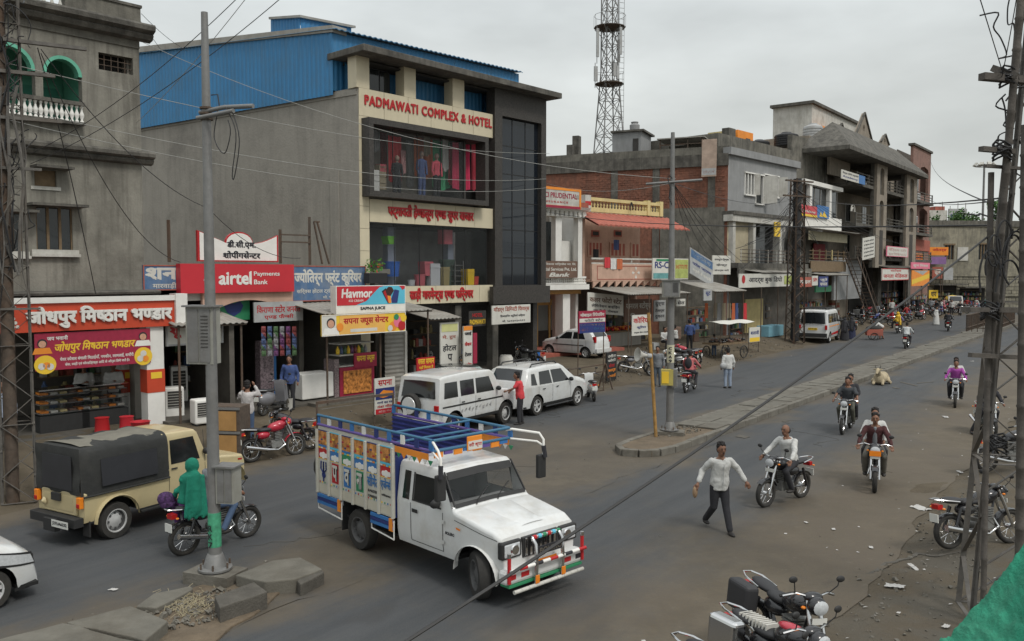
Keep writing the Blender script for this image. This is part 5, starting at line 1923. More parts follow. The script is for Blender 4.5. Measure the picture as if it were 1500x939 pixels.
for(ya,yb_)in((247,282),(318,346)):
 a=P(1345,300,-.3)[0]
 w=bx(h10,'window',m_white,a-.9,a,-.28,-.21,z3(1345,yb_),z3(1345,ya))
 bx(w,'pane',m_glass,a-.8,a-.5,-.3,-.281,z3(1345,yb_)+.1,z3(1345,ya)-.1)
 bx(w,'pane',m_glass,a-.4,a-.1,-.3,-.281,z3(1345,yb_)+.1,z3(1345,ya)-.1)
bx(h10,'coping',m_mould,sa10-.3,sb10+.1,-.4,.3,zz1+.003,zz1+.25)
bx(h10,'red_apron',m_terra,sa10+1,sb10,-.35,-.21,z3(1350,368),z3(1350,352))
B=Board(L3,1336,371,1352,384,-1.2,'small orange shop board under the pink annex',m_or2)
B.txt('सोनी',m_redl,.1,.9,.3,.8,bold=.04)
# 8. old walled house closing the street
LE=Fac(*[at(1362,400,111).x,111],84)
P=LE.p
h11=house('old_stone_house',LE,'old stained house with stone base closing the far end of the street')
m_pale=M('pale_old_plaster',(.27,.25,.19),.92,.3,.5,dirt=.8,dcol=(.1,.095,.08),streak=.8)
sE0,sE1=P(1355,400)[0],P(1475,400)[0]+6
zt=P(1400,332)[1]
zm_=P(1400,405)[1]
wins=[]
for(xa,ya,xb,yb_)in((1384,359,1397,380),(1434,358,1446,380)):
 a,c=P(xa,ya),P(xb,yb_)
 wins.append((a[0],c[0],c[1],a[1]))
wallp(h11,'wall',m_pale,sE0,sE1,zm_,zt,0,.4,holes=wins)
bx(h11,'coping',m_plaster_d,sE0,sE1,-.15,.4,zt+.003,zt+.8)
bx(h11,'dark_room',m_dark,sE0,sE1,1.3,1.4,0,zt)
for(x0,x1,z0,z1)in wins:
 w=bx(h11,'window',m_wood,x0-.15,x1+.15,-.08,-.003,z1+.003,z1+.2)
 for k in range(4):
  s_=x0+(x1-x0)*k/3
  bx(w,'frame',m_wood,s_-.06,s_+.06,.1,.2,z0,z1)
 bx(w,'pane',m_glass,x0,x1,.21,.23,z0,z1)
bx(h11,'base_wall',m_plaster_d,sE0,sE1,-.1,.4,0,zm_-.003)
b=MB()
z=.3
row=0
while z<zm_-.2:
 s_=sE0+(row%2)*.4
 while s_<sE1-.9:
  l_=rnd.uniform(.6,.95)
  q=rnd.uniform(.02,.09)
  b.box(s_,s_+l_-.06,-.1-q,-.1005,z+rnd.uniform(0,.03),z+.42)
  s_+=l_
 z+=.47
 row+=1
kind(b.build('stone_blocks',m_pale,h11,fix=False),'stuff')
bx(h11,'string_course',m_pale,sE0,sE1,-.3,-.1,zm_+.02,zm_+.25)
bx(h11,'string_course',m_pale,sE0,sE1,-.35,-.1,zm_-2.6,zm_-2.4)
B=Board(LE,1403,362,1418,382,-.1,'blank white poster between the two windows of the old stone house',m_whited)
LF=Fac(at(1362,400,175).x,175,84)
h12=house('white_far_building',LF,'white building with grey roof lettering far behind the old stone house')
a,z1=LF.p(1357,331)
c,z0=LF.p(1393,345)
bx(h12,'wall',m_whited,a,LF.p(1416,330)[0],0,6,0,LF.p(1380,331)[1]+.5)
bx(h12,'sign_wall',m_greyboard,LF.p(1388,320)[0],LF.p(1414,320)[0],-.5,-.1,LF.p(1400,328)[1],LF.p(1400,306)[1])
lettering('RATNA',m_navy,h12,LF.p(1390,320)[0],LF.p(1412,320)[0],LF.p(1400,322)[1],LF.p(1400,314)[1],-.53,0,.05)
bx(h12,'parapet',m_whited,a,LF.p(1387,320)[0],-.1,.3,0,LF.p(1370,308)[1])
bx(h12,'roof_box',m_terra,LF.p(1372,310)[0],LF.p(1386,310)[0],.5,3,LF.p(1370,308)[1]-.5,LF.p(1370,302)[1])
for k in range(6):
 q=MB()
 s_=a+(LF.p(1414,320)[0]-a)*k/5
 q.tube([(s_,0,LF.p(1370,310)[1]),(s_,0,LF.p(1370,299+rnd.uniform(-4,4))[1])],.06,5)
 q.build('roof_rod',m_rust,h12)
for(xa,xb,yt)in((1366,1398,416),(1404,1440,420)):
 bx(h11,'opening_shade_sheet',m_dark,P(xa,430)[0],P(xb,430)[0],-.35,-.31,.1,P(1400,yt+2)[1])  # near-black sheet on the wall, painted shade of a shop opening
 bx(h11,'shade_slab',m_mould,P(xa,430)[0]-.5,P(xb,430)[0]+.5,-2.2,-.352,P(1400,yt)[1]-.12,P(1400,yt)[1])
shelf(LE,1370,1395,-.9,.1,2.6,'goods shelf before the dark shade sheet on the old stone house, left one')
shelf(LE,1408,1436,-.9,.1,2.6,'goods shelf before the dark shade sheet on the old stone house, right one')
m_leaf=[M('leaf_%d'%i,c,.7,.3,4)for i,c in enumerate(((.05,.12,.025),(.075,.16,.035),(.035,.085,.02)))]
def tree(px,d,z0,ztop_,rad,label,nleaf=2600,leaf=.16):
 c=at(px,400,d)
 t=thing('tree',label,'tree',(c.x,c.y,z0),0)
 h=ztop_-z0
 b=MB()
 b.tube([(0,0,0),(.1,0,h*.3),(0,.1,h*.6)],[rad*.09,rad*.07,rad*.04],8)
 tips=[]
 for k in range(7):
  a=k*2.4
  tip=Vector((rad*.6*math.cos(a),rad*.6*math.sin(a),h*rnd.uniform(.62,.9)))
  b.tube([(0,0,h*(.25+.04*k)),tuple(tip*.5+Vector((0,0,h*.25))),tuple(tip)],[rad*.05,rad*.03,rad*.012],6)
  tips.append(tip)
 b.build('trunk',m_wood,t,smooth=60)
 b=MB()
 cl=[tp+Vector((rnd.gauss(0,rad*.2),rnd.gauss(0,rad*.2),rnd.gauss(0,h*.06)))for tp in tips for _ in range(4)]
 for i in range(nleaf):
  q=rnd.choice(cl)+Vector((rnd.gauss(0,1),rnd.gauss(0,1),rnd.gauss(0,.8)))*rad*.17
  mt=Matrix.Translation(q)@Matrix.Rotation(rnd.uniform(0,6.3),4,(rnd.gauss(0,1),rnd.gauss(0,1),rnd.gauss(0,1)+.01))
  b.add([mt@Vector(v)for v in((-leaf,0,0),(0,leaf*.45,0),(leaf,0,0),(0,-leaf*.45,0))],[(0,1,2,3)],i%3)
 b.build('crown',m_leaf,t,fix=False)
tree(1435,130,2,15.2,2.9,'leafy round tree showing above the old stone house below the floodlight mast',leaf=.3)
tree(1388,127,2,14.6,2.8,'lower bushy tree in front of the white far building',1500,.28)
tree(1365,127,2,13.2,2.4,'small shrubby tree at the left of the far white building',1000,.26)
c=at(1437,400,145)
t=thing('floodlight_mast','tall slender floodlight mast with a ring of lamps behind the tree','light mast',(c.x,c.y,0))
zt=at(1440,240,145).z
MB().tube([(0,0,0),(0,0,zt)],[.25,.16],8).build('pole',m_steel,t,smooth=50)
MB().tube([(1.4*math.cos(PI*i/6),1.4*math.sin(PI*i/6),zt-.4)for i in range(13)],.07,5).box(-1.4,1.4,-.05,.05,zt-.45,zt-.35).build('ring',m_steel,t)
for k in range(8):
 b=MB()
 a=PI/4*k
 mt=Matrix.Translation((1.5*math.cos(a),1.5*math.sin(a),zt-.1))@Matrix.Rotation(a,4,'Z')@Matrix.Rotation(R(50),4,'Y')
 b.box(-.3,.3,-.3,.3,-.12,.12,mt=mt)
 b.build('floodlight',m_whited,t)
 # awnings and stalls along the right-hand shops
P2,P3=L2.p,L3.p
def zz(f,px,py,y=0.0):
 return f.p(px,py,y)[1]
tinroof('tin_awning',L2,P2(861,425)[0],P2(972,425,-1)[0],-.2,3.0,zz(L2,880,419),zz(L2,900,432,-3.0),'wide pale tin awning sagging below the peach balcony',npost=4,pz=.6)
tinroof('tin_awning',L2,P2(985,425)[0],P2(1050,425,-1)[0],.2,3.2,zz(L2,1010,411),zz(L2,1010,428,-3.2),'tin awning under the leaning blue notice boards',npost=3,pz=.5)
tinroof('tin_awning',L3,P3(1068,425)[0],P3(1160,425,-1)[0],.2,2.4,zz(L3,1075,393),zz(L3,1075,399,-2.4),'long tin awning above the white book shop banner',npost=4,pz=.4)
tinroof('tin_awning',L3,P3(1163,425)[0],P3(1216,425,-1)[0],.2,2.6,zz(L3,1185,398),zz(L3,1185,403,-2.6),'tin awning over the stacked cartons beside the stairs',npost=3,pz=.3)
tinroof('tin_awning',L3,P3(1262,400)[0],P3(1330,400,-1)[0],.2,2.6,zz(L3,1290,387),zz(L3,1290,392,-2.6),'small dark tin awning above the red lettered pharmacy board',mat=m_mould,npost=3,pz=.2)
tinroof('tin_awning',L3,P3(1345,400)[0],P3(1362,400,-1)[0],.2,2.6,zz(L3,1345,392),zz(L3,1345,397,-2.6),'last tin awning before the old stone house',mat=m_mould,npost=2,pz=.2)
def board(f,x0,y0,x1,y1,y,label,face,lines,**k):
 B=Board(f,x0,y0,x1,y1,y,label,face,**k)
 for(t,m,u0,u1,v0,v1)in lines:
  B.txt(t,m,u0,u1,v0,v1,bold=.03)
 return B
board(L2,861,428,913,456,-.5,'dusty white photo studio board with brown Hindi lettering under the pale awning',m_offwhite,[('कलर फोटो स्टेट',m_brownboard,.05,.95,.55,.85),('लेमिनेशन बाइंडिंग',m_ink,.1,.9,.3,.48),('एस.टी.डी. मोबाइल',m_ink,.15,.85,.08,.24)],skew=-.25)
board(L2,915,439,955,470,-.5,'dark brown shop board with worn lettering behind the small white courier sign',m_brownboard,[('जनरल स्टोर्स',m_whited,.05,.95,.5,.9),('किराना',m_whited,.2,.8,.1,.4)])
board(L2,958,440,975,470,-.6,'narrow grey board with rows of black Hindi letters behind the steel pole',m_greyboard,[('दुर्गा',m_ink,.1,.9,.7,.9),('टेलर्स',m_ink,.1,.9,.4,.6),('दुकान',m_ink,.1,.9,.12,.3)])
B=board(L2,956,378,1008,409,-1.2,'green and white computer course banner beside the peach balcony',m_offwhite,[('RS-CIT',m_navy,.06,.6,.52,.84)],name='banner',cat='banner')
B.rect(.62,.99,.05,.95,M('lime_print',(.35,.4,.12),.6,.3,4),-.01)
B.rect(.02,.6,.04,.3,M('teal_print',(.12,.3,.3),.6,.3,4),-.01)
B.txt('INSTITUTE',m_redl,.64,.97,.5,.7,y=-.014,bold=.03)
B.rect(.1,.5,.86,.96,m_greenp,-.01)
B=board(L2,1011,362,1045,400,-1.0,'tilted blue and grey notice board above the middle awning',m_greyboard,[('अभिनव पब्लिक स्कूल',m_offwhite,.1,.9,.72,.9),('प्रवेश प्रारम्भ',m_navy,.1,.9,.4,.55),('नर्सरी से बारहवीं',m_offwhite,.1,.9,.12,.3)],skew=-.9)
B.rect(.04,.96,.66,.95,m_fadeblue,-.004)
board(L2,1044,374,1070,402,-1.0,'pale grey notice board right of the tilted blue one',m_offwhite,[('कम्प्यूटर शिक्षा',m_ink,.1,.9,.7,.86),('केन्द्र',m_ink,.2,.8,.4,.58),('संपर्क करें',m_ink,.1,.9,.15,.28)])
B=board(L3,1083,401,1161,419,-2.3,'long white book depot banner with dark Hindi lettering on the awning edge',m_offwhite,[('आदर्श बुक डिपो',m_ink,.16,.78,.25,.82)],name='banner',cat='banner')
B.disc(.07,.6,.3,m_redl)
B.rect(.82,.98,.15,.85,M('lime_print',(.35,.4,.12),.6),-.01)
board(L3,1163,406,1190,420,-2.6,'rusty orange shop board right of the white book depot banner',m_terra,[('मोबाइल',m_offwhite,.1,.9,.3,.8)])
board(L3,1190,404,1198,418,-2.65,'white and red placard beside the rusty orange shop board',m_offwhite,[('SIM',m_redl,.15,.85,.4,.8)])
board(L3,1200,405,1213,420,-2.6,'small black lettered board under the awning beside the stairs',m_navy,[('जूते',m_offwhite,.1,.9,.5,.85),('चप्पल',m_offwhite,.1,.9,.1,.4)])
board(L3,1292,393,1331,410,-2.7,'white board with large red Hindi lettering over the dark shop right of the stairs',m_offwhite,[('जनता मेडिकल',m_redl,.05,.95,.2,.6),('स्टोर्स',m_redl,.3,.7,.68,.92)],border=m_redl,bw=.06)
board(L3,1335,384,1362,394,-3,'pink cloth banner at the end of the row, above the yellow striped one',m_pinkp,[('शुभ विवाह',m_offwhite,.1,.9,.2,.8)],name='banner',cat='banner')
B=board(L3,1336,396,1361,418,-3,'yellow and red striped banner hanging at the end of the row',m_or2,[],name='banner',cat='banner')
B.poly([(0,.1),(1,.5),(1,.8),(0,.4)],m_yellow)
B.poly([(.1,.98),(.9,.98),(.6,.7)],m_greyboard)
board(LE,1362,362,1389,374,-1.2,'orange banner with dark lettering on the old stone house',m_or2,[('ज्वेलर्स',m_redl,.15,.9,.4,.9)],name='banner',cat='banner')
board(LE,1345,360,1362,372,-1.4,'red and white banner left of the orange one',m_redl,[('सेल',m_offwhite,.2,.8,.2,.8)],name='banner',cat='banner')
board(LE,1364,376,1386,387,-1.2,'violet banner under the orange one on the old stone house',M('violet_print',(.22,.12,.28),.6,.2),[],name='banner',cat='banner')
board(LE,1366,391,1381,408,-1.2,'brick red shop banner at the foot of the old stone house',m_terra,[('पान',m_offwhite,.2,.8,.3,.8)],name='banner',cat='banner')
board(LE,1383,392,1396,410,-1.2,'grey white poster right of the brick red banner',m_greyboard,[],name='banner',cat='banner')
board(LE,1361,425,1374,437,-1.5,'small yellow lettered board low on the shops by the old stone house',m_yellow,[('चाय',m_ink,.2,.8,.2,.8)])
board(LE,1333,420,1350,438,-2,'whitish sheet hung over the parked motorcycles at the row end',m_greyboard,[],name='banner',cat='banner')
B=board(LP,721,448,777,472,-.9,'white and red board with stacked Hindi text under the granite stone band',m_offwhite,[('मॉडर्न डिग्निटी फियर्स',m_terra,.03,.97,.6,.95),('डिजाइनिंग स्टूडियो सर्विस',m_ink,.2,.85,.33,.5),('मो. ९४१४०३०९१२',m_ink,.25,.85,.08,.22)])
B=board(LP,687,456,712,477,-.3,'dark hotel name box with red and yellow capitals under the lower lettering',m_dark,[('HOTEL',m_redl,.2,.8,.6,.85),('PADMAWATI',m_yellow,.05,.95,.12,.45)])
B=board(LP,645,473,672,545,-1.2,'tall white hotel board with vertical Hindi letters and a pale yellow top',m_offwhite,[('मे. रूम',m_terra,.1,.85,.66,.76),('होटल',m_ink,.12,.88,.42,.58),('प',m_ink,.38,.65,.24,.38),('द',m_ink,.38,.65,.04,.18)])
B.rect(.06,.94,.82,.97,M('pale_lime',(.55,.55,.25),.7),-.01)
for k,(u,t_)in enumerate(((.86,'प्लाई'),(.62,'फैशन'),(.38,'टेलर'),(.14,'गारमेन्ट'))):
 if k==0:
  B=Board(LP,679,478,692,540,-1.6,'narrow white and red striped board right of the tall hotel board',m_offwhite)
  B.rect(0,1,.9,1,m_or2,-.01)
 B.txt(t_,(m_ink,m_redl)[k%2],.1,.9,u-.08,u+.02,bold=.04,y=-.014)
board(LP,693,488,699,532,-1.5,'slim maroon board beside the striped one',m_purple,[])
B=board(LP,611,525,637,541,-3.1,'small red board with yellow Hindi text on the ground left of the tall hotel board',m_redl,[('सस्ता सामान',m_yellow,.05,.95,.5,.9),('यहाँ मिलता है',m_yellow,.1,.9,.1,.4)])
def standing(name,px0,px1,pyt,pyb,gy,label,face,lines,deg=47,legs=True,cat='sign',th=.04):
 """a free standing board whose feet are seen at row gy"""
 g=G((px0+px1)/2,gy)
 f=Fac(g.x,g.y,deg)
 B=Board(f,px0,pyt,px1,pyb,0,label,face,name,cat,th=th)
 for(t,m,u0,u1,v0,v1)in lines:
  B.txt(t,m,u0,u1,v0,v1,bold=.03)
 if legs:
  z=-(f.p(px0,pyb)[1]-g.z)
  for x in(.02,B.w-.05):
   MB().tube([(x,.06,B.h),(x,.06,z)],.022,6).build('leg',m_rust,B.t)
  MB().bar((0,.06,z+.1),(B.w,.06,z+.1),.03).build('brace',m_rust,B.t)
 return B
B=standing('sandwich_board',549,579,555,603,625,'white, navy and red snack sign standing behind the pickup cargo bed',m_offwhite,[('सपना',m_redl,.15,.85,.78,.94),('गन्ने का रस',m_navy,.1,.9,.28,.36),('ठंडा मीठा',m_redl,.1,.9,.17,.25),('सोडा शेक',m_white,.15,.85,.03,.11)],42)
B.rect(.03,.97,.4,.72,m_navy,-.004)
B.rect(.03,.97,.0,.14,m_red,-.004)
B.poly([(.1,.5),(.4,.66),(.9,.6),(.85,.5),(.4,.44)],m_or2,-.008)
B=standing('frame_sign',848,887,456,486,575,'red, black and blue lettered board on thin posts behind the white hatchback',m_purple,[('मोबाइल रिपेयरिंग',m_offwhite,.05,.95,.72,.92),('सभी प्रकार के कार्ड',m_yellow,.05,.95,.28,.42),('रिचार्ज',m_cyan,.55,.95,.08,.24),('लेमिनेशन',m_or2,.05,.5,.08,.24)],50)
B.rect(.02,.98,.48,.66,m_offwhite,-.004)
B.txt('फोटो स्टेट',m_ink,.2,.9,.5,.64,y=-.01)
B.rect(.02,.98,.0,.45,m_navy,-.004)
B=standing('sandwich_board',889,903,517,555,560,'black standing sign with red and orange rows beside the white scooter',m_black,[('रंगीन',m_offwhite,.1,.9,.8,.92),('फोटो',m_offwhite,.1,.9,.66,.77),('सेवा',m_redl,.2,.8,.46,.6),('कार्ड',m_or2,.1,.9,.28,.4),('छपाई',m_or2,.1,.9,.1,.22)],30)
B=standing('courier_sign',926,953,462,490,530,'white courier sign with big red Hindi word on thin posts',m_offwhite,[('कोरिया',m_redl,.06,.96,.6,.92),('कूरियर',m_navy,.25,.75,.3,.48),('पार्सल सेवा उपलब्ध',m_ink,.1,.9,.08,.2)],48)
B=standing('small_poster',1098,1113,480,500,506,'white, violet and yellow poster stand beside the pale blue box',m_offwhite,[('बालाजी',m_navy,.1,.9,.5,.8)],48)
B.rect(.03,.97,.02,.3,m_yellow,-.004)
board(L2,1031,424,1043,440,-3.0,'small grey poster hanging from the awning edge above the clothes',m_greyboard,[('सूट',m_navy,.2,.8,.4,.8)])
board(L2,991,438,1004,448,-2.2,'small white slip of board hanging inside the awning right of the pole',m_offwhite,[('सेल',m_ink,.1,.9,.2,.8)])
g0,g1=G(833,580),G(887,570)
t=thing('barricade','rusty trestle barricade standing behind the white scooter','barricade',(g0.x,g0.y,g0.z),math.atan2(g1.y-g0.y,g1.x-g0.x))
l_=(g1-g0).length
for z in(1.05,.75):
 MB().bar((0,0,z),(l_,0,z),.045).build('rail',m_rust,t)
for x in(0,l_):
 for y in(-.35,.35):
  MB().bar((x,y,0),(x,0,1.07),.05).build('leg',m_rust,t)
def crate(f,px,py,y,w,d,h,mat,label,name='crate',cat='crate'):
 s_,z=f.p(px,py,y)
 o=MB().box(-w/2,w/2,-d/2,d/2,0,h).build(name,mat,loc=f.w(s_,y,z))
 o.rotation_euler=(0,0,f.rz+rnd.uniform(-.1,.1))
 w_=o.modifiers.new('bevel','BEVEL')
 w_.width=.02
 tag(o,label,cat)
 return o
def gbox(px,py,w,d,h,mat,label,name,cat,rz=.7,dz=0.0,bev=.02):
 g=G(px,py)
 o=MB().box(-w/2,w/2,-d/2,d/2,0,h).build(name,mat,loc=(g.x,g.y,g.z+dz))
 o.rotation_euler=(0,0,rz)
 m_=o.modifiers.new('bevel','BEVEL')
 m_.width=bev
 m_.segments=2
 tag(o,label,cat)
 return o
m_skyb=M('pale_blue_enamel',(.16,.33,.4),.6,.1,3,dirt=.4,dcol=(.15,.2,.2))
gbox(1128,492,2.4,.9,.75,m_skyb,'long pale blue box left of the dark lattice pylon by the van','blue_chest','box',.85)
gbox(1105,470,1.6,.8,1.1,m_whited,'white block counter in front of the yellow wall','shop_counter','counter',.85)
gbox(1124,462,.9,.6,1.3,m_whited,'whitish full sack standing right of the white block counter','sack','sack',.7,bev=.2)
gbox(1029,486,1.0,.6,1.0,M('orange_cloth',(.45,.16,.04),.9,.2),'orange brown cabinet at the shop front left of the handcart','cabinet','cabinet',.85)
gbox(1040,478,.35,.3,1.0,m_yellow,'small yellow bag standing by the orange brown cabinet','bag','bag',.85,bev=.1)
gbox(985,497,1.4,.5,.8,m_pink,'pinkish low bench by the parked motorcycles','bench','bench',.85)
for i,(px,c)in enumerate(((1048,'khaki'),(1054,'grey'),(1061,'khaki'),(1068,'khaki'),(1074,'orange'),(1079,'blue'),(1035,'orange'),(1085,'black'),(1092,'red'))):
 s_,z1=P2(px,444,-1.5)
 z0=P2(px,466+(i%3)*3,-1.5)[1]
 o=MB().grid(lambda u,v_:((u-.5)*.42*(.7+.3*(1-v_)),.04*math.sin(u*14+i),v_*(z1-z0)),10,4).build('hung_garment',m_c[c],smooth=60,loc=L2.w(s_,-1.5,z0))
 o.rotation_euler=(0,0,L2.rz)
 tag(o,'%s garment, %s in the row under the middle awning'%({'khaki':'mustard','grey':'grey','orange':'orange','blue':'dark blue','black':'black','red':'red'}[c],('second from the left','third from the left','fourth from the left','middle one','fourth from the right','third from the right','leftmost','second from the right','rightmost')[i]),'garment','garments hung under the middle awning')
m_card=M('cardboard',(.3,.2,.12),.85,.2,5)
g=G(1217,466)
k=0
for ix in range(2):
 for iz in range(7):
  o=MB().box(-.34,.34,-.25,.25,0,.24).build('carton',(m_card,m_offwhite,m_terra)[(ix+iz)%3],loc=(g.x+ix*.6,g.y+ix*.45,g.z+.25*iz))
  o.rotation_euler=(0,0,.8+rnd.uniform(-.1,.1))
  tag(o,('brown','pale','reddish')[(ix+iz)%3]+' carton, '+ORD[iz]+' from the ground, '+('left','right')[ix]+' column of the stack beside the van','carton','cartons stacked beside the van')
g0=P3(1290,440,-2.5)
g1=P3(1230,372,-1.0)
st=thing('iron_staircase','rusty iron staircase climbing left from the street to the first floor balcony','staircase',L3.w(g0[0],-2.0,.3),L3.rz)
dx,dz_=g1[0]-g0[0],g1[1]-.6
for y in(-.5,.5):
 MB().bar((0,y,0),(dx,y,dz_),.06,.22).build('stringer',m_rust,st)
 b=MB()
 b.bar((0,y,.9),(dx,y,dz_+.9),.05)
 for k in range(9):
  b.bar((dx*k/8,y,dz_*k/8),(dx*k/8,y,dz_*k/8+.9),.03)
 b.build('handrail',m_rust,st)
for k in range(18):
 b=MB()
 x=dx*(k+.5)/18
 b.box(x-.15,x+.15,-.48,.48,dz_*(k+.5)/18-.02,dz_*(k+.5)/18+.02)
 b.build('tread',m_rust,st)
bx(h9,'stair_wall',m_cement2,P3(1222,400,-.6)[0],P3(1262,400,-.6)[0],-.6,-.4,2.5,z3(1240,378,-.6))
bx(h9,'shop_shade_sheet',m_dark,P3(1262,420,.5)[0],P3(1335,420,.5)[0],1.7,1.79,0,z3(1290,386))  # near-black sheet over the wall paints the shade inside the shop
bx(h9,'shop_pier',m_mould,P3(1286,420,-.6)[0],P3(1291,420,-.6)[0],-.6,-.1,0,z3(1290,388))
bx(h9,'shop_pier',m_mould,P3(1330,420,-.6)[0],P3(1334,420,-.6)[0],-.6,-.1,0,z3(1290,388))
bx(h8,'green_cloth',m_greenp,P3(1195,420,-1.5)[0],P3(1218,420,-1.5)[0],-1.5,-1.4,z3(1200,428,-1.5),z3(1200,419,-1.5))
def drum_at(px,py,r_,h,mat,label,name='water_drum',cat='drum',prof_=None):
 g=G(px,py)
 o=MB().lathe(prof_ or[(r_*.9,0),(r_,h*.1),(r_,h*.4),(r_*1.04,h*.45),(r_,h*.5),(r_,h*.85),(r_*.8,h*.95),(r_*.8,h),(.01,h)],16).build(name,mat,smooth=40,loc=(g.x,g.y,g.z))
 tag(o,label,cat)
drum_at(741,545,.32,.75,m_whited,'white round tub by the parked car, right of the gas cylinders')
drum_at(744,552,.3,.5,m_white,'lower white tub in front of the other white tub')
drum_at(424,600,.16,.38,m_whited,'white plastic bucket on the step by the black motorcycle','bucket','bucket',[(.12,0),(.16,.36),(.17,.38),(.15,.38),(.11,.05)])
for k in range(3):
 g=G(731,530)
 o=MB().lathe([(.16,0),(.2,.06),(.2,.3),(.14,.4),(.06,.44),(.07,.5),(.01,.5)],12).build('gas_cylinder',(m_terra,m_steel,m_brownboard)[k],smooth=50,loc=(g.x,g.y,g.z+.5*k))
 tag(o,('lowest','middle','topmost')[k]+' gas cylinder of the stack beside the pillar','gas cylinder')
gbox(772,528,1.2,.7,.5,M('blue_tarp',(.02,.14,.45),.5,.1),'bright blue plastic crate heap behind the white compact SUV','blue_crate','crate',.8)
gbox(752,518,1.0,.6,.9,m_black,'black stacked bags left of the blue crate','bag_stack','bag',.8,bev=.15)
g=G(905,506)
t=thing('fruit_stall','low concrete stall heaped with orange and red goods behind the white hatchback','stall',(g.x,g.y,g.z),.75)
MB().box(-1.6,1.6,-.5,.5,0,.85).build('stall_base',m_cement,t)
MB().box(-1.75,1.75,-.6,.6,.853,.92).build('stall_top',m_wood,t)
b=MB()
for i in range(160):
 x,y=rnd.uniform(-1.6,1.6),rnd.uniform(-.5,.5)
 b.ell((x,y,.97+rnd.uniform(0,.16)),(.08,.08,.07),6,4,mi=i%2)
kind(b.build('fruit',[m_or2,m_redl],t,smooth=60,fix=False),'stuff')
shelf(L2,868,905,2.0,.6,2.6,'goods shelf in the shop under the dusty photo studio board')
shelf(L2,915,950,2.0,.6,2.6,'goods shelf in the shop behind the courier sign')
shelf(L2,1010,1040,1.0,.6,2.6,'goods shelf in the shop left of the hung garments')
shelf(L3,1072,1090,.0,.4,2.6,'goods shelf left of the yellow shop wall')
shelf(L3,1122,1150,-.2,.4,2.6,'goods shelf under the white book depot banner')
shelf(L3,1172,1205,-.2,.3,2.6,'goods shelf in the shop behind the carton stack')
shelf(L3,1292,1326,1.2,.2,2.8,'medicine shelf in the pharmacy doorway')
shelf(L3,1338,1358,-.8,.2,2.4,'goods shelf below the yellow striped banner')
for i,(px,py,s_)in enumerate(((1180,478,.7),(1205,470,.8),(1258,466,.9),(1283,462,.7),(1345,448,.8),(1362,446,1.0),(958,512,.5),(1017,500,.5),(835,500,.5),(655,560,.5),(625,560,.45))):
 gbox(px,py,s_,s_*.8,s_*rnd.uniform(.7,1.3),(m_card,m_terra,m_greyboard,m_brownboard)[i%4],('carton left of the van','red carton right of the van','grey chest at the stairs','brown chest by the pharmacy pier','carton at the row end','large red box near the stone house','grey box by the courier sign','brown box by the cabinet','carton beside the insurance office pillar','red box at the foot of the tall hotel board','grey box at the foot of the red ground board')[i],'storage_box','box')
car_y=0
# poles
def pole_base(t,r_,h=.12):
 MB().box(-.42,.42,-.26,.26,-.1,h-.02).build('plinth',m_kerb,t)
 MB().lathe([(r_*2.4,h),(r_*2.4,h+.03),(r_*1.7,h+.05),(r_*1.2,h+.22),(r_*1.05,h+.25)],12).build('base_flange',m_steel,t,smooth=30)
 for i in range(6):
  a=PI/3*i
  MB().tube([(r_*2.1*math.cos(a),r_*2.1*math.sin(a),h),(r_*2.1*math.cos(a),r_*2.1*math.sin(a),h+.12)],.016,6).build('anchor_bolt',m_rust,t)
def make_box(t,cx,cy,z0,z1,w,d,yaw=0.0,louv=True):
 mt=Matrix.Translation((cx,cy,0))@Matrix.Rotation(yaw,4,'Z')
 o=MB().box(-w/2,w/2,-d/2,d/2,z0,z1,mt=mt).build('switch_box',M('grey_box_paint',(.27,.27,.24),.6,.1,5,dirt=.4,dcol=(.18,.16,.12)),t)
 MB().box(-w/2-.04,w/2+.04,-d/2-.05,d/2+.03,z1+.003,z1+.03,mt=mt).build('lid',m_steel,o)
 MB().box(-w/2+.03,-.01,-d/2-.012,-d/2-.001,z0+.03,z1-.03,mt=mt).build('door',m_steel,o)
 MB().box(.01,w/2-.03,-d/2-.012,-d/2-.001,z0+.03,z1-.03,mt=mt).build('door',m_steel,o)
 if louv:
  for k in range(10):
   b=MB()
   zc_=z0+(z1-z0)*(.3+.06*k)
   b.box(.04,w/2-.06,-d/2-.02,-d/2-.013,zc_,zc_+.012,mt=mt)
   b.build('louvre',m_dark,o)
 return o
g=G(316,853)
PX1=(g.x,g.y)
k1=FX/g.y
t=thing('steel_pole','tall round steel pole with cable arms and grey switch box on the broken median end','pole',(g.x,g.y,.1),R(-20))
def zpole(py):
 return at(310,py,PX1[1]).z-.1
MB().tube([(0,0,.1),(0,0,zpole(500)),(0,0,zpole(160)),(0,0,zpole(18))],[.1,.085,.065,.05],14).build('shaft',m_steel,t,smooth=50)
pole_base(t,.11)
MB().tube([(0,0,zpole(800)),(0,0,zpole(750))],.101,14).build('painted_band',M('green_band',(.06,.3,.17),.7,.35,14),t,smooth=50)
for i,s_ in enumerate('RK7'):
 lettering(s_,m_ink,t,-.03,.05,zpole(776+i*12),zpole(767+i*12),-.122,0,.03)
make_box(t,-.16,.02,zpole(533),zpole(450),.44,.26,R(10))
make_box(t,.22,.08,zpole(735),zpole(683),.3,.26,R(10),False)
MB().tube([(-.1,-.03,zpole(165)),(.35,-.03,zpole(160)),(.9,-.05,zpole(162))],.035,8).tube([(-.1,-.09,zpole(174)),(.6,-.12,zpole(168))],.035,8).build('cable_arm',m_steel,t,smooth=50)
for z in(160,168,176):
 MB().lathe([(.1,zpole(z)),(.1,zpole(z)+.03)],12).build('clamp',m_rust,t)
b=MB()
zc_=zpole(180)
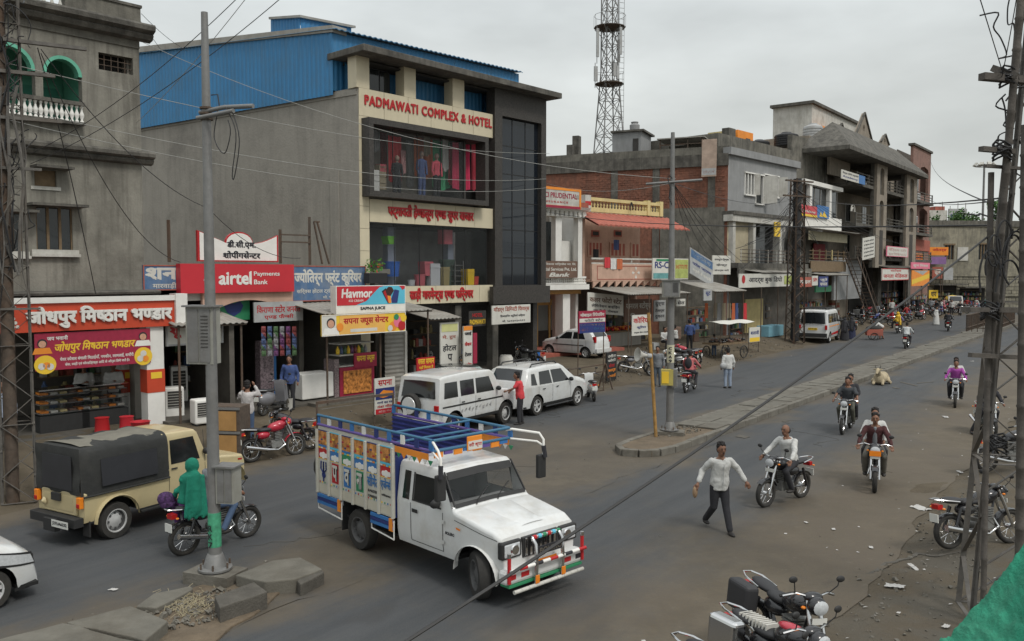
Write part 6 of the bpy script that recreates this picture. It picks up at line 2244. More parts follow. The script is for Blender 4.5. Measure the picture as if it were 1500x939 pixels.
b.tube(crv([(.3,-.1,zpole(165)),(.22,-.1,zc_-.25),(.4,-.1,zc_-.5),(.52,-.1,zc_-.2),(.48,-.1,zc_)]),.008,5)
b.tube(crv([(.45,-.1,zpole(163)),(.62,-.1,zc_-.2),(.54,-.1,zc_-.8),(.58,-.1,zc_-.85),(.68,-.1,zc_-.3),(.55,-.1,zpole(165))]),.008,5)
b.tube([(.1,0,zpole(140)),(.22,0,zpole(140)),(.25,0,zpole(160))],.01,5)
b.build('cable_loop',m_black,t)
g=G(981,636)
g=at(981,636,FX*4.7/(636-HOR))
t=thing('steel_pole','steel pole with cross arm, grey switch box and yellow box on the median nose','pole',(g.x,g.y,.17),R(-15))
PX2=(g.x,g.y)
def zp2(py):
 return at(985,py,PX2[1]).z-.17
MB().tube([(0,0,.1),(0,0,zp2(430)),(0,0,zp2(194))],[.115,.095,.055],12).build('shaft',m_steel,t,smooth=50)
pole_base(t,.11)
make_box(t,-.0,-.12,zp2(435),zp2(411),.5,.3,R(10),True)
MB().tube([(-.75,-.08,zp2(269)),(.85,-.08,zp2(265))],.035,8).build('cross_arm',m_steel,t)
o=MB().box(-.25,.1,-.28,-.1,zp2(563),zp2(540)).build('yellow_box',M('dull_yellow_box',(.4,.34,.1),.7,.1),t)
MB().box(-.22,-.02,-.295,-.281,zp2(560),zp2(543)).build('notice',m_yellow,o)
MB().box(.02,.2,-.2,.1,zp2(566),zp2(540)).build('grey_box',m_steel,t)
MB().tube([(0,0,zp2(531)),(0,0,zp2(505))],.108,12).build('painted_band',M('cream_band',(.5,.48,.35),.8),t,smooth=50)
for i,s_ in enumerate('CKA9'):
 lettering(s_,m_ink,t,-.05,.05,zp2(512.5+6*i),zp2(508+6*i),-.118,0,.04)
MB().tube([(.0,-.1,zp2(262)),(-.1,-.1,zp2(256)),(-.12,-.1,zp2(262)),(-.05,-.1,zp2(275)),(-.08,-.1,zp2(290)),(0,-.1,zp2(300))],.018,5).build('cable_loop',m_black,t)
g=at(961,641,FX*4.72/(641-HOR))
g2=at(950,458,g.y+.2)
t=thing('leaning_post','leaning yellow rusty post on the median soil','post',(g.x,g.y,.17))
MB().tube([(0,0,-.05),tuple(Vector((g2.x-g.x,g2.y-g.y,g2.z-.17)))],.05,8).build('shaft',M('rust_yellow',(.3,.17,.05),.85,.35,9,dirt=.5),t,smooth=50)
hc=at(948,521,g.y-.06)
t=thing('horn_loudspeaker','grey horn shaped loudspeaker fixed on the leaning rusty post','loudspeaker',hc,R(200))
t.scale=(.78,)*3
MB().lathe([(.05,0),(.07,.1),(.14,.28),(.24,.4),(.26,.41),(.24,.405),(.06,.15)],16,Matrix.Rotation(R(82),4,'Y')).build('horn',m_whited,t,smooth=50)
MB().lathe([(.09,-.16),(.09,0),(.05,.01)],12,Matrix.Rotation(R(82),4,'Y')).build('driver',m_greyboard,t,smooth=50)
# lattice pylons
def lattice(px,py,w0,w1,ztop_,segs,label,mat,rz,lean=(0,0),arms=(),clutter=0,base=None,name='lattice_pylon',th=.06):
 g=base or G(px,py)
 t=thing(name,label,'pylon',(g.x,g.y,g.z),rz)
 H_=ztop_-g.z
 def cr(i,f):
  w=(w0+(w1-w0)*f)/2
  s_=((-1,-1),(1,-1),(1,1),(-1,1))[i]
  return Vector((s_[0]*w+lean[0]*f,s_[1]*w*.8+lean[1]*f,H_*f))
 for i in range(4):
  b=MB()
  d=((1,1),(-1,1),(-1,-1),(1,-1))[i]
  a,c=cr(i,0),cr(i,1)
  b.bar(a,c,th,.012)
  b.bar(a+Vector((0,d[1]*th/2,0)),c+Vector((0,d[1]*th/2,0)),.012,th)
  b.build('leg',mat,t)
 for k in range(segs):
  f0,f1=k/segs,(k+1)/segs
  for i in range(4):
   j=(i+1)%4
   b=MB()
   if k%2:
    b.bar(cr(i,f0),cr(j,f1),th*.8,.012)
   else:
    b.bar(cr(j,f0),cr(i,f1),th*.8,.012)
   b.build('brace',mat,t)
   if k%3==0:
    MB().bar(cr(i,f0),cr(j,f0),th*.8,.012).build('cross_bar',mat,t)
 for(z,x0,x1,w_)in arms:
  MB().bar((x0,-.25,z-g.z),(x1,-.25,z-g.z),w_,w_*.7).build('cross_arm',mat,t)
 for k in range(clutter):
  b=MB()
  z=rnd.uniform(H_*.45,H_)
  a=rnd.uniform(0,6.3)
  r_=rnd.uniform(.25,.7)
  pts=[Vector((r_*math.cos(a),r_*math.sin(a),z))]
  for _ in range(6):
   pts.append(pts[-1]*.0+pts[-1]+Vector((-pts[-1].x*.2+rnd.gauss(0,.08),-pts[-1].y*.2+rnd.gauss(0,.08),rnd.gauss(-.14,.12))))
  b.tube(crv(pts,4),.011,4)
  b.build('loose_wire',m_black,t)
 return t
gl=G(28,716)
zt1=lambda py,g=gl:at(28,py,g.y).z
pyl1=lattice(28,716,.62,.5,12.2,22,'dark lattice pylon crowded with wires in front of the orange sweet shop',m_latt,R(30),arms=((zt1(62),-.6,1.5,.1),(zt1(108),-.6,.9,.1),(zt1(175),-.5,1.0,.09),(zt1(248),-.5,.6,.08),(zt1(452),-.5,.5,.06)),clutter=46)
for k in range(9):
 b=MB()
 x=rnd.uniform(-.28,.28)
 pts=[(x,-.3,zt1(150)-gl.z+rnd.uniform(-.8,1.5))]
 for i in range(5):
  pts.append((x+rnd.gauss(0,.1),-.3+rnd.gauss(0,.05),pts[-1][2]-rnd.uniform(.5,1.1)))
 b.tube(pts,rnd.choice((.012,.02,.03)),5)
 b.build('service_cable',m_black if k%2 else m_latt,pyl1)
MB().tube([(-.12,-.1,0),(-.1,-.1,11.5)],.13,8).build('inner_post',m_rust,pyl1,smooth=50)
gf=G(1164,502)
zt2_=lambda py:at(1164,py,gf.y).z
pylf=lattice(1164,502,1.0,.7,zt2_(262),18,'dark lattice pylon tangled with wires in front of the grey house',m_rust,R(30),arms=((zt2_(266),-1.4,1.2,.14),(zt2_(288),-1.6,1.0,.14)),clutter=30,th=.1)
MB().tube([(0,0,gf.z),(0,0,zt2_(262)-gf.z)],.28,8).build('inner_post',m_black,pylf,smooth=50)
for k in range(26):
 b=MB()
 z=zt2_(270+rnd.uniform(0,40))-gf.z
 x1=rnd.uniform(-4.5,-1)if k%3 else rnd.uniform(1,3)
 z1=z-rnd.uniform(1.5,5.5)
 b.tube([(0,0,z),(x1*.5,rnd.uniform(-.3,.3),(z+z1)/2-.5),(x1,rnd.uniform(-1,1.5),z1)],.018,4)
 b.build('service_wire',m_black,pylf)
gr=at(1468,900,11.6)
gr.z=hz(gr.x,gr.y)
zt3=lambda py:at(1470,py,11.6).z
m_dkl=M('dark_weathered_wood',(.085,.076,.067),.85,.35,5,.3,dirt=.5)
pylr=lattice(0,0,.95,.42,9.6,13,'tall near lattice pylon with bamboo poles and planks at the right edge',m_latt,R(-14),lean=(.32,0),base=gr,arms=((zt3(453),-.7,.4,.1),),clutter=10,th=.075)
def bam(pts,r_,nm='bamboo_pole',mat=None):
 b=MB()
 P_=[Vector(p)for p in pts]
 out,rr=[],[]
 for a,c in zip(P_,P_[1:]):
  n=max(2,int((c-a).length/.38))
  for i in range(n):
   for q,s_ in((i/n,1.15),((i+.06)/n,.95),((i+.94)/n,.95)):
    out.append(a.lerp(c,q))
    rr.append(r_*s_)
 b.tube(out,rr,8)
 o=b.build(nm,mat or m_dkl,smooth=50)
 return o
def wpt(px,py,d):
 return tuple(at(px,py,d))
for i,(a,c,r_,lab)in enumerate((((1447,560,11.2),(1497,-20,11.0),.05,'longest bamboo pole tied to the right pylon, leaning out to its left'),((1440,905,11.0),(1452,250,11.2),.04,'left bamboo pole standing along the pylon leg'),((1492,905,10.9),(1503,180,10.8),.06,'thick bamboo pole at the right edge behind the green cloth'))):
 o=bam((wpt(*a),wpt(*c)),r_)
 tag(o,lab,'bamboo pole')
for(a,c,w_,lab)in(((1438,112,11.0),(1505,118,11.2),.11,'highest plank tied across the bamboo at the top right'),((1454,100,11.2),(1490,112,11.0),.1,'short stub tied over the highest plank'),((1437,218,11.0),(1484,222,11.2),.08,'plank tied across the bamboo level with the far floodlights, upper one'),((1443,243,11.0),(1500,247,11.4),.05,'thin rod below the upper plank on the bamboo'),((1418,453,10.9),(1498,455,11.3),.07,'thick round crossbar on the pylon at the height of the fence'),((1421,520,10.9),(1505,524,11.2),.07,'flat crossbar on the pylon below the round one')):
 o=MB().bar(wpt(*a),wpt(*c),w_,w_*.8).build('plank',m_dkl)
 tag(o,lab,'plank')
for(px,py)in((1478,112),(1468,220),(1450,455),(1462,650)):
 b=MB()
 c=Vector(wpt(px,py,11.1))
 for k in range(7):
  pts=[c+Vector((.11*math.cos(a+k),.1*math.sin(a+k),.03*(k-3)+.04*math.sin(2*a+k)))for a in[PI/4*i for i in range(9)]]
  b.tube(pts,.014,5)
 o=b.build('rope_lashing',m_black)
 tag(o,{112:'black rope lashing at the highest plank',220:'black rope lashing at the second plank',455:'black rope lashing at the round crossbar',650:'lowest black rope lashing on the right pylon'}[py],'rope')
for k in range(7):
 b=MB()
 c=Vector(wpt(1468+rnd.uniform(-18,22),340+rnd.uniform(-20,90),10.9))
 r_=rnd.uniform(.1,.28)
 pts=[c+Vector((r_*.6*math.cos(a),0,r_*math.sin(a)*1.5))for a in[PI/5*i for i in range(rnd.randint(6,11))]]
 b.tube(crv(pts,3),.013,5)
 o=b.build('cable_coil',m_black)
 tag(o,'coil of black cable hanging on the right lattice pylon','cable','cable coils on the right pylon')
b=MB()
g0_=[(1372,945),(1395,925),(1425,893),(1455,857),(1480,825),(1512,780)]
def cl(u,v_):
 i=min(4,int(u*5))
 f=u*5-i
 x=g0_[i][0]+(g0_[i+1][0]-g0_[i][0])*f
 y=g0_[i][1]+(g0_[i+1][1]-g0_[i][1])*f
 p=at(x,y,3.2)
 q=at(1600,1120,2.3)
 r_=p.lerp(q,v_)
 r_.z+=.05*math.sin(u*7+v_*3)*v_+.02*noise.noise(Vector((u*9,v_*14,0)))+.01*noise.noise(Vector((u*30,v_*30,4)))
 return tuple(r_)
b.grid(cl,70,50)
o=b.build('green_cloth',M('green_netting',(.015,.22,.13),.8,.3,9,.4,90,dirt=.3,dcol=(.1,.2,.14)),smooth=60)
tag(o,'bright green shade cloth sloping across the near right corner','cloth')
# wires
m_wire=M('black_wire',(.03,.03,.03),.6)
m_wirel=M('pale_wire',(.3,.3,.28),.6)
def wire(a,c,sag,r_,label,mat=None,group=None,n=18):
 A,C_=Vector(a),Vector(c)
 o=MB().tube([A.lerp(C_,i/n)-Vector((0,0,sag*4*(i/n)*(1-i/n)))for i in range(n+1)],r_,5).build('overhead_wire',mat or m_wire,smooth=60)
 tag(o,label,'wire',group)
wire(wpt(560,962,5.5),wpt(1455,340,11.3),.12,.014,'thick black cable crossing the whole street from bottom centre to the right pylon')
wire(wpt(1452,330,11.3),wpt(760,300,48),.4,.012,'cable from the right pylon toward the insurance office')
wire(wpt(1470,290,11.3),wpt(1165,275,gf.y),.5,.012,'cable from the right pylon to the dark pylon by the grey house')
wire(wpt(1470,110,11.1),wpt(1430,-20,9),.0,.006,'thin wire rising to the left from the highest plank')
wire(wpt(1466,120,11.1),wpt(1492,-20,10),.05,.006,'thin wire running beside the longest bamboo pole')
wire(wpt(55,70,gl.y),wpt(140,430,22),-.3,.011,'black service cable falling from the left pylon to the sweet shop fascia')
wire(wpt(60,72,gl.y),wpt(305,305,24),.5,.01,'black service cable from the left pylon toward the steel pole, upper part')
wire(wpt(305,305,24),wpt(440,378,28),.4,.01,'lower continuation of the service cable to the arcade roof')
wire(wpt(60,78,gl.y),wpt(264,384,25),.9,.01,'sagging black cable from the left pylon to the left end of the bank sign')
wire(wpt(45,225,gl.y),wpt(360,-15,14),.25,.007,'rising wire from the left pylon past the pole top, left one')
wire(wpt(45,240,gl.y),wpt(420,-10,14),.25,.007,'rising wire from the left pylon past the pole top, right one')
wire(wpt(200,180,gl.y+2),wpt(370,-15,14),.1,.006,'thin pale rising wire near the pole top',m_wirel)
wire(wpt(-20,150,gl.y),wpt(800,262,38),.6,.008,'upper of the thin pale wires crossing the hotel front',m_wirel)
wire(wpt(-20,168,gl.y),wpt(802,275,38),.7,.008,'lower of the thin pale wires crossing the hotel front',m_wirel)
wire(wpt(-20,85,gl.y),wpt(805,225,38),.5,.008,'thin pale wire crossing the blue shed',m_wirel)
wire(wpt(205,60,26),wpt(990,262,24.9),.8,.008,'long thin wire from the old house to the second steel pole',m_wirel)
wire(wpt(985,268,24.9),wpt(1165,290,gf.y),.5,.01,'wire from the second steel pole to the dark pylon')
wire(wpt(800,268,38),wpt(985,268,24.9),.3,.008,'wire from the hotel corner to the second steel pole',m_wirel)
wire(wpt(1362,232,100),wpt(1455,300,11.3),.6,.012,'wire from the pink house to the right pylon')
wire(wpt(1362,290,100),wpt(1455,295,11.3),.3,.01,'lower thin wire from the pink house to the right pylon')
wire(wpt(205,30,26),wpt(235,72,32),0,.008,'short wire from the old house cornice to the blue shed, upper one')
wire(wpt(207,20,26),wpt(275,75,32),.1,.008,'short wire from the old house cornice to the blue shed, lower one')
for k in range(5):
 wire(wpt(985,267,24.9),wpt(1020+22*k,372+6*k,54),.4,.01,ORD[k]+' from the left of the service wires fanning from the second steel pole',group='service wires fanning from the second pole')
for k in range(5):
 wire(wpt(1168,278,gf.y),wpt(1215+30*k,330+8*k,74),.5,.014,ORD[k]+' from the left of the service wires fanning from the dark pylon',group='service wires fanning from the dark pylon')
for i,(px,y0,y1)in enumerate(((248,322,384),(411,336,386),(454,318,388))):
 a=L1.p(px,y1,.8)
 z1=L1.p(px,y0,.8)[1]
 o=MB().box(-.04,.04,-.04,.04,0,z1-a[1]).build('roof_post',m_rust,loc=L1.w(a[0],.8,a[1]))
 tag(o,('dark post on the arcade roof left of the arched name board','dark post just right of the arched name board','tall dark post on the arcade roof above the courier fascia')[i],'post')
a=L1.p(411,386,.8)
t=thing('roof_frame','rusty steel frame with slanting bars standing on the arcade roof','frame',L1.w(a[0],.75,a[1]),L1.rz)
wd2=L1.p(481,386,.8)[0]-a[0]
for(x0,z0,x1,z1)in((0,.75,wd2*.6,.75),(0,1.0,wd2*.6,1.0),(wd2*.68,1.5,wd2*.85,0),(wd2*.75,1.5,wd2*1.0,0),(wd2*.68,1.5,wd2*.8,1.5)):
 MB().bar((x0,0,z0),(x1,0,z1),.05).build('bar',m_rust,t)
gg0,gg1=xy(N0+.1,V1+1),xy(N0+.1,V1+14)
t=thing('median_railing','low iron railing enclosing the far end of the median','railing',(*xy((N0+N1)/2,V1+.5),.0),PI/2-SA)
for y in(-.8,.8):
 b=MB()
 for z in(1.5,.5):
  b.bar((0,y,z),(16,y,z),.08)
 for k in range(41):
  b.bar((.4*k,y,0),(.4*k,y,1.5),.05)
 b.build('railing_panel',m_rust,t)
b=MB()
for z in(1.5,.5):
 b.bar((0,-.8,z),(0,.8,z),.08)
for k in range(5):
 b.bar((0,-.8+.4*k,0),(0,-.8+.4*k,1.5),.05)
b.build('railing_panel',m_rust,t)
bx(t,'kerb',m_kerb,-1,17,-1,1,0,.2)
# vehicles
m_tyre=M('tyre_rubber',(.03,.029,.027),.9,.2,20,dirt=.4,dcol=(.08,.07,.055))
m_rim=M('silver_rim',(.5,.5,.49),.4,.1,metal=.15)
m_rimd=M('dark_rim',(.08,.08,.08),.6,.2)
m_carw=M('white_car_paint',(.6,.61,.6),.25,.03,3,coat=.6,dirt=.4,dcol=(.4,.36,.29),dscale=2.2)
m_creamp=M('cream_car_paint',(.5,.42,.24),.35,.05,3,coat=.4,dirt=.3,dcol=(.3,.24,.15))
m_trim=M('black_plastic_trim',(.025,.025,.025),.6,.15,8)
m_cgl=M('tinted_car_glass',(.012,.014,.015),.06,.05,spec=.7)
m_lamp=M('clear_lamp',(.5,.52,.53),.08,.15,30,spec=.8)
m_rlamp=M('red_lamp',(.4,.015,.015),.2,.15,30)
m_olamp=M('orange_lamp',(.75,.22,.02),.25,.1,30)
m_chrome=M('chrome',(.6,.6,.6),.15,.05,metal=1)
m_canvas=M('black_canvas',(.028,.029,.028),.85,.25,2,.4,8,dirt=.35,dcol=(.07,.066,.055))
m_canvt=M('pale_canvas_top',(.17,.16,.13),.9,.2,2,.4,8,dirt=.5,dcol=(.1,.095,.08))  # paler canvas for the sheet along the top of the hood
m_plate=M('number_plate',(.6,.6,.56),.5,.05)
m_upin=M('underbody',(.015,.015,.015),.9)
def lerpt(T,x):
 if x<=T[0][0]:
  return T[0][1]
 for(a,b_),(c,d)in zip(T,T[1:]):
  if x<=c:
   return b_+(d-b_)*(x-a)/max(1e-6,c-a)
 return T[-1][1]
class Car:
 def __init__(s,name,label,loc,rz,top,base,W,belt,roof,tumble,axles,wr,cat='car',r=.12,paint=None,taper=(.1,.12),arch=.07,holes=(),xs=(),lv=(),kx=1.0,ww=.2,rim=5,steer=0.0,rimm=None,wy=None):
  s.t=thing(name,label,cat,loc,rz)
  s.top,s.base,s.W,s.belt,s.roof,s.tum,s.r,s.tp,s.ax,s.wr=top,base,W,belt,roof,tumble,r,taper,axles,wr
  x0,x1=top[0][0],top[-1][0]
  s.x0,s.x1=x0,x1
  X=set([x0,x1,x0+.03,x1-.03,x0+.1,x1-.1]+[x0+(x1-x0)*i/36 for i in range(37)]+[p[0]for p in top]+list(xs))
  ra=wr+arch
  for a in axles:
   for i in range(13):
    X.add(a+ra*math.cos(PI*i/12))
  X=sorted(x for x in X if x0<=x<=x1)
  X=[x for i,x in enumerate(X)if i==0 or x-X[i-1]>.004 or x in xs]
  def bot(x):
   z=base
   for a in axles:
    if abs(x-a)<ra:
     z=max(z,wr+math.sqrt(ra*ra-(x-a)**2))
   return z
  rings=[]
  L_=sorted(set([base,base+.08,base+.2,belt-.2,belt-.04,belt]+list(lv)+[belt+.15,roof-.25,roof-.12]))
  for x in X:
   tz,bz=lerpt(top,x),bot(x)
   sh=max(bz+.02,tz-r)
   ring=[]
   for z in L_:
    zc_=min(max(z,bz),sh)
    ring.append((x,s.y(x,zc_),zc_))
   ys=s.y(x,sh)
   rr_=min(r,ys*.5)
   for k in range(1,5):
    a=PI/2*k/4
    ring.append((x,ys-rr_*(1-math.cos(a)),sh+(tz-sh)*math.sin(a)))
   ring.append((x,ys*.5,tz+.012))
   ring.append((x,0,tz+.018))
   rings.append(ring)
  b=MB()
  n=len(rings[0])
  for sg in(1,-1):
   k0=len(b.v)
   for rg in rings:
    b.v+=[(p[0],p[1]*sg,p[2])for p in rg]
   for i in range(len(rings)-1):
    for j in range(n-1):
     q=[rings[i][j],rings[i+1][j],rings[i+1][j+1],rings[i][j+1]]
     cx_,cz_=sum(p[0]for p in q)/4,sum(p[2]for p in q)/4
     top_=j>=len(L_)-1
     if any((h[4]==top_)and h[0]<cx_<h[1]and h[2]<cz_<h[3]for h in holes):
      continue
     f=(k0+i*n+j,k0+(i+1)*n+j,k0+(i+1)*n+j+1,k0+i*n+j+1)
     b.f.append(f if sg<0 else f[::-1])
     b.m.append(0)
   for i in(0,len(rings)-1):
    b.f.append(tuple(k0+i*n+j for j in range(n))+((k0+i*n+n-1),)[:0]+())
    q=b.f.pop()
    b.v.append((rings[i][0][0],0,rings[i][0][2]))
    b.f.append(q+(len(b.v)-1,))
    b.m.append(0)
  s.body=b.build('body',paint or m_carw,s.t,smooth=32)
  b=MB()
  for a,c in((x0+.05,axles[0]-ra),(axles[0]+ra,axles[-1]-ra),(axles[-1]+ra,x1-.05),(axles[0]-ra,axles[0]+ra),(axles[-1]-ra,axles[-1]+ra)):
   z_=base+.02 if(a,c)not in((axles[0]-ra,axles[0]+ra),(axles[-1]-ra,axles[-1]+ra))else wr+ra-.05
   b.box(a,c,-W/2+.06,W/2-.06,z_,z_+.05)
  for a in axles:
   b.box(a-ra,a+ra,-W/2+.28,W/2-.28,base+.02,wr+ra)
  b.build('underbody',m_upin,s.t)
  for i,a in enumerate(axles):
   for sg in(1,-1):
    s.wheel(a,sg*((wy or W/2)-ww/2-.01),wr,ww,sg,rim,steer if i else 0,rimm)
 def wheel(s,x,y,wr,ww,sg,n,st,rimm=None):
  mt=Matrix.Rotation(R(-90)*sg,4,'X')
  b=MB()
  h=ww/2
  b.lathe([(wr*.62,-h),(wr*.9,-h),(wr,-h*.6),(wr,h*.6),(wr*.93,h),(wr*.64,h*.98),(wr*.62,h*.5),(wr*.62,-h)],26,mt)
  w=b.build('wheel',m_tyre,s.t,smooth=40)
  w.location=(x,y,wr)
  w.rotation_euler=(0,0,st)
  b=MB()
  b.lathe([(wr*.66,h*.97),(wr*.6,h*1.0),(wr*.56,h*.8)],22,mt,0,False)
  b.lathe([(wr*.56,h*.8),(wr*.5,h*.2),(.001,h*.2)],22,mt,1,False)
  if n:
   for k in range(n):
    b.box(-.028,.028,.05,wr*.6,h*.25,h*.78,0,mt@Matrix.Rotation(2*PI*k/n,4,'Z'))
   b.lathe([(.001,h*.85),(.06,h*.8),(.07,h*.3)],10,mt,0,False)
  else:
   for k in range(8):
    b.box(-.02,.02,wr*.36,wr*.46,h*.5,h*.58,1,mt@Matrix.Rotation(PI/4*k,4,'Z'))
   b.lathe([(wr*.5,h*.2),(wr*.3,h*.62),(wr*.26,h*.62),(.07,h*.75),(.001,h*.8)],18,mt,0,False)
  b.build('rim',[rimm or m_rim,m_rimd],w,smooth=40)
 def y(s,x,z):
  fr_,rr_=max(0,(x-(s.x1-.55))/.55),max(0,((s.x0+.4)-x)/.4)
  w=s.W/2*(1-s.tp[0]*fr_**2.2-s.tp[1]*rr_**2.5)
  if z>s.belt:
   w*=1-s.tum*(z-s.belt)/(s.roof-s.belt)
  w*=1-.05*max(0,1-(z-s.base)/.3)**2
  return w
 def side(s,name,mat,P4,sides=(1,-1),off=.007,par=None,n=(8,4)):
  """patch on the body side; P4 corners (x, z): rear bottom, front bottom, front top, rear top"""
  out=[]
  for sg in sides:
   b=MB()
   def f(u,v_):
    x=(P4[0][0]*(1-u)+P4[1][0]*u)*(1-v_)+(P4[3][0]*(1-u)+P4[2][0]*u)*v_
    z=(P4[0][1]*(1-u)+P4[1][1]*u)*(1-v_)+(P4[3][1]*(1-u)+P4[2][1]*u)*v_
    return(x,sg*(s.y(x,z)+off),z)
   b.grid(f,*n)
   out.append(b.build(name,mat,par or s.t,smooth=40))
  return out
 def up(s,name,mat,xa,xb,ya,yb,off=.012,n=(6,8)):
  """patch on the upper surface from xa to xb; ya, yb half widths"""
  b=MB()
  def f(u,v_):
   x=xa+(xb-xa)*u
   w=ya+(yb-ya)*u
   y=w*(2*v_-1)
   sl_=(lerpt(s.top,x+.02)-lerpt(s.top,x-.02))/.04
   k=math.hypot(1,sl_)
   return(x-off*sl_/k,y,lerpt(s.top,x)+.018*(1-abs(2*v_-1))+off/k)
  b.grid(f,*n)
  return b.build(name,mat,s.t,smooth=40)
 def box(s,name,mat,*a,par=None,bev=.01):
  return bx(par or s.t,name,mat,*a,bev=bev)
 def lines(s,xs,z0,z1,mat=None):
  for x in xs:
   s.side('door_gap',mat or m_trim,((x-.006,z0),(x+.006,z0),(x+.006,z1),(x-.006,z1)),off=.004,n=(1,6))
 def mirror(s,x,z,y=None,sides=(1,-1)):
  for sg in sides:
   yy=(y or s.y(x,z))*sg
   MB().ell((x,yy+.1*sg,z),(.06,.1,.075),10,6).build('mirror',m_trim,s.t,smooth=60)
 def handles(s,xs,z):
  for x in xs:
   s.side('door_handle',m_trim,((x-.08,z),(x+.08,z),(x+.08,z+.035),(x-.08,z+.035)),off=.03,n=(2,1))
def hd(a,b_):
 """heading from ground pixel a towards ground pixel b"""
 p,q=G(*a),G(*b_)
 return math.atan2(q.y-p.y,q.x-p.x)
def plate(t,txt,loc,rz,w=.34,h=.11,mat=None,ink=None):
 o=MB().box(-w/2,w/2,-.006,0,0,h).build('number_plate',mat or m_plate,t)
 o.location=loc
 o.rotation_euler=(0,0,rz)
 if txt:
  lettering(txt,ink or m_ink,o,-w*.44,w*.44,h*.22,h*.78,-.012,0,.04)
 return o
def sugrp():
 p=G(752,612)
 c=Car('compact_suv','white compact SUV with roof rails parked at the road edge in front of the scooter',(0,0,0),0,[(-2.1,.55),(-2.08,.95),(-2.0,1.15),(-1.75,1.58),(-1.55,1.64),(-.5,1.69),(.35,1.66),(.55,1.58),(1.2,1.12),(1.5,1.08),(1.95,.95),(2.12,.8),(2.15,.5)],.3,1.8,1.02,1.68,.2,(-1.33,1.34),.34,r=.16,kx=1,ww=.23)
 for P4 in(((-1.7,1.08),(-1.35,1.06),(-1.38,1.45),(-1.58,1.45)),((-1.2,1.06),(-.42,1.05),(-.45,1.5),(-1.1,1.49)),((-.34,1.05),(.72,1.04),(.32,1.49),(-.36,1.5))):
  c.side('side_window',m_cgl,P4)
 c.up('rear_window',m_cgl,-1.96,-1.74,.62,.56)
 c.up('windscreen',m_cgl,.62,1.18,.56,.7)
 c.lines((-1.25,-.38,.82),.42,1.0)
 c.handles((-.95,-.1),.88)
 c.side('sill',m_trim,((-.95,.3),(.95,.3),(.95,.4),(-.95,.4)),off=.02)
 c.side('side_step',m_chrome,((-.9,.26),(.9,.26),(.9,.31),(-.9,.31)),off=.1)
 for sg in(1,-1):
  MB().tube([(-1.4,sg*.62,1.66),(-1.3,sg*.62,1.75),(.1,sg*.62,1.76),(.25,sg*.62,1.68)],.025,6).build('roof_rail',m_trim,c.t,smooth=50)
  c.box('tail_lamp',m_rlamp,-2.12,-1.98,sg*.72-.07,sg*.72+.07,.85,1.1)
  c.box('headlamp',m_lamp,1.93,2.1,sg*.62-.16,sg*.62+.16,.72,.88)
 c.box('rear_bumper',m_trim,-2.16,-2.0,-.75,.75,.32,.55)
 c.box('front_bumper',m_trim,2.05,2.2,-.7,.7,.32,.5)
 c.mirror(.72,1.08)
 plate(c.t,'RJ 27 CB 4410',(-2.13,0,.68),-PI/2,.4,.1)
 MB().tube([(-1.3,0,1.66),(-1.45,0,1.85)],.01,4).build('aerial',m_trim,c.t)
 return c
def place(c,anchor_px,anchor_local,rz):
 g=G(*anchor_px)
 ca,sa_=math.cos(rz),math.sin(rz)
 c.t.location=(g.x-anchor_local[0]*ca+anchor_local[1]*sa_,g.y-anchor_local[0]*sa_-anchor_local[1]*ca,g.z)
 c.t.rotation_euler=(0,0,rz)
hdS=hd((787,609.5),(846,595))
c=sugrp()
place(c,(787,609),(-1.33,-.88),hdS)
c=Car('boxy_suv','boxy white SUV with rear spare wheel and black side stripe parked behind the pickup',(0,0,0),0,[(-2.0,.6),(-1.98,1.1),(-1.88,1.8),(-1.7,1.85),(-.5,1.9),(.62,1.85),(.75,1.8),(1.12,1.22),(1.3,1.19),(2.0,1.08),(2.1,.95),(2.12,.5)],.42,1.68,1.12,1.88,.1,(-1.28,1.4),.36,'car',r=.07,taper=(.05,.04),arch=.09,ww=.22,rim=0)
for P4 in(((-1.78,1.2),(-1.12,1.2),(-1.12,1.66),(-1.7,1.66)),((-.98,1.2),(-.3,1.2),(-.3,1.66),(-.98,1.66)),((-.2,1.2),(.72,1.19),(.5,1.66),(-.2,1.66))):
 c.side('side_window',m_cgl,P4)
c.up('windscreen',m_cgl,.79,1.09,.68,.74)
c.up('rear_window',m_cgl,-1.965,-1.895,.66,.6,off=.02)
c.lines((-1.04,-.25,.82),.5,1.14)
c.handles((-.9,-.1),1.0)
c.side('side_stripe',m_trim,((-1.85,.92),(1.2,.92),(1.2,.97),(-1.85,.97)))
m_floral=M('grey_floral_print',(.3,.3,.3),.5,.9,14)
for i in range(9):
 x=-1.0+.18*i
 c.side('flower_sticker',m_floral,((x,.66+.05*(i%3)),(x+.1,.7+.04*(i%2)),(x+.14,.8+.03*(i%3)),(x+.03,.78)),off=.006,n=(2,2))
c.side('sill',m_trim,((-.85,.42),(.95,.42),(.95,.52),(-.85,.52)),off=.03)
o=MB().lathe([(.2,-.1),(.33,-.1),(.36,-.05),(.36,.06),(.3,.1),(.2,.1)],22,Matrix.Translation((-2.14,.15,.98))@Matrix.Rotation(R(90),4,'Y')).build('spare_wheel',m_tyre,c.t,smooth=40)
MB().lathe([(.001,.13),(.25,.12),(.29,.05)],22,Matrix.Translation((-2.14,.15,.98))@Matrix.Rotation(R(-90),4,'Y')).build('wheel_cover',m_carw,o,smooth=40)
for sg in(1,-1):
 c.box('tail_lamp',m_rlamp,-2.03,-1.96,sg*.72-.08,sg*.72+.08,.8,1.02)
 c.box('headlamp',m_lamp,2.08,2.14,sg*.6-.14,sg*.6+.14,.75,.92)
c.box('rear_bumper',m_carw,-2.2,-1.99,-.8,.8,.45,.6)
c.mirror(.85,1.25)
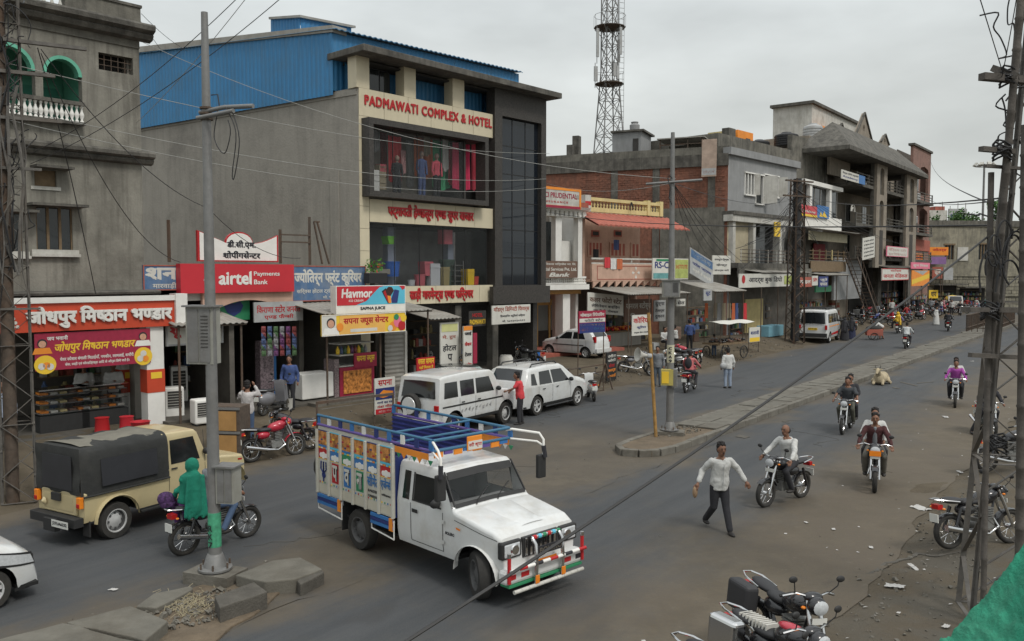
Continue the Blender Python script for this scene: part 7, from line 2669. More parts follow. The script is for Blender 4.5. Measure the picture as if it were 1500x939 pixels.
plate(c.t,'RJ 27 UA 1187',(-2.215,-.3,.47),-PI/2,.4,.1)
place(c,(741,621),(1.4,-.82),hdS+.02)
c=Car('hatchback','small white hatchback parked nose left on the raised forecourt',(0,0,0),0,[(-1.68,.5),(-1.66,.9),(-1.5,1.2),(-1.3,1.4),(-.7,1.475),(-.1,1.46),(.1,1.4),(.85,1.0),(1.1,.97),(1.55,.85),(1.7,.68),(1.73,.4)],.24,1.5,.92,1.46,.18,(-1.1,1.22),.27,r=.14,ww=.17,rim=6)
for P4 in(((-1.1,.98),(-.32,.97),(-.34,1.31),(-.9,1.31)),((-.24,.97),(.6,.95),(.14,1.3),(-.24,1.31))):
 c.side('side_window',m_cgl,P4)
c.up('rear_window',m_cgl,-1.56,-1.3,.52,.46)
c.up('windscreen',m_cgl,.14,.8,.5,.6)
c.side('side_stripe',m_trim,((-1.0,.62),(.95,.62),(.95,.67),(-1.0,.67)),off=.012)
c.lines((-.28,.68,-1.15),.32,.92)
for sg in(1,-1):
 c.box('tail_lamp',m_rlamp,-1.7,-1.54,sg*.64-.06,sg*.64+.06,.82,1.12)
 c.box('headlamp',m_lamp,1.52,1.7,sg*.55-.12,sg*.55+.12,.6,.74)
c.mirror(.62,.98)
c.box('rear_bumper',m_carw,-1.78,-1.6,-.66,.66,.3,.5)
place(c,(857,525),(-1.1,.74),R(140))
c=Car('passenger_van','white passenger van with orange and red side stripes driving away past the dark pylon',(0,0,0),0,[(-1.8,.5),(-1.8,1.0),(-1.7,1.75),(-1.5,1.83),(.7,1.83),(.95,1.75),(1.45,1.15),(1.7,1.0),(1.8,.75),(1.82,.4)],.28,1.6,1.05,1.83,.09,(-1.15,1.2),.29,'van',r=.09,ww=.18,rim=0)
for P4 in(((-1.6,1.12),(-1.0,1.12),(-1.0,1.6),(-1.58,1.6)),((-.92,1.12),(-.3,1.12),(-.3,1.6),(-.92,1.6)),((-.22,1.12),(.35,1.12),(.35,1.6),(-.22,1.6)),((.45,1.12),(1.2,1.1),(.9,1.6),(.45,1.6))):
 c.side('side_window',m_cgl,P4)
c.up('rear_window',m_cgl,-1.79,-1.71,.66,.6,off=.03)
c.up('windscreen',m_cgl,1.0,1.42,.6,.68)
c.side('orange_stripe',m_or2,((-1.75,.9),(1.2,.9),(1.2,.95),(-1.75,.95)))
c.side('red_stripe',m_redl,((-.8,.42),(.9,.42),(.9,.58),(-.8,.52)))
for sg in(1,-1):
 c.box('tail_lamp',m_rlamp,-1.85,-1.76,sg*.7-.06,sg*.7+.06,.75,1.0)
 c.box('rack_rail',m_trim,-1.5,.6,sg*.6-.02,sg*.6+.02,1.86,1.95)
for k in range(6):
 c.box('rack_bar',m_trim,-1.5+.4*k,-1.46+.4*k,-.6,.6,1.88,1.92)
c.box('rear_bumper',m_trim,-1.92,-1.78,-.76,.76,.35,.55)
plate(c.t,'RJ 27 PA 3021',(-1.83,0,.72),-PI/2,.5,.13,m_yellow)
c.mirror(1.1,1.15)
place(c,(1192,502),(-1.9,0),R(58))
c.t.scale=(1.26,)*3
c=Car('light_truck','distant pale light truck with a yellow load beside the old stone house',(0,0,0),0,[(-2.2,.9),(-2.2,1.3),(.3,1.3),(.35,1.9),(1.2,1.9),(1.6,1.2),(1.7,.6)],.45,1.7,1.2,1.9,.08,(-1.3,1.2),.36,'truck',r=.05,paint=m_whited,ww=.2,rim=0)
c.up('windscreen',m_cgl,1.24,1.56,.62,.7)
c.side('side_window',m_cgl,((.45,1.3),(1.3,1.3),(1.15,1.75),(.45,1.75)))
for k in range(3):
 MB().ell((-1.5+.6*k,0,1.55),(.55,.8,.4),12,6).build('load',m_yellow,c.t,smooth=60)
place(c,(1397,452),(0,0),R(-110))
c=Car('saloon_car','white car entering the picture at the left edge, only its nose visible',(0,0,0),0,[(-1.9,.5),(-1.88,.95),(-1.4,1.4),(-.6,1.52),(.1,1.48),(.3,1.42),(1.0,1.02),(1.25,.98),(1.65,.84),(1.85,.68),(1.93,.45),(1.94,.3)],.2,1.72,.95,1.5,.2,(-1.2,1.22),.3,r=.2,taper=(.22,.12),ww=.2,rim=9)
for P4 in(((-1.1,1.0),(-.3,1.0),(-.32,1.34),(-.9,1.34)),((-.24,1.0),(.7,.98),(.25,1.33),(-.24,1.34))):
 c.side('side_window',m_cgl,P4)
c.up('windscreen',m_cgl,.34,.98,.56,.68)
for sg in(1,-1):
 c.side('headlamp',m_lamp,((1.3,.66),(1.86,.56),(1.8,.7),(1.32,.82)),(sg,),off=.012)
 c.side('lamp_rim',m_trim,((1.26,.63),(1.88,.53),(1.82,.73),(1.28,.85)),(sg,),off=.006)
 c.side('bumper_lip',m_trim,((1.55,.2),(1.9,.2),(1.9,.24),(1.55,.26)),(sg,),off=.03)
c.box('grille',m_trim,1.9,1.96,-.45,.45,.36,.6)
c.side('door_gap',m_trim,((.86,.3),(.87,.3),(.87,.94),(.86,.94)),off=.004)
place(c,(-14,897),(1.22,-.84),R(50))
c=Car('dark_car','dark parked car with glint painted into its windscreen under the hotel signs',(0,0,0),0,[(-1.8,.5),(-1.75,1.0),(-1.2,1.45),(-.1,1.48),(.1,1.42),(.95,.98),(1.6,.85),(1.8,.65),(1.82,.4)],.24,1.6,.92,1.46,.18,(-1.1,1.2),.29,r=.16,paint=M('dark_car_paint',(.03,.035,.035),.25,.1,coat=.6),ww=.18)
c.up('windscreen',M('painted_glint_glass',(.3,.36,.34),.08,.1,8,spec=.9),.12,.93,.52,.64)  # reflected glint painted into the glass as a pale base colour
c.side('side_window',m_cgl,((-.9,.97),(.6,.96),(.12,1.34),(-.8,1.34)))
place(c,(700,583),(.6,0),R(-45))
c=Car('jeep','cream jeep with black canvas hood and rear number plate stopped before the sweet shop',(0,0,0),0,[(-1.95,1.08),(-.12,1.1),(-.118,1.93),(.75,1.9),(.82,1.84),(1.04,1.28),(1.12,1.24),(2.12,1.1),(2.2,.98),(2.22,.5)],.48,1.62,1.15,1.92,.09,(-1.25,1.55),.37,'jeep',r=.05,paint=m_creamp,taper=(.12,.0),arch=.12,ww=.24,rim=0,rimm=m_rim)
cv=MB()
NX=14
def cany(v_):
 a=PI*v_
 return math.copysign(min(1,abs(math.cos(a))**.22),math.cos(a)),min(1,math.sin(a)**.35 if math.sin(a)>0 else 0)
def can(u,v_):
 x=-2.0+2.0*u
 yy,zz_=cany(v_)
 sag=.035*math.sin(u*PI*3)**2 if zz_>.9 else 0
 rd=.06*max(0,1-u*12)+0
 return(x+.0,yy*(.83-rd),1.0+zz_*(.98-rd-sag)+.01*noise.noise(Vector((x*4,yy*4,zz_*4))))
cv.grid(can,16,28)
cv.build('canvas_hood',m_canvas,c.t,smooth=50)
MB().grid(lambda u,v_:(-1.9+1.85*u,(.62*(2*v_-1)),1.99-.03*math.sin(u*PI*3)**2-.03*abs(2*v_-1)**3+.008*noise.noise(Vector((u*6,v_*5,0)))),16,8).build('canvas_top',m_canvt,c.t,smooth=50)
MB().grid(lambda u,v_:(-2.0-.015*math.sin(v_*9)-.01*math.sin(u*14),.76*(2*u-1),1.02+.92*v_),12,10).build('canvas_rear',m_canvas,c.t,smooth=50)
c.box('canvas_flap',M('worn_canvas',(.025,.026,.03),.5,.2),-2.035,-2.025,-.52,.5,1.1,1.78,bev=.003)
for sg in(1,-1):
 c.side('canvas_window',M('worn_canvas',(.025,.026,.03),.5,.2),((-1.6,1.15),(-.3,1.15),(-.3,1.68),(-1.6,1.68)),(sg,),off=.075)
 MB().tube([(-1.98,sg*.85,1.0),(.0,sg*.86,1.0)],.02,6).build('canvas_hem',m_canvas,c.t)
 b=MB()
 b.grid(lambda u,v_,sg=sg:(-1.25+(.5-.02*v_)*math.cos(PI*u),sg*(.8+.09*v_),.42+(.5-.03*v_)*math.sin(PI*u)),14,3)
 b.build('wheel_arch',m_creamp,c.t,smooth=50)
 MB().grid(lambda u,v_,sg=sg:(1.58+(.52-.02*v_)*math.cos(PI*u)*(1.15 if u>.5 else 1),sg*(.62+.3*v_),.5+(.48)*math.sin(PI*u)**.8),14,4).build('front_wing',m_creamp,c.t,smooth=50)
 c.box('tail_lamp',m_olamp,-2.05,-1.96,sg*.74-.06,sg*.74+.06,.78,1.0)
 c.box('lamp_lens',m_rlamp,-2.06,-2.045,sg*.74-.05,sg*.74+.05,.8,.88)
 c.box('mud_flap',m_trim,-1.85,-1.82,sg*.68-.12,sg*.68+.12,.18,.5)
 c.box('step_bar',m_trim,-.7,.9,sg*.78-.06,sg*.78+.06,.4,.45)
c.box('tailgate',m_creamp,-2.0,-1.955,-.6,.6,.62,1.06)
c.box('gate_recess',M('cream_painted_shade',(.42,.35,.2),.5),-2.008,-2.001,-.5,.5,.68,.98)  # flat panel, the shade of a recess painted as darker cream
c.box('lock_box',m_trim,-2.06,-2.01,-.12,.18,.86,1.02)
c.box('rear_bumper',m_trim,-2.16,-1.96,-.78,.78,.42,.6)
c.box('tow_bracket',m_trim,-2.22,-2.1,-.2,.2,.3,.55)
plate(c.t,'J27UA6232',(-2.24,-.42,.42),-PI/2,.56,.14)
c.side('side_window',m_cgl,((.08,1.25),(.84,1.25),(.7,1.76),(.08,1.76)))
c.up('windscreen',m_cgl,.84,1.02,.66,.72)
c.lines((.02,.98),.6,1.86)
c.side('door_crease',m_trim,((.02,.59),(.98,.59),(.98,.6),(.02,.6)),off=.004)
c.handles((.14,),1.14)
c.mirror(.95,1.4)
c.side('badge',m_purple,((1.22,.98),(1.44,.98),(1.44,1.04),(1.22,1.04)),n=(2,1))
c.side('indicator',m_rlamp,((1.95,1.0),(2.1,.98),(2.1,1.02),(1.95,1.04)),n=(2,1))
MB().lathe([(.001,.1),(.02,.09),(.08,.04)],12,Matrix.Translation((-2.0,.45,.8))@Matrix.Rotation(R(-90),4,'Y')).build('filler_cap',m_creamp,c.t)
place(c,(172,789),(-1.12,-.68),R(60))
c.t.scale=(.9,.86,.92)
WP=1.62
c=Car('pickup_truck','white pickup with painted Hindi lettered cargo sides and decorated front guard turning across the road',(0,0,0),0,[(1.18,1.74),(1.2,1.8),(1.5,1.83),(2.22,1.8),(2.3,1.75),(2.62,1.26),(2.68,1.23),(3.5,1.1),(3.66,1.02),(3.7,.9),(3.72,.5)],.46,WP,1.16,1.8,.1,(0.0,3.15),.36,'pickup truck',r=.06,taper=(.07,0),arch=.1,ww=.2,rim=0,rimm=m_rimd,steer=R(-26),wy=.82,holes=((1.62,2.26,1.22,1.64,False),(2.325,2.6,1.25,1.76,True)),xs=(1.62,2.26,2.325,2.6),lv=(1.22,1.64))
t=c.t
for sg in(1,-1):
 c.side('door_window',glass('cab_glass',(.02,.025,.025),.32,.04),((1.62,1.22),(2.26,1.22),(2.2,1.64),(1.62,1.64)),(sg,),off=.003)
 c.side('rear_quarter_window',m_cgl,((1.32,1.2),(1.5,1.2),(1.5,1.66),(1.34,1.66)),(sg,))
 c.side('window_seal',m_trim,((1.58,1.2),(2.34,1.2),(2.34,1.225),(1.58,1.225)),(sg,))
 c.side('window_seal',m_trim,((1.58,1.22),(1.62,1.22),(1.62,1.66),(1.58,1.66)),(sg,))
 c.side('window_seal',m_trim,((2.26,1.22),(2.3,1.22),(2.25,1.66),(2.2,1.66)),(sg,))
 b=MB()
 b.grid(lambda u,v_,sg=sg:(3.15+.49*math.cos(PI*u),sg*(.74+.1*v_),.38+.47*math.sin(PI*u)-.04*v_),16,3)
 b.build('wheel_arch',m_carw,t,smooth=50)
 c.box('headlamp',m_trim,3.62,3.735,sg*.6-.2,sg*.6+.2,.72,.98,bev=.03)
 c.box('lamp_lens',m_lamp,3.7,3.745,sg*.6-.16,sg*.6+.16,.75,.95,bev=.03)
 MB().lathe([(.001,.01),(.07,.02),(.085,.0)],16,Matrix.Translation((3.747,sg*.56,.85))@Matrix.Rotation(R(90),4,'Y')).build('reflector',m_chrome,t,smooth=50)
 MB().tube([(3.86,sg*.78,.42),(3.86,sg*.78,.8)],.028,8).build('bumper_post',m_redl,t)
 MB().tube([(3.86,sg*.78,.8),(3.86,sg*.78,.86)],.03,8).build('post_cap',m_chrome,t,smooth=50)
 b=MB()
 b.tube([(2.1,sg*.8,2.22),(2.2,sg*.85,2.24),(2.62,sg*1.08,2.2),(2.7,sg*1.1,2.1),(2.7,sg*1.1,1.85)],.022,8)
 b.tube([(2.1,sg*.8,2.08),(2.6,sg*1.05,2.06),(2.68,sg*1.1,2.0)],.018,8)
 a=b.build('mirror_arm',m_white,t,smooth=50)
 c.box('mirror',m_trim,2.62,2.7,sg*1.08-.09,sg*1.08+.09,1.45,1.85,par=a,bev=.02)
 MB().tube([(2.7,sg*1.1,2.0),(2.72,sg*1.12,1.8)],.04,6).build('tassel',m_ink,a)
c.mirror(2.3,1.3)
c.up('windscreen',glass('screen_glass',(.03,.035,.035),.3,.03),2.325,2.6,.7,.74,off=.004)
c.up('sun_strip',m_trim,2.3,2.37,.68,.69,off=.012)
c.up('screen_seal',m_trim,2.585,2.625,.74,.75,off=.014)
for sg in(1,-1):
 MB().bar((2.3,sg*.71,1.77),(2.61,sg*.755,1.29),.022).build('screen_seal',m_trim,t)
for y in(.1,-.35):
 MB().tube([(2.66,y,1.27),(2.6,y+.1,1.34),(2.5,y+.38,1.47)],.01,5).build('wiper',m_trim,t)
c.box('dashboard',m_greyboard,2.1,2.5,-.68,.68,1.02,1.2)
c.box('seat',m_trim,1.35,1.9,-.66,.66,.8,1.0)
c.box('seat_back',M('seat_grey',(.12,.12,.12),.9),1.3,1.44,-.66,.66,1.0,1.55)
c.box('cab_floor',m_upin,1.22,2.6,-.7,.7,.55,.6)
MB().lathe([(.17,-.012),(.19,0),(.17,.012)],18,Matrix.Translation((2.02,-.34,1.2))@Matrix.Rotation(R(65),4,'Y')).build('steering_wheel',m_ink,t)
c.lines((1.55,2.38),.55,1.16)
c.side('door_crease',m_trim,((1.55,.54),(2.38,.54),(2.38,.55),(1.55,.55)),off=.004)
c.side('door_handle',m_trim,((1.6,1.02),(1.75,1.02),(1.75,1.08),(1.6,1.08)),off=.02)
for z in(.68,1.0):
 c.side('door_hinge',m_carw,((2.33,z),(2.44,z),(2.44,z+.06),(2.33,z+.06)),off=.03,n=(2,1))
c.side('hood_line',m_trim,((2.66,1.1),(3.6,.98),(3.6,.99),(2.66,1.11)),off=.004)
c.side('side_marker',m_olamp,((2.72,.98),(2.82,.97),(2.82,1.0),(2.72,1.01)),off=.02,n=(1,1))
MR=Matrix.Rotation(0,4,'Z')
lettering('BOLERO',m_ink,t,2.44,2.66,.84,.89,-.815,0,.04,shear=.2)
MB().grid(lambda u,v_:(2.75+.8*u,(.3-.06*u)*(2*v_-1),lerpt(c.top,2.75+.8*u)+.014+.022*math.sin(PI*v_)**.5),6,8).build('hood_bulge',m_carw,t,smooth=50)
c.box('grille',m_trim,3.66,3.73,-.38,.38,.68,.98)
for k in range(7):
 c.box('grille_bar',m_chrome,3.731,3.75,-.34+.1*k,-.3+.1*k,.7,.97,bev=.004)
c.box('name_board',m_ink,3.92,3.93,-.27,.27,.74,.87,bev=.004)
mfront=Matrix(((0,-1,0,3.93),(1,0,0,0),(0,0,1,0),(0,0,0,1)))
lettering('BOLERO',m_chrome,t,-.24,.24,.765,.845,-.008,0,.04,basis=mfront)
plate(t,'RJ27 GB 4632',(3.84,0,.53),PI/2,.44,.11,m_olamp)
c.box('bumper',m_carw,3.66,3.85,-.82,.82,.38,.6,bev=.05)
c.box('bumper_lower',m_greenp,3.67,3.86,-.78,.78,.345,.385,bev=.005)
for y,mm in((-.72,m_redl),(-.45,m_redl),(.45,m_redl),(.72,m_ink)):
 c.box('bumper_mark',mm,3.845,3.858,y-.08,y+.08,.46,.53,bev=.002)
for z,w,r_ in((.62,.8,.028),(.3,.74,.03)):
 for k in range(10):
  MB().tube([(3.92,-w+2*w*k/10,z),(3.92,-w+2*w*(k+1)/10-.005,z)],r_,8).build('guard_bar',(m_white,m_redl,m_white,m_ink)[k%4]if z>.5 else m_whited,t,smooth=50)
for y in(-.28,.28):
 MB().tube([(3.9,y,.3),(3.92,y,.62),(3.9,y,.9),(3.82,y,.98)],.03,8).build('guard_upright',m_chrome,t,smooth=50)
 c.box('guard_badge',m_olamp,3.93,3.945,y-.04,y+.04,.33,.45,bev=.003)
MB().tube([(3.82,-.3,.98),(3.82,.3,.98)],.028,8).build('guard_bar',m_chrome,t,smooth=50)
for k in range(6):
 MB().tube([(3.82,-.26+.1*k,.98),(3.82,-.2+.1*k,.98)],.034,8).build('tape_band',(m_redl,m_cyan,m_greenp)[k%3],t)
m_cargo=M('cargo_cream',(.5,.49,.43),.5,.08,3,dirt=.35,dcol=(.3,.27,.2))
bx0,bx1,hw,zf,zt=-1.24,1.15,.86,.82,2.05
for sg in(-1,1):
 y0,y1=sg*hw,sg*(hw-.03)
 side=c.box('cargo_side',m_cargo if sg<0 else M('navy_inner_paint',(.02,.03,.14),.6,.2),bx0,bx1,min(y0,y1),max(y0,y1),zf,zt,bev=0)
 if sg>0:
  for k in range(14):
   c.box('inner_rib',M('navy_inner_paint2',(.03,.04,.2),.6,.2),bx0,bx1,hw-.06,hw-.031,zf+.08+.085*k,zf+.11+.085*k,par=side,bev=0)
 yy=sg*(hw+.001)
 def pan(nm,mat,x0,x1,z0,z1,o_=.008,par=side,sg=sg,yy=yy):
  return c.box(nm,mat,x0,x1,min(yy,yy+sg*o_),max(yy,yy+sg*o_),z0,z1,par=par,bev=0)
 nb=6
 w=(bx1-bx0)/nb
 for k in range(nb+1):
  pan('rib',m_cargo,bx0+w*k-.025,bx0+w*k+.025,zf,zt-.05,.045)
 for k in range(nb):
  a,d=bx0+w*k+.03,bx0+w*(k+1)-.03
  pan('landscape_panel',M('sunset_paint',(.42,.18,.05),.5,.85,9),a,d,1.73,1.98)
  pan('sky_band',(m_bluep,m_cyan)[k%2],a,d,1.69,1.725,.01)
  pan('small_panel',(m_redl,m_bluep,m_greenp,m_bluep,m_bluep,m_redl)[k],a,d,1.47,1.685)
  for i,f_ in enumerate((.25,.5,.75)):
   b=MB()
   x=a+(d-a)*f_
   b.lathe([(.001,.004),(.045 if i!=1 else .065,.003),(.045 if i!=1 else .065,-.004)],12,Matrix.Translation((x,yy+sg*.011,1.535))@Matrix.Rotation(R(90)*(1 if sg<0 else-1),4,'X'))
   b.build('shell_ornament',m_white,side)
  pan('white_panel',m_cargo,a,d,1.0,1.465,.004)
  if 1<=k<=3:
   pan('letter_panel',(m_or2,m_bluep,m_greenp)[k-1]if k>1 else m_redl,a+.05,d-.05,1.08,1.44,.007)
  pan('yellow_band',m_yellow,a,d,1.467,1.478,.012)
  pan('blue_band',(m_navy,m_cyan)[k%2],a,d,1.985,2.0,.012)
  for i in range(4):
   pan('painted_dot',(m_redl,m_yellow,m_greenp,m_bluep)[(i+k)%4],a+.02+(d-a)*i/4,a+.05+(d-a)*i/4,1.015,1.045,.008)
   pan('painted_tile',(m_yellow,m_offwhite,m_or2,m_cyan)[(i+k)%4],a+(d-a)*i/4,a+(d-a)*(i+.8)/4,1.66,1.685,.014)
   pan('hill_shape',(m_purple,m_navy,m_redl,m_yellow)[(i+2*k)%4],a+(d-a)*i/4,a+(d-a)*(i+.7)/4,1.76+.05*((i+k)%3),1.79+.05*((i+k)%3),.012)
  pan('lower_panel',M('cream_lower',(.5,.47,.38),.6,.1),a,d,zf+.02,.99,.005)
  if sg<0:
   if k==0:
    for q in(-.09,0,.09):
     b=MB()
     x=(a+d)/2
     b.tube([(x,yy-.012,1.2),(x+q,yy-.012,1.28),(x+q*.9,yy-.012,1.42)],.014,5)
     b.build('trident_emblem',m_navy,side)
    MB().tube([((a+d)/2,yy-.012,1.05),((a+d)/2,yy-.012,1.4)],.014,5).ell(((a+d)/2,yy-.01,1.17),(.07,.01,.06),8,6).build('trident_emblem',m_navy,side)
   elif k<4:
    lettering(('प','व','ना')[k-1],m_ink,side,a+.09,d-.08,1.11,1.4,yy-.012,0,.05)
    lettering(('प','व','ना')[k-1],m_offwhite,side,a+.07,d-.1,1.12,1.41,yy-.016,0,.03)
   else:
    lettering('सीमेंट' if k==4 else 'एजेन्सी',m_bluep,side,a,d,1.24,1.46,yy-.014,0,.03)
    lettering('B.MASTER' if k==4 else 'धरियावद',m_ink,side,a+.03,d-.03,1.14,1.19,yy-.014,0,.03)
    lettering('M.MARVAR',m_ink,side,a+.03,d-.03,1.05,1.1,yy-.014,0,.03)if k==4 else None
 for(a,d,z)in((bx0,-.45,zf-.2),(.5,bx1,zf-.2)):
  for k in range(3):
   pan('skirt_board',(m_bluep,m_navy,m_bluep)[k],a,d,z+.065*k,z+.055+.065*k,.03)
  MB().tube([(a,yy,zf-.02),(a,yy,z-.1),(d,yy,z-.16),(d,yy,zf-.04)],.014,6).build('side_guard',m_white,t,smooth=50)
  pan('floral_block',m_or2,d-.1,d,z-.02,z+.19,.035)
 for z,mm in((2.09,M('violet_rail',(.12,.08,.28),.5)),(2.26,M('turquoise_rail',(.04,.13,.22),.5))):
  MB().tube([(bx0,sg*hw,z),(2.15,sg*(hw-.04),z)],.026,8).build('top_rail',mm,t,smooth=50)
 for k in range(10):
  x=bx0+(2.15-bx0)*k/9
  c.box('rail_block',(m_bluep,m_white,m_navy)[k%3],x-.05,x+.05,sg*(hw-.01)-.012,sg*(hw-.01)+.012,2.1,2.25,bev=0)
 pan('front_skirt',m_or2,bx1+.05,2.1,1.95,2.05,.01,t)
 for k in range(7):
  b=MB()
  x=bx1+.1+.14*k
  b.prism([(x,1.95),(x+.12,1.95),(x+.06,1.87)],0,.012*sg,fxz(yy))
  b.build('pennant',(m_greenp,m_or2,m_white)[k%3],t)
c.box('cargo_floor',m_navy,bx0,bx1,-hw+.031,hw-.031,zf,zf+.06,bev=0)
c.box('chassis_rail',m_upin,bx0+.1,1.3,-.4,.4,.5,.72)
c.box('cargo_front',m_navy,bx1-.03,bx1,-hw+.031,hw-.031,zf+.061,zt-.2,bev=0)
c.box('tailgate',m_white,bx0-.001,bx0+.03,-hw+.031,hw-.031,zf+.061,1.5,bev=0)
for sg in(-1,1):
 MB().tube([(bx0-.03,sg*hw,zf),(bx0-.03,sg*hw,2.5)],.022,6).build('corner_post',m_rust,t)
MB().bar((bx0-.03,-hw,2.48),(bx0-.03,hw,2.48),.05).build('rear_crossbar',m_rust,t)
for z in(2.09,2.26):
 MB().tube([(2.16,-hw+.04,z),(2.16,hw-.04,z)],.026,8).tube([(bx1,-hw+.04,z),(bx1,hw-.04,z)],.02,8).build('rack_bar',M('turquoise_rail',(.04,.13,.22),.5),t,smooth=50)
for k in range(8):
 y=-.8+.2*k
 c.box('rack_panel',(m_or2,M('violet_rail',(.12,.08,.28),.5),m_or2,m_bluep)[k%4],2.15,2.17,y,y+.17,1.98+.03*(k%2),2.07,bev=0)
o=c.box('rack_plaque',m_or2,2.18,2.2,-.15,.17,2.0,2.24,bev=.01)
c.box('plaque_text_field',m_offwhite,2.2,2.205,-.13,.17,2.02,2.16,par=o,bev=0)
lettering('श्री कृपा',m_redl,o,-.12,.16,2.05,2.14,-.008,0,.04,basis=Matrix(((0,-1,0,2.2),(1,0,0,0),(0,0,1,0),(0,0,0,1))))
for sg in(-1,1):
 c.box('mud_flap',m_trim,-.5,-.47,sg*.7-.14,sg*.7+.14,.25,.7)
MB().lathe([(.25,-.09),(.34,-.07),(.34,.07),(.25,.09)],18,Matrix.Translation((bx0-.15,-.5,1.25))@Matrix.Rotation(R(90),4,'Y')).build('hanging_tyre',m_tyre,t,smooth=40)
ang_p=-.813
gw=G(526,804)
t.location=(-2.126,15.277,0.012)
t.rotation_euler=(0,0,ang_p)
TRUCK=t
# motorcycles
m_bk=M('black_bike_paint',(.018,.018,.02),.25,.05,coat=.5)
m_eng=M('engine_metal',(.2,.2,.19),.5,.3,20,metal=.5)
m_seat=M('bike_seat',(.03,.03,.032),.6,.1)
m_bred=M('red_bike_paint',(.4,.02,.04),.25,.06,coat=.5)
m_bblue=M('blue_bike_paint',(.03,.05,.2),.25,.05,coat=.5)
m_bgrey=M('grey_bike_paint',(.16,.16,.17),.3,.05,coat=.5)
def ring(b,x,z,R_,r_,y=0,n=24,mi=0,m=8):
 k0=len(b.v)
 for i in range(n):
  a=2*PI*i/n
  for j in range(m):
   c_=2*PI*j/m
   b.v.append((x+(R_+r_*math.cos(c_))*math.cos(a),y+r_*1.1*math.sin(c_),z+(R_+r_*math.cos(c_))*math.sin(a)))
 for i in range(n):
  for j in range(m):
   p,q=(i+1)%n,(j+1)%m
   b.f.append((k0+i*m+j,k0+p*m+j,k0+p*m+q,k0+i*m+q))
   b.m.append(mi)
def make_bike(label,paint=m_bk,scooter=False,loc=(0,0,0),rz=0.0,group=None,tilt=-.05):
 t=thing('scooter' if scooter else 'motorcycle',label,'scooter' if scooter else 'motorcycle',loc,rz,group)
 t.rotation_euler=(tilt,0,rz)
 wr,wx=(.23,.6)if scooter else(.3,.63)
 for sx_ in(-1,1):
  b=MB()
  ring(b,0,0,wr-.04,.045)
  w=b.build('wheel',m_tyre,t,smooth=60)
  w.location=(sx_*wx,0,wr)
  b=MB()
  ring(b,0,0,wr-.085,.014,m=6)
  for k in range(12):
   a=2*PI*k/12
   b.tube([(0,.03*(-1)**k,0),((wr-.09)*math.cos(a),0,(wr-.09)*math.sin(a))],.005,4,caps=False)
  b.lathe([(.001,-.05),(.05,-.05),(.05,.05),(.001,.05)],10,Matrix.Rotation(R(90),4,'X'))
  b.build('rim',m_chrome,w,smooth=50)
  MB().grid(lambda u,v_:(sx_*wx+(wr+.03)*math.cos(PI*(.12+.72*u)if sx_<0 else PI*(.88-.62*u)),.065*(2*v_-1),wr+(wr+.03-.02*abs(2*v_-1))*math.sin(PI*(.12+.72*u)if sx_<0 else PI*(.88-.62*u))),12,4).build('mudguard',paint if sx_>0 else m_bk,t,smooth=60)
 H_=-.06 if scooter else 0
 b=MB()
 for y in(-.09,.09):
  b.tube([(wx,y,wr),(wx-.2,y*.9,.8),(wx-.27,y*.8,.98+H_)],[.026,.03,.025],8)
 b.build('fork',m_chrome,t,smooth=50)
 MB().tube([(.28,-.36,1.0+H_),(.34,-.22,1.05+H_),(.38,0,1.0+H_),(.34,.22,1.05+H_),(.28,.36,1.0+H_)],.014,6).build('handlebar',m_chrome,t,smooth=50)
 for y in(-1,1):
  MB().tube([(.3,y*.26,1.03+H_),(.25,y*.38,.99+H_)],.02,6).build('grip',m_trim,t)
  MB().tube([(.34,y*.24,1.05+H_),(.4,y*.3,1.15+H_),(.4,y*.31,1.2+H_)],.007,5).ell((.4,y*.33,1.23+H_),(.02,.06,.04),10,6).build('mirror',m_trim,t,smooth=50)
 b=MB()
 if scooter:
  b.prism([(.3,.32),(.5,.4),(.44,.95),(.3,1.0),(.26,.9),(.3,.6)],-.17,.17,lambda a,c,d:(a,d,c))
  b.build('front_apron',paint,t,smooth=30)
  MB().box(-.1,.35,-.15,.15,.24,.3).build('footboard',m_trim,t)
  MB().ell((-.4,0,.5),(.42,.19,.24),16,10).build('rear_body',paint,t,smooth=60)
 else:
  mt=Matrix.Rotation(R(-8),4,'Y')
  b.ell((.12,0,.84),(.27,.14,.13),16,10,mt)
  b.ell((.2,0,.88),(.19,.15,.11),16,10,mt)
  b.build('fuel_tank',paint,t,smooth=60)
  MB().ell((-.28,.0,.66),(.2,.13,.11),12,8).build('side_panel',paint,t,smooth=60)
  b=MB()
  b.box(-.1,.22,-.1,.1,.3,.5)
  for k in range(5):
   b.box(0,.2,-.13,.13,.5+.04*k,.52+.04*k)
  b.lathe([(.001,-.17),(.1,-.17),(.1,.17),(.001,.17)],14,Matrix.Translation((-.03,0,.37))@Matrix.Rotation(R(90),4,'X'))
  b.build('engine',m_eng,t,smooth=30)
  MB().tube([(.2,-.09,.5),(.28,-.13,.35),(.05,-.16,.24),(-.25,-.18,.28),(-.85,-.2,.42)],[.022,.022,.022,.045,.05],10).build('exhaust',m_chrome,t,smooth=50)
  b=MB()
  b.tube([(.36,0,.92),(.25,0,.5),(0,0,.27),(-.3,0,.35),(-.45,0,.66),(-.2,0,.74),(.3,0,.85)],.022,6)
  for y in(-.13,.13):
   b.tube([(-wx,y*.8,wr),(-.05,y*.9,.35)],.018,6)
   b.tube([(-wx,y,wr),(-.48,y,.7)],.03,8)
   b.tube([(0,y*1.7,.3),(0,y,.3)],.014,5)
  b.build('frame',m_bk,t,smooth=50)
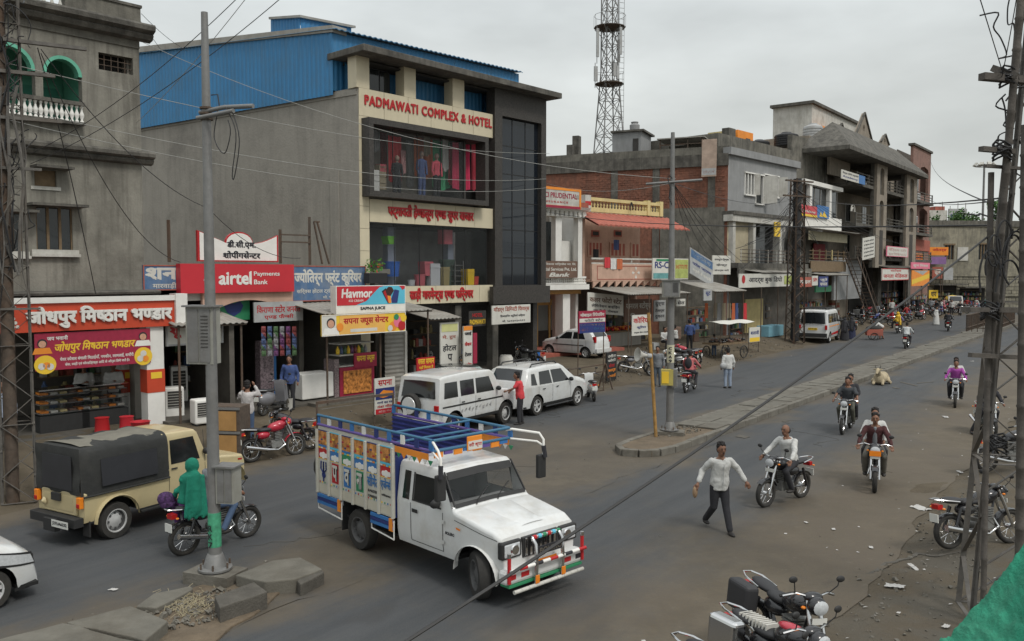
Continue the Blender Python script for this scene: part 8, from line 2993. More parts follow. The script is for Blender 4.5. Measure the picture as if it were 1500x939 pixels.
 MB().ell((-.22,0,.79+H_),(.24,.13,.06),14,8).ell((-.55,0,.83+H_),(.24,.12,.06),14,8,Matrix.Rotation(R(5),4,'Y')).build('seat',m_seat,t,smooth=60)
 MB().tube([(-.5,.14,.82+H_),(-.8,.13,.86+H_),(-.95,.06,.87+H_),(-.95,-.06,.87+H_),(-.8,-.13,.86+H_),(-.5,-.14,.82+H_)],.013,6).build('grab_rail',m_chrome,t,smooth=50)
 MB().ell((.44,0,.93+H_),(.1,.12,.11),12,8).ell((.36,0,1.01+H_),(.08,.13,.06),12,6).build('headlamp_cowl',paint,t,smooth=60)
 MB().lathe([(.001,.02),(.06,.015),(.085,0)],14,Matrix.Translation((.52,0,.93+H_))@Matrix.Rotation(R(90),4,'Y')@Matrix.Diagonal((1,1.2,1,1))).build('headlamp',m_lamp,t,smooth=60)
 MB().box(-.9,-.8,-.08,.08,.7+H_,.78+H_).build('tail_lamp',m_rlamp,t)
 MB().box(-.93,-.915,-.1,.1,.48,.62).build('number_plate',m_plate,t)
 MB().box(.51,.52,-.1,.1,.74+H_,.81+H_).build('number_plate',m_plate,t)
 for sx_ in(-1,1):
  for y in(-1,1):
   MB().ell((.4 if sx_>0 else-.84,y*.15,(.9 if sx_>0 else .72)+H_),(.03,.03,.02),6,4).build('indicator',m_olamp,t)
 return t
proto={}
def bike(px,py,deg,label,paint=m_bk,scooter=False,group=None,tilt=-.05,dz=0.0):
 g=G(px,py)
 k=(paint.name,scooter)
 loc=(g.x,g.y,g.z+.0+dz)
 if k not in proto:
  proto[k]=make_bike(label,paint,scooter,loc,R(deg),group,tilt)
  return proto[k]
 r=dup(proto[k],loc,R(deg),label,None,tilt=tilt)
 if group:
  r['group']=group
 elif 'group' in r:
  del r['group']
 return r
 # people
m_skin=M('brown_skin',(.2,.1,.062),.6,.06,10)
m_hair=M('black_hair',(.015,.013,.012),.7,.2,20)
m_eye=M('eye_dark',(.02,.015,.012),.3)
m_shoe=M('dark_shoe',(.03,.027,.025),.6,.1)
def cl_mat(n,c,var=.1):
 return M('cloth_'+n,c,.92,var,9,.25,30)
CW,CB,CJ,CG=cl_mat('shirt_white',(.5,.5,.48)),cl_mat('trouser_black',(.03,.03,.034)),cl_mat('jeans',(.07,.11,.19)),cl_mat('shirt_grey',(.17,.18,.19))
def rem(o,v,sm=2):
 m=o.modifiers.new('remesh','REMESH')
 m.mode='VOXEL'
 m.voxel_size=v
 m.use_smooth_shade=True
 s_=o.modifiers.new('smooth','SMOOTH')
 s_.iterations=sm
 return o
TOR=[(0,.125,.165),(.12,.13,.17),(.35,.11,.15),(.6,.115,.16),(.8,.12,.18),(.92,.1,.17),(1.0,.06,.085)]
def torso(b,pel,nk,fwd,k=1.0,lo=0.0,hi=1.0,add=0.0):
 ax=(nk-pel)
 L_=ax.length
 ax.normalize()
 side=ax.cross(fwd).normalized()
 f=side.cross(ax).normalized()
 rows=[]
 N=14
 for i in range(11):
  u=lo+(hi-lo)*i/10
  dd,ww=lerpt([(a,c)for a,c,d in TOR],u)*k+add,lerpt([(a,d)for a,c,d in TOR],u)*k+add
  c_=pel+ax*L_*u
  rows.append([c_+f*dd*math.cos(2*PI*j/N)+side*ww*math.sin(2*PI*j/N)for j in range(N)])
 vs_=[p for r in rows for p in r]
 fs=[(i*N+j,i*N+(j+1)%N,(i+1)*N+(j+1)%N,(i+1)*N+j)for i in range(10)for j in range(N)]
 fs+=[tuple(range(N))[::-1],tuple(10*N+j for j in range(N))]
 b.add(vs_,fs)
def limb(b,P_,r_):
 b.tube(P_,r_,12)
 for p,q in zip(P_,r_):
  b.ell(p,(q,q,q),10,8)
V3=Vector
POSE={'stand':dict(pel=(0,0,.92),nk=(.01,0,1.45),hd=(.04,0,1.6),sh=.18,el=((-.03,.26,1.13),(-.03,-.26,1.13)),ha=((.06,.27,.88),(.06,-.27,.88)),kn=((.03,.1,.5),(.02,-.1,.5)),ft=((0,.11,.07),(0,-.11,.07))),'fold':dict(pel=(0,0,.92),nk=(.01,0,1.45),hd=(.05,0,1.6),sh=.18,el=((.02,.25,1.14),(.02,-.25,1.14)),ha=((.26,-.02,1.14),(.26,.02,1.18)),kn=((.03,.1,.5),(.02,-.1,.5)),ft=((0,.11,.07),(0,-.11,.07))),'walk':dict(pel=(0,0,.9),nk=(.05,0,1.43),hd=(.1,-.01,1.58),sh=.18,el=((.04,.34,1.2),(-.1,-.3,1.16)),ha=((.14,.47,.96),(.02,-.44,.94)),kn=((.1,.09,.5),(-.02,-.1,.47)),ft=((.28,.1,.07),(-.38,-.12,.13))),'ride':dict(pel=(-.2,0,.9),nk=(-.06,0,1.4),hd=(-.02,0,1.55),sh=.18,el=((.08,.3,1.14),(.08,-.3,1.14)),ha=((.26,.34,1.0),(.26,-.34,1.0)),kn=((.24,.2,.74),(.24,-.2,.74)),ft=((0,.2,.33),(0,-.2,.33))),'pillion':dict(pel=(-.58,0,.94),nk=(-.5,0,1.45),hd=(-.46,0,1.6),sh=.17,el=((-.4,.27,1.18),(-.4,-.27,1.18)),ha=((-.2,.2,1.02),(-.2,-.2,1.02)),kn=((-.2,.22,.8),(-.2,-.22,.8)),ft=((-.35,.22,.42),(-.35,-.22,.42))),'side':dict(pel=(-.55,.02,.95),nk=(-.5,.0,1.45),hd=(-.48,.02,1.6),sh=.17,el=((-.3,.15,1.18),(-.72,.15,1.18)),ha=((-.28,.3,1.02),(-.65,.32,1.02)),kn=((-.4,.42,.9),(-.6,.42,.9)),ft=((-.38,.4,.48),(-.55,.4,.48)),fw=(0,1,0)),'phone':dict(pel=(0,0,.92),nk=(.01,0,1.45),hd=(.05,0,1.6),sh=.18,el=((.1,.27,1.25),(.12,-.3,1.35)),ha=((.2,.2,1.45),(.1,-.16,1.62)),kn=((.03,.1,.5),(.02,-.1,.5)),ft=((0,.11,.07),(0,-.11,.07))),'reach':dict(pel=(0,0,.92),nk=(.06,0,1.44),hd=(.12,0,1.58),sh=.18,el=((.2,.22,1.2),(.16,-.24,1.2)),ha=((.42,.2,1.12),(.36,-.2,1.05)),kn=((.04,.1,.5),(.0,-.12,.5)),ft=((.02,.11,.07),(-.05,-.14,.07))),'bend':dict(pel=(-.12,0,.9),nk=(.32,0,1.2),hd=(.46,0,1.26),sh=.18,el=((.42,.24,.98),(.42,-.24,.98)),ha=((.55,.25,.8),(.55,-.25,.8)),kn=((.0,.1,.48),(-.08,-.1,.48)),ft=((.1,.11,.07),(-.2,-.11,.08))),'sit':dict(pel=(0,0,.5),nk=(.05,0,1.0),hd=(.1,0,1.15),sh=.18,el=((.1,.25,.75),(.1,-.25,.75)),ha=((.32,.14,.62),(.32,-.14,.62)),kn=((.42,.14,.5),(.42,-.14,.5)),ft=((.4,.14,.07),(.4,-.14,.07))),}
def person(label,loc,rz,pose='stand',top=CW,low=CB,near=False,hair=True,s=1.0,mods=None,jacket=None,bald=False,skirt=None,shawl=None,group=None,bare_arm=False):
 D=dict(POSE[pose])
 D.update(mods or{})
 t=thing('person',label,'person',loc,rz,group)
 t.scale=(s,)*3
 pel,nk,hd_=V3(D['pel']),V3(D['nk']),V3(D['hd'])
 fw=V3(D.get('fw',(1,0,0)))
 ax=(nk-pel).normalized()
 sd=ax.cross(fw).normalized()
 vb,vc=(.009,.014)if near else(.017,.022)
 sh=[nk-ax*.07+sd*D['sh'],nk-ax*.07-sd*D['sh']]
 hp=[pel+sd*.09-ax*.03,pel-sd*.09-ax*.03]
 b=MB()
 torso(b,pel,nk,fw,.9)
 limb(b,[nk-ax*.04,nk.lerp(hd_,.5)],[.058,.055])
 hm=Matrix.Rotation(math.atan2(fw.y,fw.x),4,'Z')
 b.ell(hd_+V3((0,0,.02)),(.095,.078,.105),16,12,hm)
 b.ell(hd_+fw*.03-V3((0,0,.055)),(.06,.052,.055),12,8,hm)
 b.ell(hd_+fw*.1-V3((0,0,.01)),(.02,.014,.028),8,6,hm)
 for q in(1,-1):
  b.ell(hd_+sd*.078*q-V3((0,0,.0)),(.018,.012,.03),8,6,hm)
 for i in range(2):
  el,ha=V3(D['el'][i]),V3(D['ha'][i])
  limb(b,[sh[i],el,ha],[.048,.038,.026])
  d=(ha-el).normalized()
  up_=V3((0,0,1))if abs(d.z)<.8 else fw
  wv=d.cross(up_).normalized()
  b.ell(ha+d*.045,(.042,.042,.042),10,8)
  if near:
   nrm_=wv.cross(d).normalized()
   for k in range(4):
    o_=wv*(.03-.02*k)
    l_=(.07,.08,.075,.06)[k]
    p0=ha+d*.07+o_
    limb(b,[p0,p0+d*l_*.5-nrm_*.006,p0+d*l_*.85-nrm_*.025],[.0105,.01,.009])
   q0=ha+d*.03+wv*.035
   limb(b,[q0,q0+wv*.025+d*.03,q0+wv*.028+d*.06],[.012,.011,.01])
  else:
   b.ell(ha+d*.09,(.03,.025,.03),8,6)
  kn,ft=V3(D['kn'][i]),V3(D['ft'][i])
  limb(b,[hp[i],kn,ft],[.08,.052,.036])
  b.ell(ft+fw*.06-V3((0,0,.035)),(.11,.04,.035),10,6,hm)
 rem(b.build('body',m_skin,t,fix=False),vb,3)
 b=MB()
 torso(b,pel,nk,fw,1.0,-.16 if pose in('stand','walk','phone','reach','fold')else-.03,.97,.02)
 for i in range(2):
  el,ha=V3(D['el'][i]),V3(D['ha'][i])
  e2=el.lerp(ha,.85)if not bare_arm else el.lerp(sh[i],.3)
  limb(b,[sh[i],sh[i].lerp(el,.5),el,e2]if not bare_arm else[sh[i],e2],[.07,.062,.056,.044]if not bare_arm else[.068,.066])
 o=rem(b.build('shirt',top,t,fix=False),vc,2)
 dm=o.modifiers.new('folds','DISPLACE')
 dm.texture=FOLD
 dm.strength=.035
 dm.mid_level=.5
 if jacket:
  b=MB()
  limb(b,[nk-ax*.06+fw*.085,nk.lerp(pel,.5)+fw*.115,pel+fw*.13],[.04,.05,.055])
  b.build('shirt_front',jacket,t,smooth=60)
 b=MB()
 torso(b,pel,nk,fw,1.0,-.12,.14,.01)
 for i in range(2):
  kn,ft=V3(D['kn'][i]),V3(D['ft'][i])
  limb(b,[hp[i],hp[i].lerp(kn,.5),kn,kn.lerp(ft,.92)],[.1,.09,.072,.06])
 rem(b.build('trousers',low,t,fix=False),vc,2)
 for i in range(2):
  ft=V3(D['ft'][i])
  MB().ell(ft+fw*.055-V3((0,0,.035)),(.135,.05,.04),12,8,hm).ell(ft-fw*.01,(.055,.045,.055),10,6,hm).build('shoe',m_shoe,t,smooth=60)
 if hair and not shawl:
  b=MB()
  b.ell(hd_+V3((0,0,.068 if not bald else .0))-fw*(.03 if not bald else .05),(.09 if not bald else .062,.088,.085 if not bald else .06),16,10,hm)
  b.ell(hd_+V3((0,0,.0))-fw*.045,(.07,.084,.08),12,8,hm)
  if not bald:
   for k in range(26):
    a,c_=rnd.uniform(0,6.28),rnd.uniform(.1,1.2)
    b.ell(hd_+V3((-.025,0,.075))+V3((.082*math.cos(a)*math.sin(c_),.08*math.sin(a)*math.sin(c_),.075*math.cos(c_))),(.03,.03,.02),6,4)
  o=b.build('hair',m_hair,t,smooth=60)
 if not(shawl or jacket or skirt):
  MB().ell(nk-ax*.035+fw*.055,(.045,.035,.06),10,8,hm).build('open_collar',m_skin,t,smooth=60)
 if near and not jacket:
  limb_=[nk.lerp(pel,u_)+fw*(.075+lerpt([(a_,c_)for a_,c_,d_ in TOR],1-u_)*.72)for u_ in(.22,.4,.6,.8,1.0)]
  MB().tube(limb_,.006,5).build('button_placket',m_greyboard,t)
 if near:
  for q in(1,-1):
   MB().ell(hd_+fw*.09+sd*.032*q+V3((0,0,.022)),(.01,.014,.008),8,6,hm).build('eye',m_eye,t)
   MB().ell(hd_+fw*.093+sd*.034*q+V3((0,0,.043)),(.01,.022,.005),8,6,hm).build('eyebrow',m_hair,t)
  MB().ell(hd_+fw*.1-V3((0,0,.04)),(.012,.028,.007),8,6,hm).build('moustache',m_hair,t)
  MB().ell(hd_+fw*.094-V3((0,0,.056)),(.01,.022,.006),8,6,hm).build('lips',M('lips',(.16,.06,.05),.5),t)
 if skirt:
  MB().lathe([(.16,.35),(.2,.2),(.3,-.3),(.36,-.86)],20,Matrix.Translation(pel)@Matrix.Diagonal((.8,1,1,1))).build('robe',skirt,t,smooth=60)
 if shawl:
  b=MB()
  b.ell(hd_+V3((0,0,.03))-fw*.02,(.14,.125,.145),16,12,hm)
  torso(b,pel.lerp(nk,.0),nk+ax*.05,fw,1.08,.0,1.0,.03)
  b.ell(nk-ax*.06,(.17,.2,.14),14,10)
  limb(b,[nk-fw*.1,pel-fw*.16-V3((0,0,.1))],[.11,.14])
  for k in range(7):
   q=sd*(.05*(k-3))
   limb(b,[nk-fw*.14+q,pel-fw*.24+q*1.4-V3((0,0,.2+.04*(k%2)))],[.03,.035])
  o=rem(b.build('shawl',shawl,t,fix=False),.018,2)
  dm=o.modifiers.new('folds','DISPLACE')
  dm.texture=FOLD
  dm.strength=.022
 return t
FOLD=bpy.data.textures.new('cloth_folds','CLOUDS')
FOLD.noise_scale=.11
def ped(px,py,deg,label,pose='stand',dz=0.0,**k):
 g=G(px,py)
 return person(label,(g.x,g.y,g.z+dz),R(deg),pose,**k)
def rider(bk,label,pose='ride',**k):
 o=person(label,bk.location,bk.rotation_euler[2],pose,**k)
 o.rotation_euler=bk.rotation_euler
 return o
k1_=bike(318,800,52,'dark motorcycle carrying the woman in green, passing behind the steel pole',tilt=0)
rider(k1_,'rider in dark jeans ahead of the woman in green, half hidden by the pole box',top=CG,low=CJ)
rider(k1_,'woman in bright green shawl sitting sideways on the motorcycle','side',top=cl_mat('green_kurta',(.01,.2,.13)),low=cl_mat('violet',(.1,.04,.14)),shawl=cl_mat('green_shawl',(.01,.17,.11)),s=.95)
b=MB()
b.ell((0,0,-.02),(.16,.1,.13),14,10)
b.ell((.02,0,-.1),(.14,.1,.1),14,10)
p=k1_.matrix_basis@Vector((-.75,.35,.98))
o=b.build('bag',M('violet_floral_bag',(.07,.03,.1),.8,.9,22),smooth=60,loc=p)
tag(o,'violet floral bag held by the woman in green','bag')
k2_=bike(1148,736,-143,'black motorcycle with chrome details ridden by the bald man',tilt=0)
rider(k2_,'bald man in white shirt and black trousers riding alone',bald=True,near=True)
k3_=bike(1280,712,-112,'motorcycle with yellow plate facing us with two men, nearest to the right pylon',tilt=0)
MB().box(.53,.54,-.12,.12,.8,.92).build('number_plate',m_olamp,k3_)
rider(k3_,'man in maroon jacket over grey shirt riding toward us',top=cl_mat('maroon',(.06,.022,.022)),low=cl_mat('khaki_grey',(.13,.12,.1)),jacket=CG,near=True)
rider(k3_,'passenger in pale shirt hidden behind the maroon jacket rider','pillion',top=CW,low=CB)
k4_=bike(1240,632,-122,'motorcycle with lit headlamp and two men in dark clothes by the median',tilt=0)
rider(k4_,'young man in dark grey shirt riding by the median',top=cl_mat('charcoal',(.05,.055,.06)),low=cl_mat('olive',(.09,.09,.07)),bare_arm=True)
rider(k4_,'passenger in black behind the dark grey shirt rider','pillion',top=CB,low=CB)
k5_=bike(1399,594,-118,'motorcycle of the purple shirt rider on the near carriageway',tilt=0)
rider(k5_,'rider in bright purple shirt',top=cl_mat('purple',(.3,.06,.28)))
rider(k5_,'passenger in pale shirt behind the purple shirt rider','pillion',top=CW)
k6_=bike(1443,636,-102,'motorcycle with white cloth on its tank stopped beside the right pylon')
rider(k6_,'man in black shirt sitting on the motorcycle beside the right pylon',top=CB,mods=dict(ft=((.05,.24,.33),(.1,-.42,.07)),nk=(.02,.05,1.36),hd=(.12,.05,1.47)))
k7_=bike(1011,573,62,'red tailed motorcycle of the backpack rider, driving away before the second pole',m_bred,tilt=0)
rp=rider(k7_,'rider in pink shirt with black backpack',top=cl_mat('salmon',(.45,.13,.13)))
b=MB()
b.ell((0,0,0),(.1,.15,.23),14,10)
p=k7_.matrix_basis@Vector((-.32,0,1.2))
o=b.build('backpack',CB,smooth=60,loc=p)
o.rotation_euler=(0,0,k7_.rotation_euler[2])
tag(o,'black backpack on the pink shirt rider','backpack')
k8_=bike(1328,510,58,'motorcycle of the checked shirt rider driving away left of the median',tilt=0)
rider(k8_,'rider in white checked shirt',top=M('white_check',(.5,.52,.52),.9,.5,30))
k9_=bike(1316,488,58,'motorcycle carrying the passenger in yellow',tilt=0)
rider(k9_,'rider in violet ahead of the passenger in yellow',top=cl_mat('lilac',(.25,.2,.42)))
rider(k9_,'passenger in yellow and orange cloth','side',top=cl_mat('yellow',(.6,.38,.04)),shawl=cl_mat('yellow',(.6,.38,.04)))
ka_=bike(1389,485,60,'motorcycle with two dark dressed riders near the median end',tilt=0)
rider(ka_,'helmeted rider in dark clothes near the median end',top=CG)
rider(ka_,'passenger in dark clothes near the median end','pillion',top=CB)
kb_=bike(1436,463,60,'distant motorcycle of the pale blue shirted pair by the railing',tilt=0)
rider(kb_,'distant rider in pale blue shirt by the railing',top=cl_mat('paleblue',(.35,.4,.5)))
rider(kb_,'distant passenger in pale blue shirt by the railing','pillion',top=cl_mat('paleblue',(.35,.4,.5)))
kc_=bike(1406,462,-110,'distant motorcycle coming toward us left of the railing',tilt=0)
rider(kc_,'distant rider in black coming toward us left of the railing',top=CB)
bike(402,672,42,'red motorcycle parked on its stand near the wooden cabinets',m_bred,tilt=-.12)
bike(424,636,165,'black motorcycle parked behind the red one',tilt=-.1)
bike(403,605,70,'black scooter with red tail lamp standing under the arcade',m_bgrey,True)
bike(866,585,95,'white scooter seen from behind, before the black standing sign',m_carw,True)
for i,(px,py,a,lab)in enumerate(((975,552,175,'leftmost motorcycle parked behind the second steel pole'),(987,543,160,'second motorcycle of the row behind the second steel pole'),(996,536,155,'third motorcycle of the row behind the second steel pole'),(1003,528,150,'farthest motorcycle of the row behind the second steel pole'))):
 bike(px,py,a,lab,(m_bk,m_carw,m_bk,m_bred)[i])
bike(1436,800,14,'black motorcycle with chrome rail parked behind the right pylon',tilt=-.1)
bike(1480,690,8,'motorcycle half hidden by the right pylon, farther one')
FN=['nearest the stairs','second from the stairs','third from the stairs','fourth from the stairs','under the pharmacy board','right of the pharmacy board','in front of the whitish sheet','below the pink banner','below the yellow striped banner','by the small yellow board','by the brick red banner','right of the brick red banner','farthest along the row','beside the light truck']
for i in range(14):
 px=1275+i*9.2
 bike(px,471-i*1.1+(i%3),(150,35,160,30,145)[i%5],'parked motorcycle '+FN[i],(m_bk,m_bblue,m_bk,m_bred,m_bgrey)[i%5],i%4==3)
for i,(px,py)in enumerate(((1150,470),(1160,466),(1238,480),(1250,474))):
 bike(px,py,150,('motorcycle by the counter left of the van','motorcycle behind the dark pylon','motorcycle right of the carton stack','motorcycle at the foot of the stairs')[i])
for i,(px,py)in enumerate(((1420,455),(1427,452),(1452,456))):
 bike(px,py,60+20*i,('distant motorcycle left of the teal shirt man','more distant motorcycle near the stone house','distant red motorcycle right of the teal shirt man')[i],m_bred if i==2 else m_bk)
n1=bike(1150,979,-72,'nearest black motorcycle with broad seat and round mirror at the bottom edge',tilt=-.1)
n2=bike(1140,1040,-60,'motorcycle with red striped seat and steel side box at the bottom edge',tilt=-.1)
n3=bike(1088,1098,-50,'motorcycle at the bottom edge showing only its seat tail',tilt=-.1)
for q,y,mm,nm,cat,lab in((n2,.26,m_chrome,'pannier_box','pannier','steel side box hung on the motorcycle with the red striped seat'),(n1,.27,m_seat,'saddlebag','bag','black saddlebag hung on the nearest black motorcycle')):
 o=MB().box(-.22,.22,-.1,.1,-.2,.17).build(nm,mm,loc=q.matrix_basis@Vector((-.62,-y if q==n1 else-y,.68)))
 o.rotation_euler=q.rotation_euler
 w_=o.modifiers.new('bevel','BEVEL')
 w_.width=.05
 w_.segments=3
 tag(o,lab,cat)
MB().ell((.1,0,.945),(.2,.09,.05),14,8).build('tank_stripe',m_bred,n2,smooth=60)
b=MB()
for k in range(9):
 b.box(-.6+.05*k,-.58+.05*k,-.1,.1,.8,.893)
b.build('seat_stripes',m_whited,n2)
bike(628,566,120,'dark scooter standing by the small red ground board',m_bgrey,True)
bike(664,562,60,'motorcycle standing before the tall hotel board',m_bk)
bike(772,540,150,'motorcycle standing before the blue crates',m_bk)
bike(932,545,10,'motorcycle seen behind the horn loudspeaker',m_bgrey)
w=ped(1053,778,-80,'man in white shirt and black trousers walking across the road','walk',near=True,s=1.0)
g=w.matrix_basis@Vector((.03,-.5,.78))
o=MB().ell((0,0,0),(.05,.05,.11),10,8).build('small_bag',m_card,smooth=60,loc=g)
tag(o,'small brown packet in the walking man\'s hand','packet')
ped(762,622,175,'man in red shirt and black trousers standing at the boxy white SUV','reach',top=cl_mat('red',(.42,.025,.03)),bare_arm=True)
ped(363,632,85,'man in striped jumper and jeans holding a hand to his head','phone',top=M('striped_jumper',(.42,.4,.39),.9,.4,6),low=CJ)
ped(963,566,-105,'man in grey top with arms behind him walking past the second pole',top=CG,low=cl_mat('greyblue',(.09,.11,.13)))
ped(1066,569,100,'person in long white shirt and pale jeans with shoulder bag',top=CW,low=cl_mat('palejeans',(.25,.3,.38)))
b=MB()
b.ell((0,0,0),(.16,.1,.14),12,8)
g=G(1060,569)
o=b.build('shoulder_bag',m_greyboard,smooth=60,loc=(g.x-.05,g.y-.15,.98))
tag(o,'grey shoulder bag of the person in long white shirt','bag')
ped(125,617,-60,'shopkeeper in white shirt with folded arms, left of the two','fold',top=CW,dz=.0)
ped(168,615,-70,'shopkeeper in white shirt looking down, right of the two','fold',top=CW)
ped(6,660,-60,'person in pale blue shirt at the left edge behind the pylon','stand',top=cl_mat('paleblue',(.35,.4,.5)))
ped(1010,512,80,'person in blue clothes standing at the clothes shop',top=cl_mat('navyblue',(.05,.08,.2)),low=CB)
ped(972,512,-60,'man in white shirt sitting left inside the shop','sit',top=CW)
ped(990,508,150,'man in white shirt sitting right inside the shop','sit',top=CW)
ped(1046,515,90,'small boy in blue by the handcart',top=CG,low=CJ,s=.72)
for i,(px,py)in enumerate(((1125,458),(1135,470),(1100,462))):
 ped(px,py,(60,-100,120)[i],('man in dark clothes near the white counter','man in white shirt by the dark pylon','man in black at the yellow wall')[i],top=(CB,CW,CB)[i])
ped(1237,499,60,'woman in black robe walking behind the van, left of the pair',top=CB,skirt=CB,shawl=CB,s=.95)
ped(1247,497,60,'woman in dark blue robe walking behind the van, right of the pair',top=CB,skirt=cl_mat('darkblue',(.03,.035,.07)),shawl=CB,s=.95)
ped(1290,497,170,'man in white bent over pushing a small cart','bend',top=CW,low=m_skin)
ped(1445,455,60,'man in teal shirt in the distance behind the railing',top=cl_mat('teal',(.03,.35,.38)),low=CJ)
ped(1371,476,-60,'man in long white clothes among the parked motorcycles',top=CW,skirt=CW)
for i in range(7):
 ped(1268+i*19,462-i*1.2,60+45*i,'distant bystander '+('by the stairs','left of the pharmacy pier','under the pharmacy board','in the pharmacy doorway','below the pink banner','by the small yellow board','beside the light truck')[i],top=(CB,CG,cl_mat('red',(.42,.025,.03)),CW,CB,CG,cl_mat('pinkish',(.4,.2,.22)))[i])
ped(880,508,-150,'man sitting in the dark shop behind the fruit stall','sit',top=CG)
ped(425,600,-90,'dim figure standing in the dark arcade shop',top=cl_mat('navyblue',(.05,.08,.2)))
for i in range(15):
 bike(1262+i*9.5,462-i*.9+(i*7%4),(140,25,155,40)[i%4],'motorcycle parked in the back row, '+('at','just past','two past','three past','four past')[i%5]+(' the stairs',' the pharmacy board',' the striped banner')[i//5],(m_bk,m_bred,m_bk,m_bgrey)[i%4],i%5==2)
for i in range(9):
 ped(1262+i*22,474-i*2.2-(i%3)*3,40*i,'walker in '+('black near the stairs','grey right of the stairs','white beside the pharmacy pier','maroon before the pharmacy','pale blue left of the striped banner','black under the striped banner','white by the brick red banner','rust red by the light truck','grey near the railing end')[i],('stand','walk')[i%2],top=(CB,CG,CW,m_c['darkred'],m_c['grey'],CB,CW,m_c['darkred'],CG)[i])
for i in range(8):
 bike(1372+i*12,459-(i%3)*1.5,30+37*i,'far parked motorcycle '+('left of the light truck','just right of the light truck','before the right dark shade sheet','under the left window of the stone house','left of the teal shirt man','right of the teal shirt man','behind the railing','at the right end of the street')[i],(m_bk,m_bred,m_bblue,m_bk)[i%4])
for i in range(7):
 ped(1378+i*13,456-(i%2)*2,50*i,'far pedestrian in '+('white left of the light truck','black by the light truck','red by the right dark shade sheet','grey under the stone house window','white near the teal shirt man','orange behind the railing','black at the right end of the street')[i],'walk',top=(CW,CB,m_c['red'],CG,CW,m_c['orange'],CB)[i])
g=G(1279,498)
t=thing('push_cart','small covered cart pushed by the bent man in white','cart',(g.x,g.y,g.z),R(170))
MB().box(-.6,.5,-.35,.35,.35,.8).build('cart_box',m_terra,t)
MB().ell((0,0,.85),(.55,.35,.22),12,6).build('load',m_canvas,t,smooth=60)
for y in(-.38,.38):
 b=MB()
 ring(b,0,.28,.25,.025,y)
 b.build('wheel',m_tyre,t)
g=G(1062,524)
t=thing('handcart','vendor handcart with pale cloth roof and large spoked wheels','cart',(g.x,g.y,g.z),R(40))
MB().box(-1.3,1.3,-.6,.6,.85,.93).build('cart_bed',m_wood,t)
for x in(-.9,.9):
 for y in(-.62,.62):
  b=MB()
  ring(b,x,.38,.34,.03,y,18)
  for k in range(8):
   a=PI/4*k
   b.tube([(x,y,.38),(x+.34*math.cos(a),y,.38+.34*math.sin(a))],.012,4)
  b.build('wheel',m_trim,t)
for x in(-1.2,1.2):
 for y in(-.55,.55):
  MB().tube([(x,y,.93),(x,y,2.0)],.025,6).build('post',m_rust,t)
MB().grid(lambda u,v_:(-1.6+3.2*u,-.85+1.7*v_,2.06-.12*math.sin(PI*u*2)**2*.5+.1*math.sin(PI*v_)),16,8).build('cloth_roof',m_offwhite,t,smooth=60)
b=MB()
for i in range(60):
 b.ell((rnd.uniform(-1.2,1.2),rnd.uniform(-.5,.5),.98+rnd.uniform(0,.12)),(.09,.09,.07),6,4,mi=i%2)
kind(b.build('goods',[m_bk,m_brownboard],t,smooth=60,fix=False),'stuff')
m_cow=M('cow_hide',(.36,.3,.2),.9,.25,2.5,.2,40)
g=G(1283,562)
t=thing('cow','pale cow lying on the road beside the median kerb','cow',(g.x+.1,g.y-.2,g.z),R(238))
t.scale=(.8,)*3
b=MB()
b.ell((-.1,0,.34),(.72,.36,.32),18,12)
b.ell((-.6,.05,.36),(.36,.3,.3),14,10)
b.ell((.42,0,.4),(.32,.26,.34),14,10)
b.ell((.3,0,.66),(.2,.12,.12),12,8)
limb(b,[V3((.5,0,.5)),V3((.75,0,.78)),V3((.85,0,.86))],[.17,.13,.11])
limb(b,[V3((.86,0,.88)),V3((1.02,-.02,.76)),V3((1.1,-.02,.7))],[.11,.08,.06])
for y in(-1,1):
 limb(b,[V3((.5,y*.2,.25)),V3((.75,y*.24,.1)),V3((.5,y*.24,.06))],[.11,.07,.045])
 limb(b,[V3((-.6,y*.25,.25)),V3((-.25,y*.42,.16)),V3((-.65,y*.46,.07)),V3((-.35,y*.48,.05))],[.18,.1,.06,.045])
 b.ell((.82,y*.16,.9),(.03,.1,.045),8,6)
rem(b.build('body',m_cow,t,fix=False),.018,4)
for y in(-1,1):
 MB().tube([(.84,y*.07,.96),(.84,y*.14,1.06),(.88,y*.13,1.16)],[.025,.02,.006],8).build('horn',m_mould,t,smooth=60)
 MB().ell((.96,y*.085,.84),(.015,.01,.015),6,4).build('eye',m_eye,t)
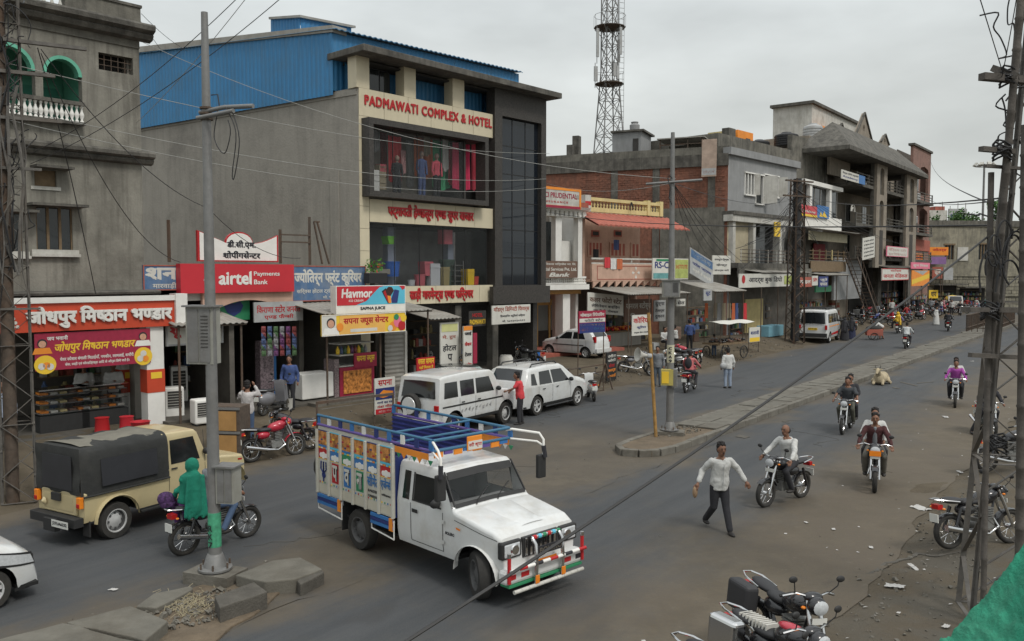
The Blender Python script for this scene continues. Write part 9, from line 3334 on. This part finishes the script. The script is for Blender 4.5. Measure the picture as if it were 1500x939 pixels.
for i,(px,py,deg,h)in enumerate(((255,612,-60,.95),(262,590,-60,1.25),(296,622,-50,.75))):
 g=G(px,py)
 t=thing('air_cooler',('white air cooler with dark grille beside the orange pillar','taller white air cooler behind the first one','small white air cooler left of the wooden cabinets')[i],'air cooler',(g.x,g.y,g.z),R(deg+90))
 o=bx(t,'case',m_white,-.27,.27,-.22,.22,.05,h,.04)
 bx(o,'grille',m_dark,-.2,.2,-.235,-.221,h*.35,h*.88)
 for k in range(6):
  bx(o,'grille_slat',m_whited,-.2,.2,-.245,-.236,h*(.37+.085*k),h*(.385+.085*k))
 for x in(-.2,.2):
  bx(t,'foot',m_trim,x-.03,x+.03,-.2,.2,0,.05)
g=G(338,672)
t=thing('wooden_cabinet','wooden panelled cart cabinet standing behind the steel pole','cabinet',(g.x,g.y,g.z),R(-8))
bx(t,'frame',m_rust,-.42,.42,-.3,.3,.12,1.42,.01)
for z in(.18,.8):
 bx(t,'panel',M('plywood',(.36,.2,.07),.6,.15,3),-.38,.32,-.32,-.301,z,z+.5)
 bx(t,'shelf_edge',m_steel,-.42,.42,-.33,-.301,z+.54,z+.6)
for x in(-.38,.38):
 for y in(-.25,.25):
  b=MB()
  ring(b,x,.07,.05,.018,y,10)
  b.build('castor',m_trim,t)
for(px,py,nm,lab,mm)in((206,640,'bucket','red plastic bucket by the foot of the white pillar',m_red),(186,632,'stool','red plastic stool left of the red bucket',m_red),(150,634,'stool','red plastic stool between the two shopkeepers',m_redl)):
 drum_at(px,py,.17,.36,mm,lab,nm,nm,[(.2,0),(.17,.38),(.19,.42),(.01,.42)]if nm=='stool' else[(.17,0),(.24,.4),(.26,.42),(.23,.42),(.16,.05)])
for k in range(2):
 a=L1.p(60+62*k,600,-.3)[0]
 t=thing('display_counter',('left','right')[k]+' dark glass display counter in the orange sweet shop','counter',L1.w(a,-.2,.56),L1.rz)
 bx(t,'base',m_trim,0,1.3,0,.6,0,.45,.01)
 for z in(.5,.75,1.0):
  bx(t,'shelf',m_steel,.02,1.28,.02,.58,z,z+.02)
  for j in range(5):
   bx(t,'sweet_tray',(m_or2,m_offwhite,m_yel,m_brownboard)[(j+k)%4],.08+.24*j,.26+.24*j,.1,.5,z+.022,z+.08)
 bx(t,'glass_front',m_glass_s,0,1.3,-.012,-.002,.45,1.15)
 bx(t,'top',m_chrome,-.02,1.32,-.03,.62,1.151,1.18)
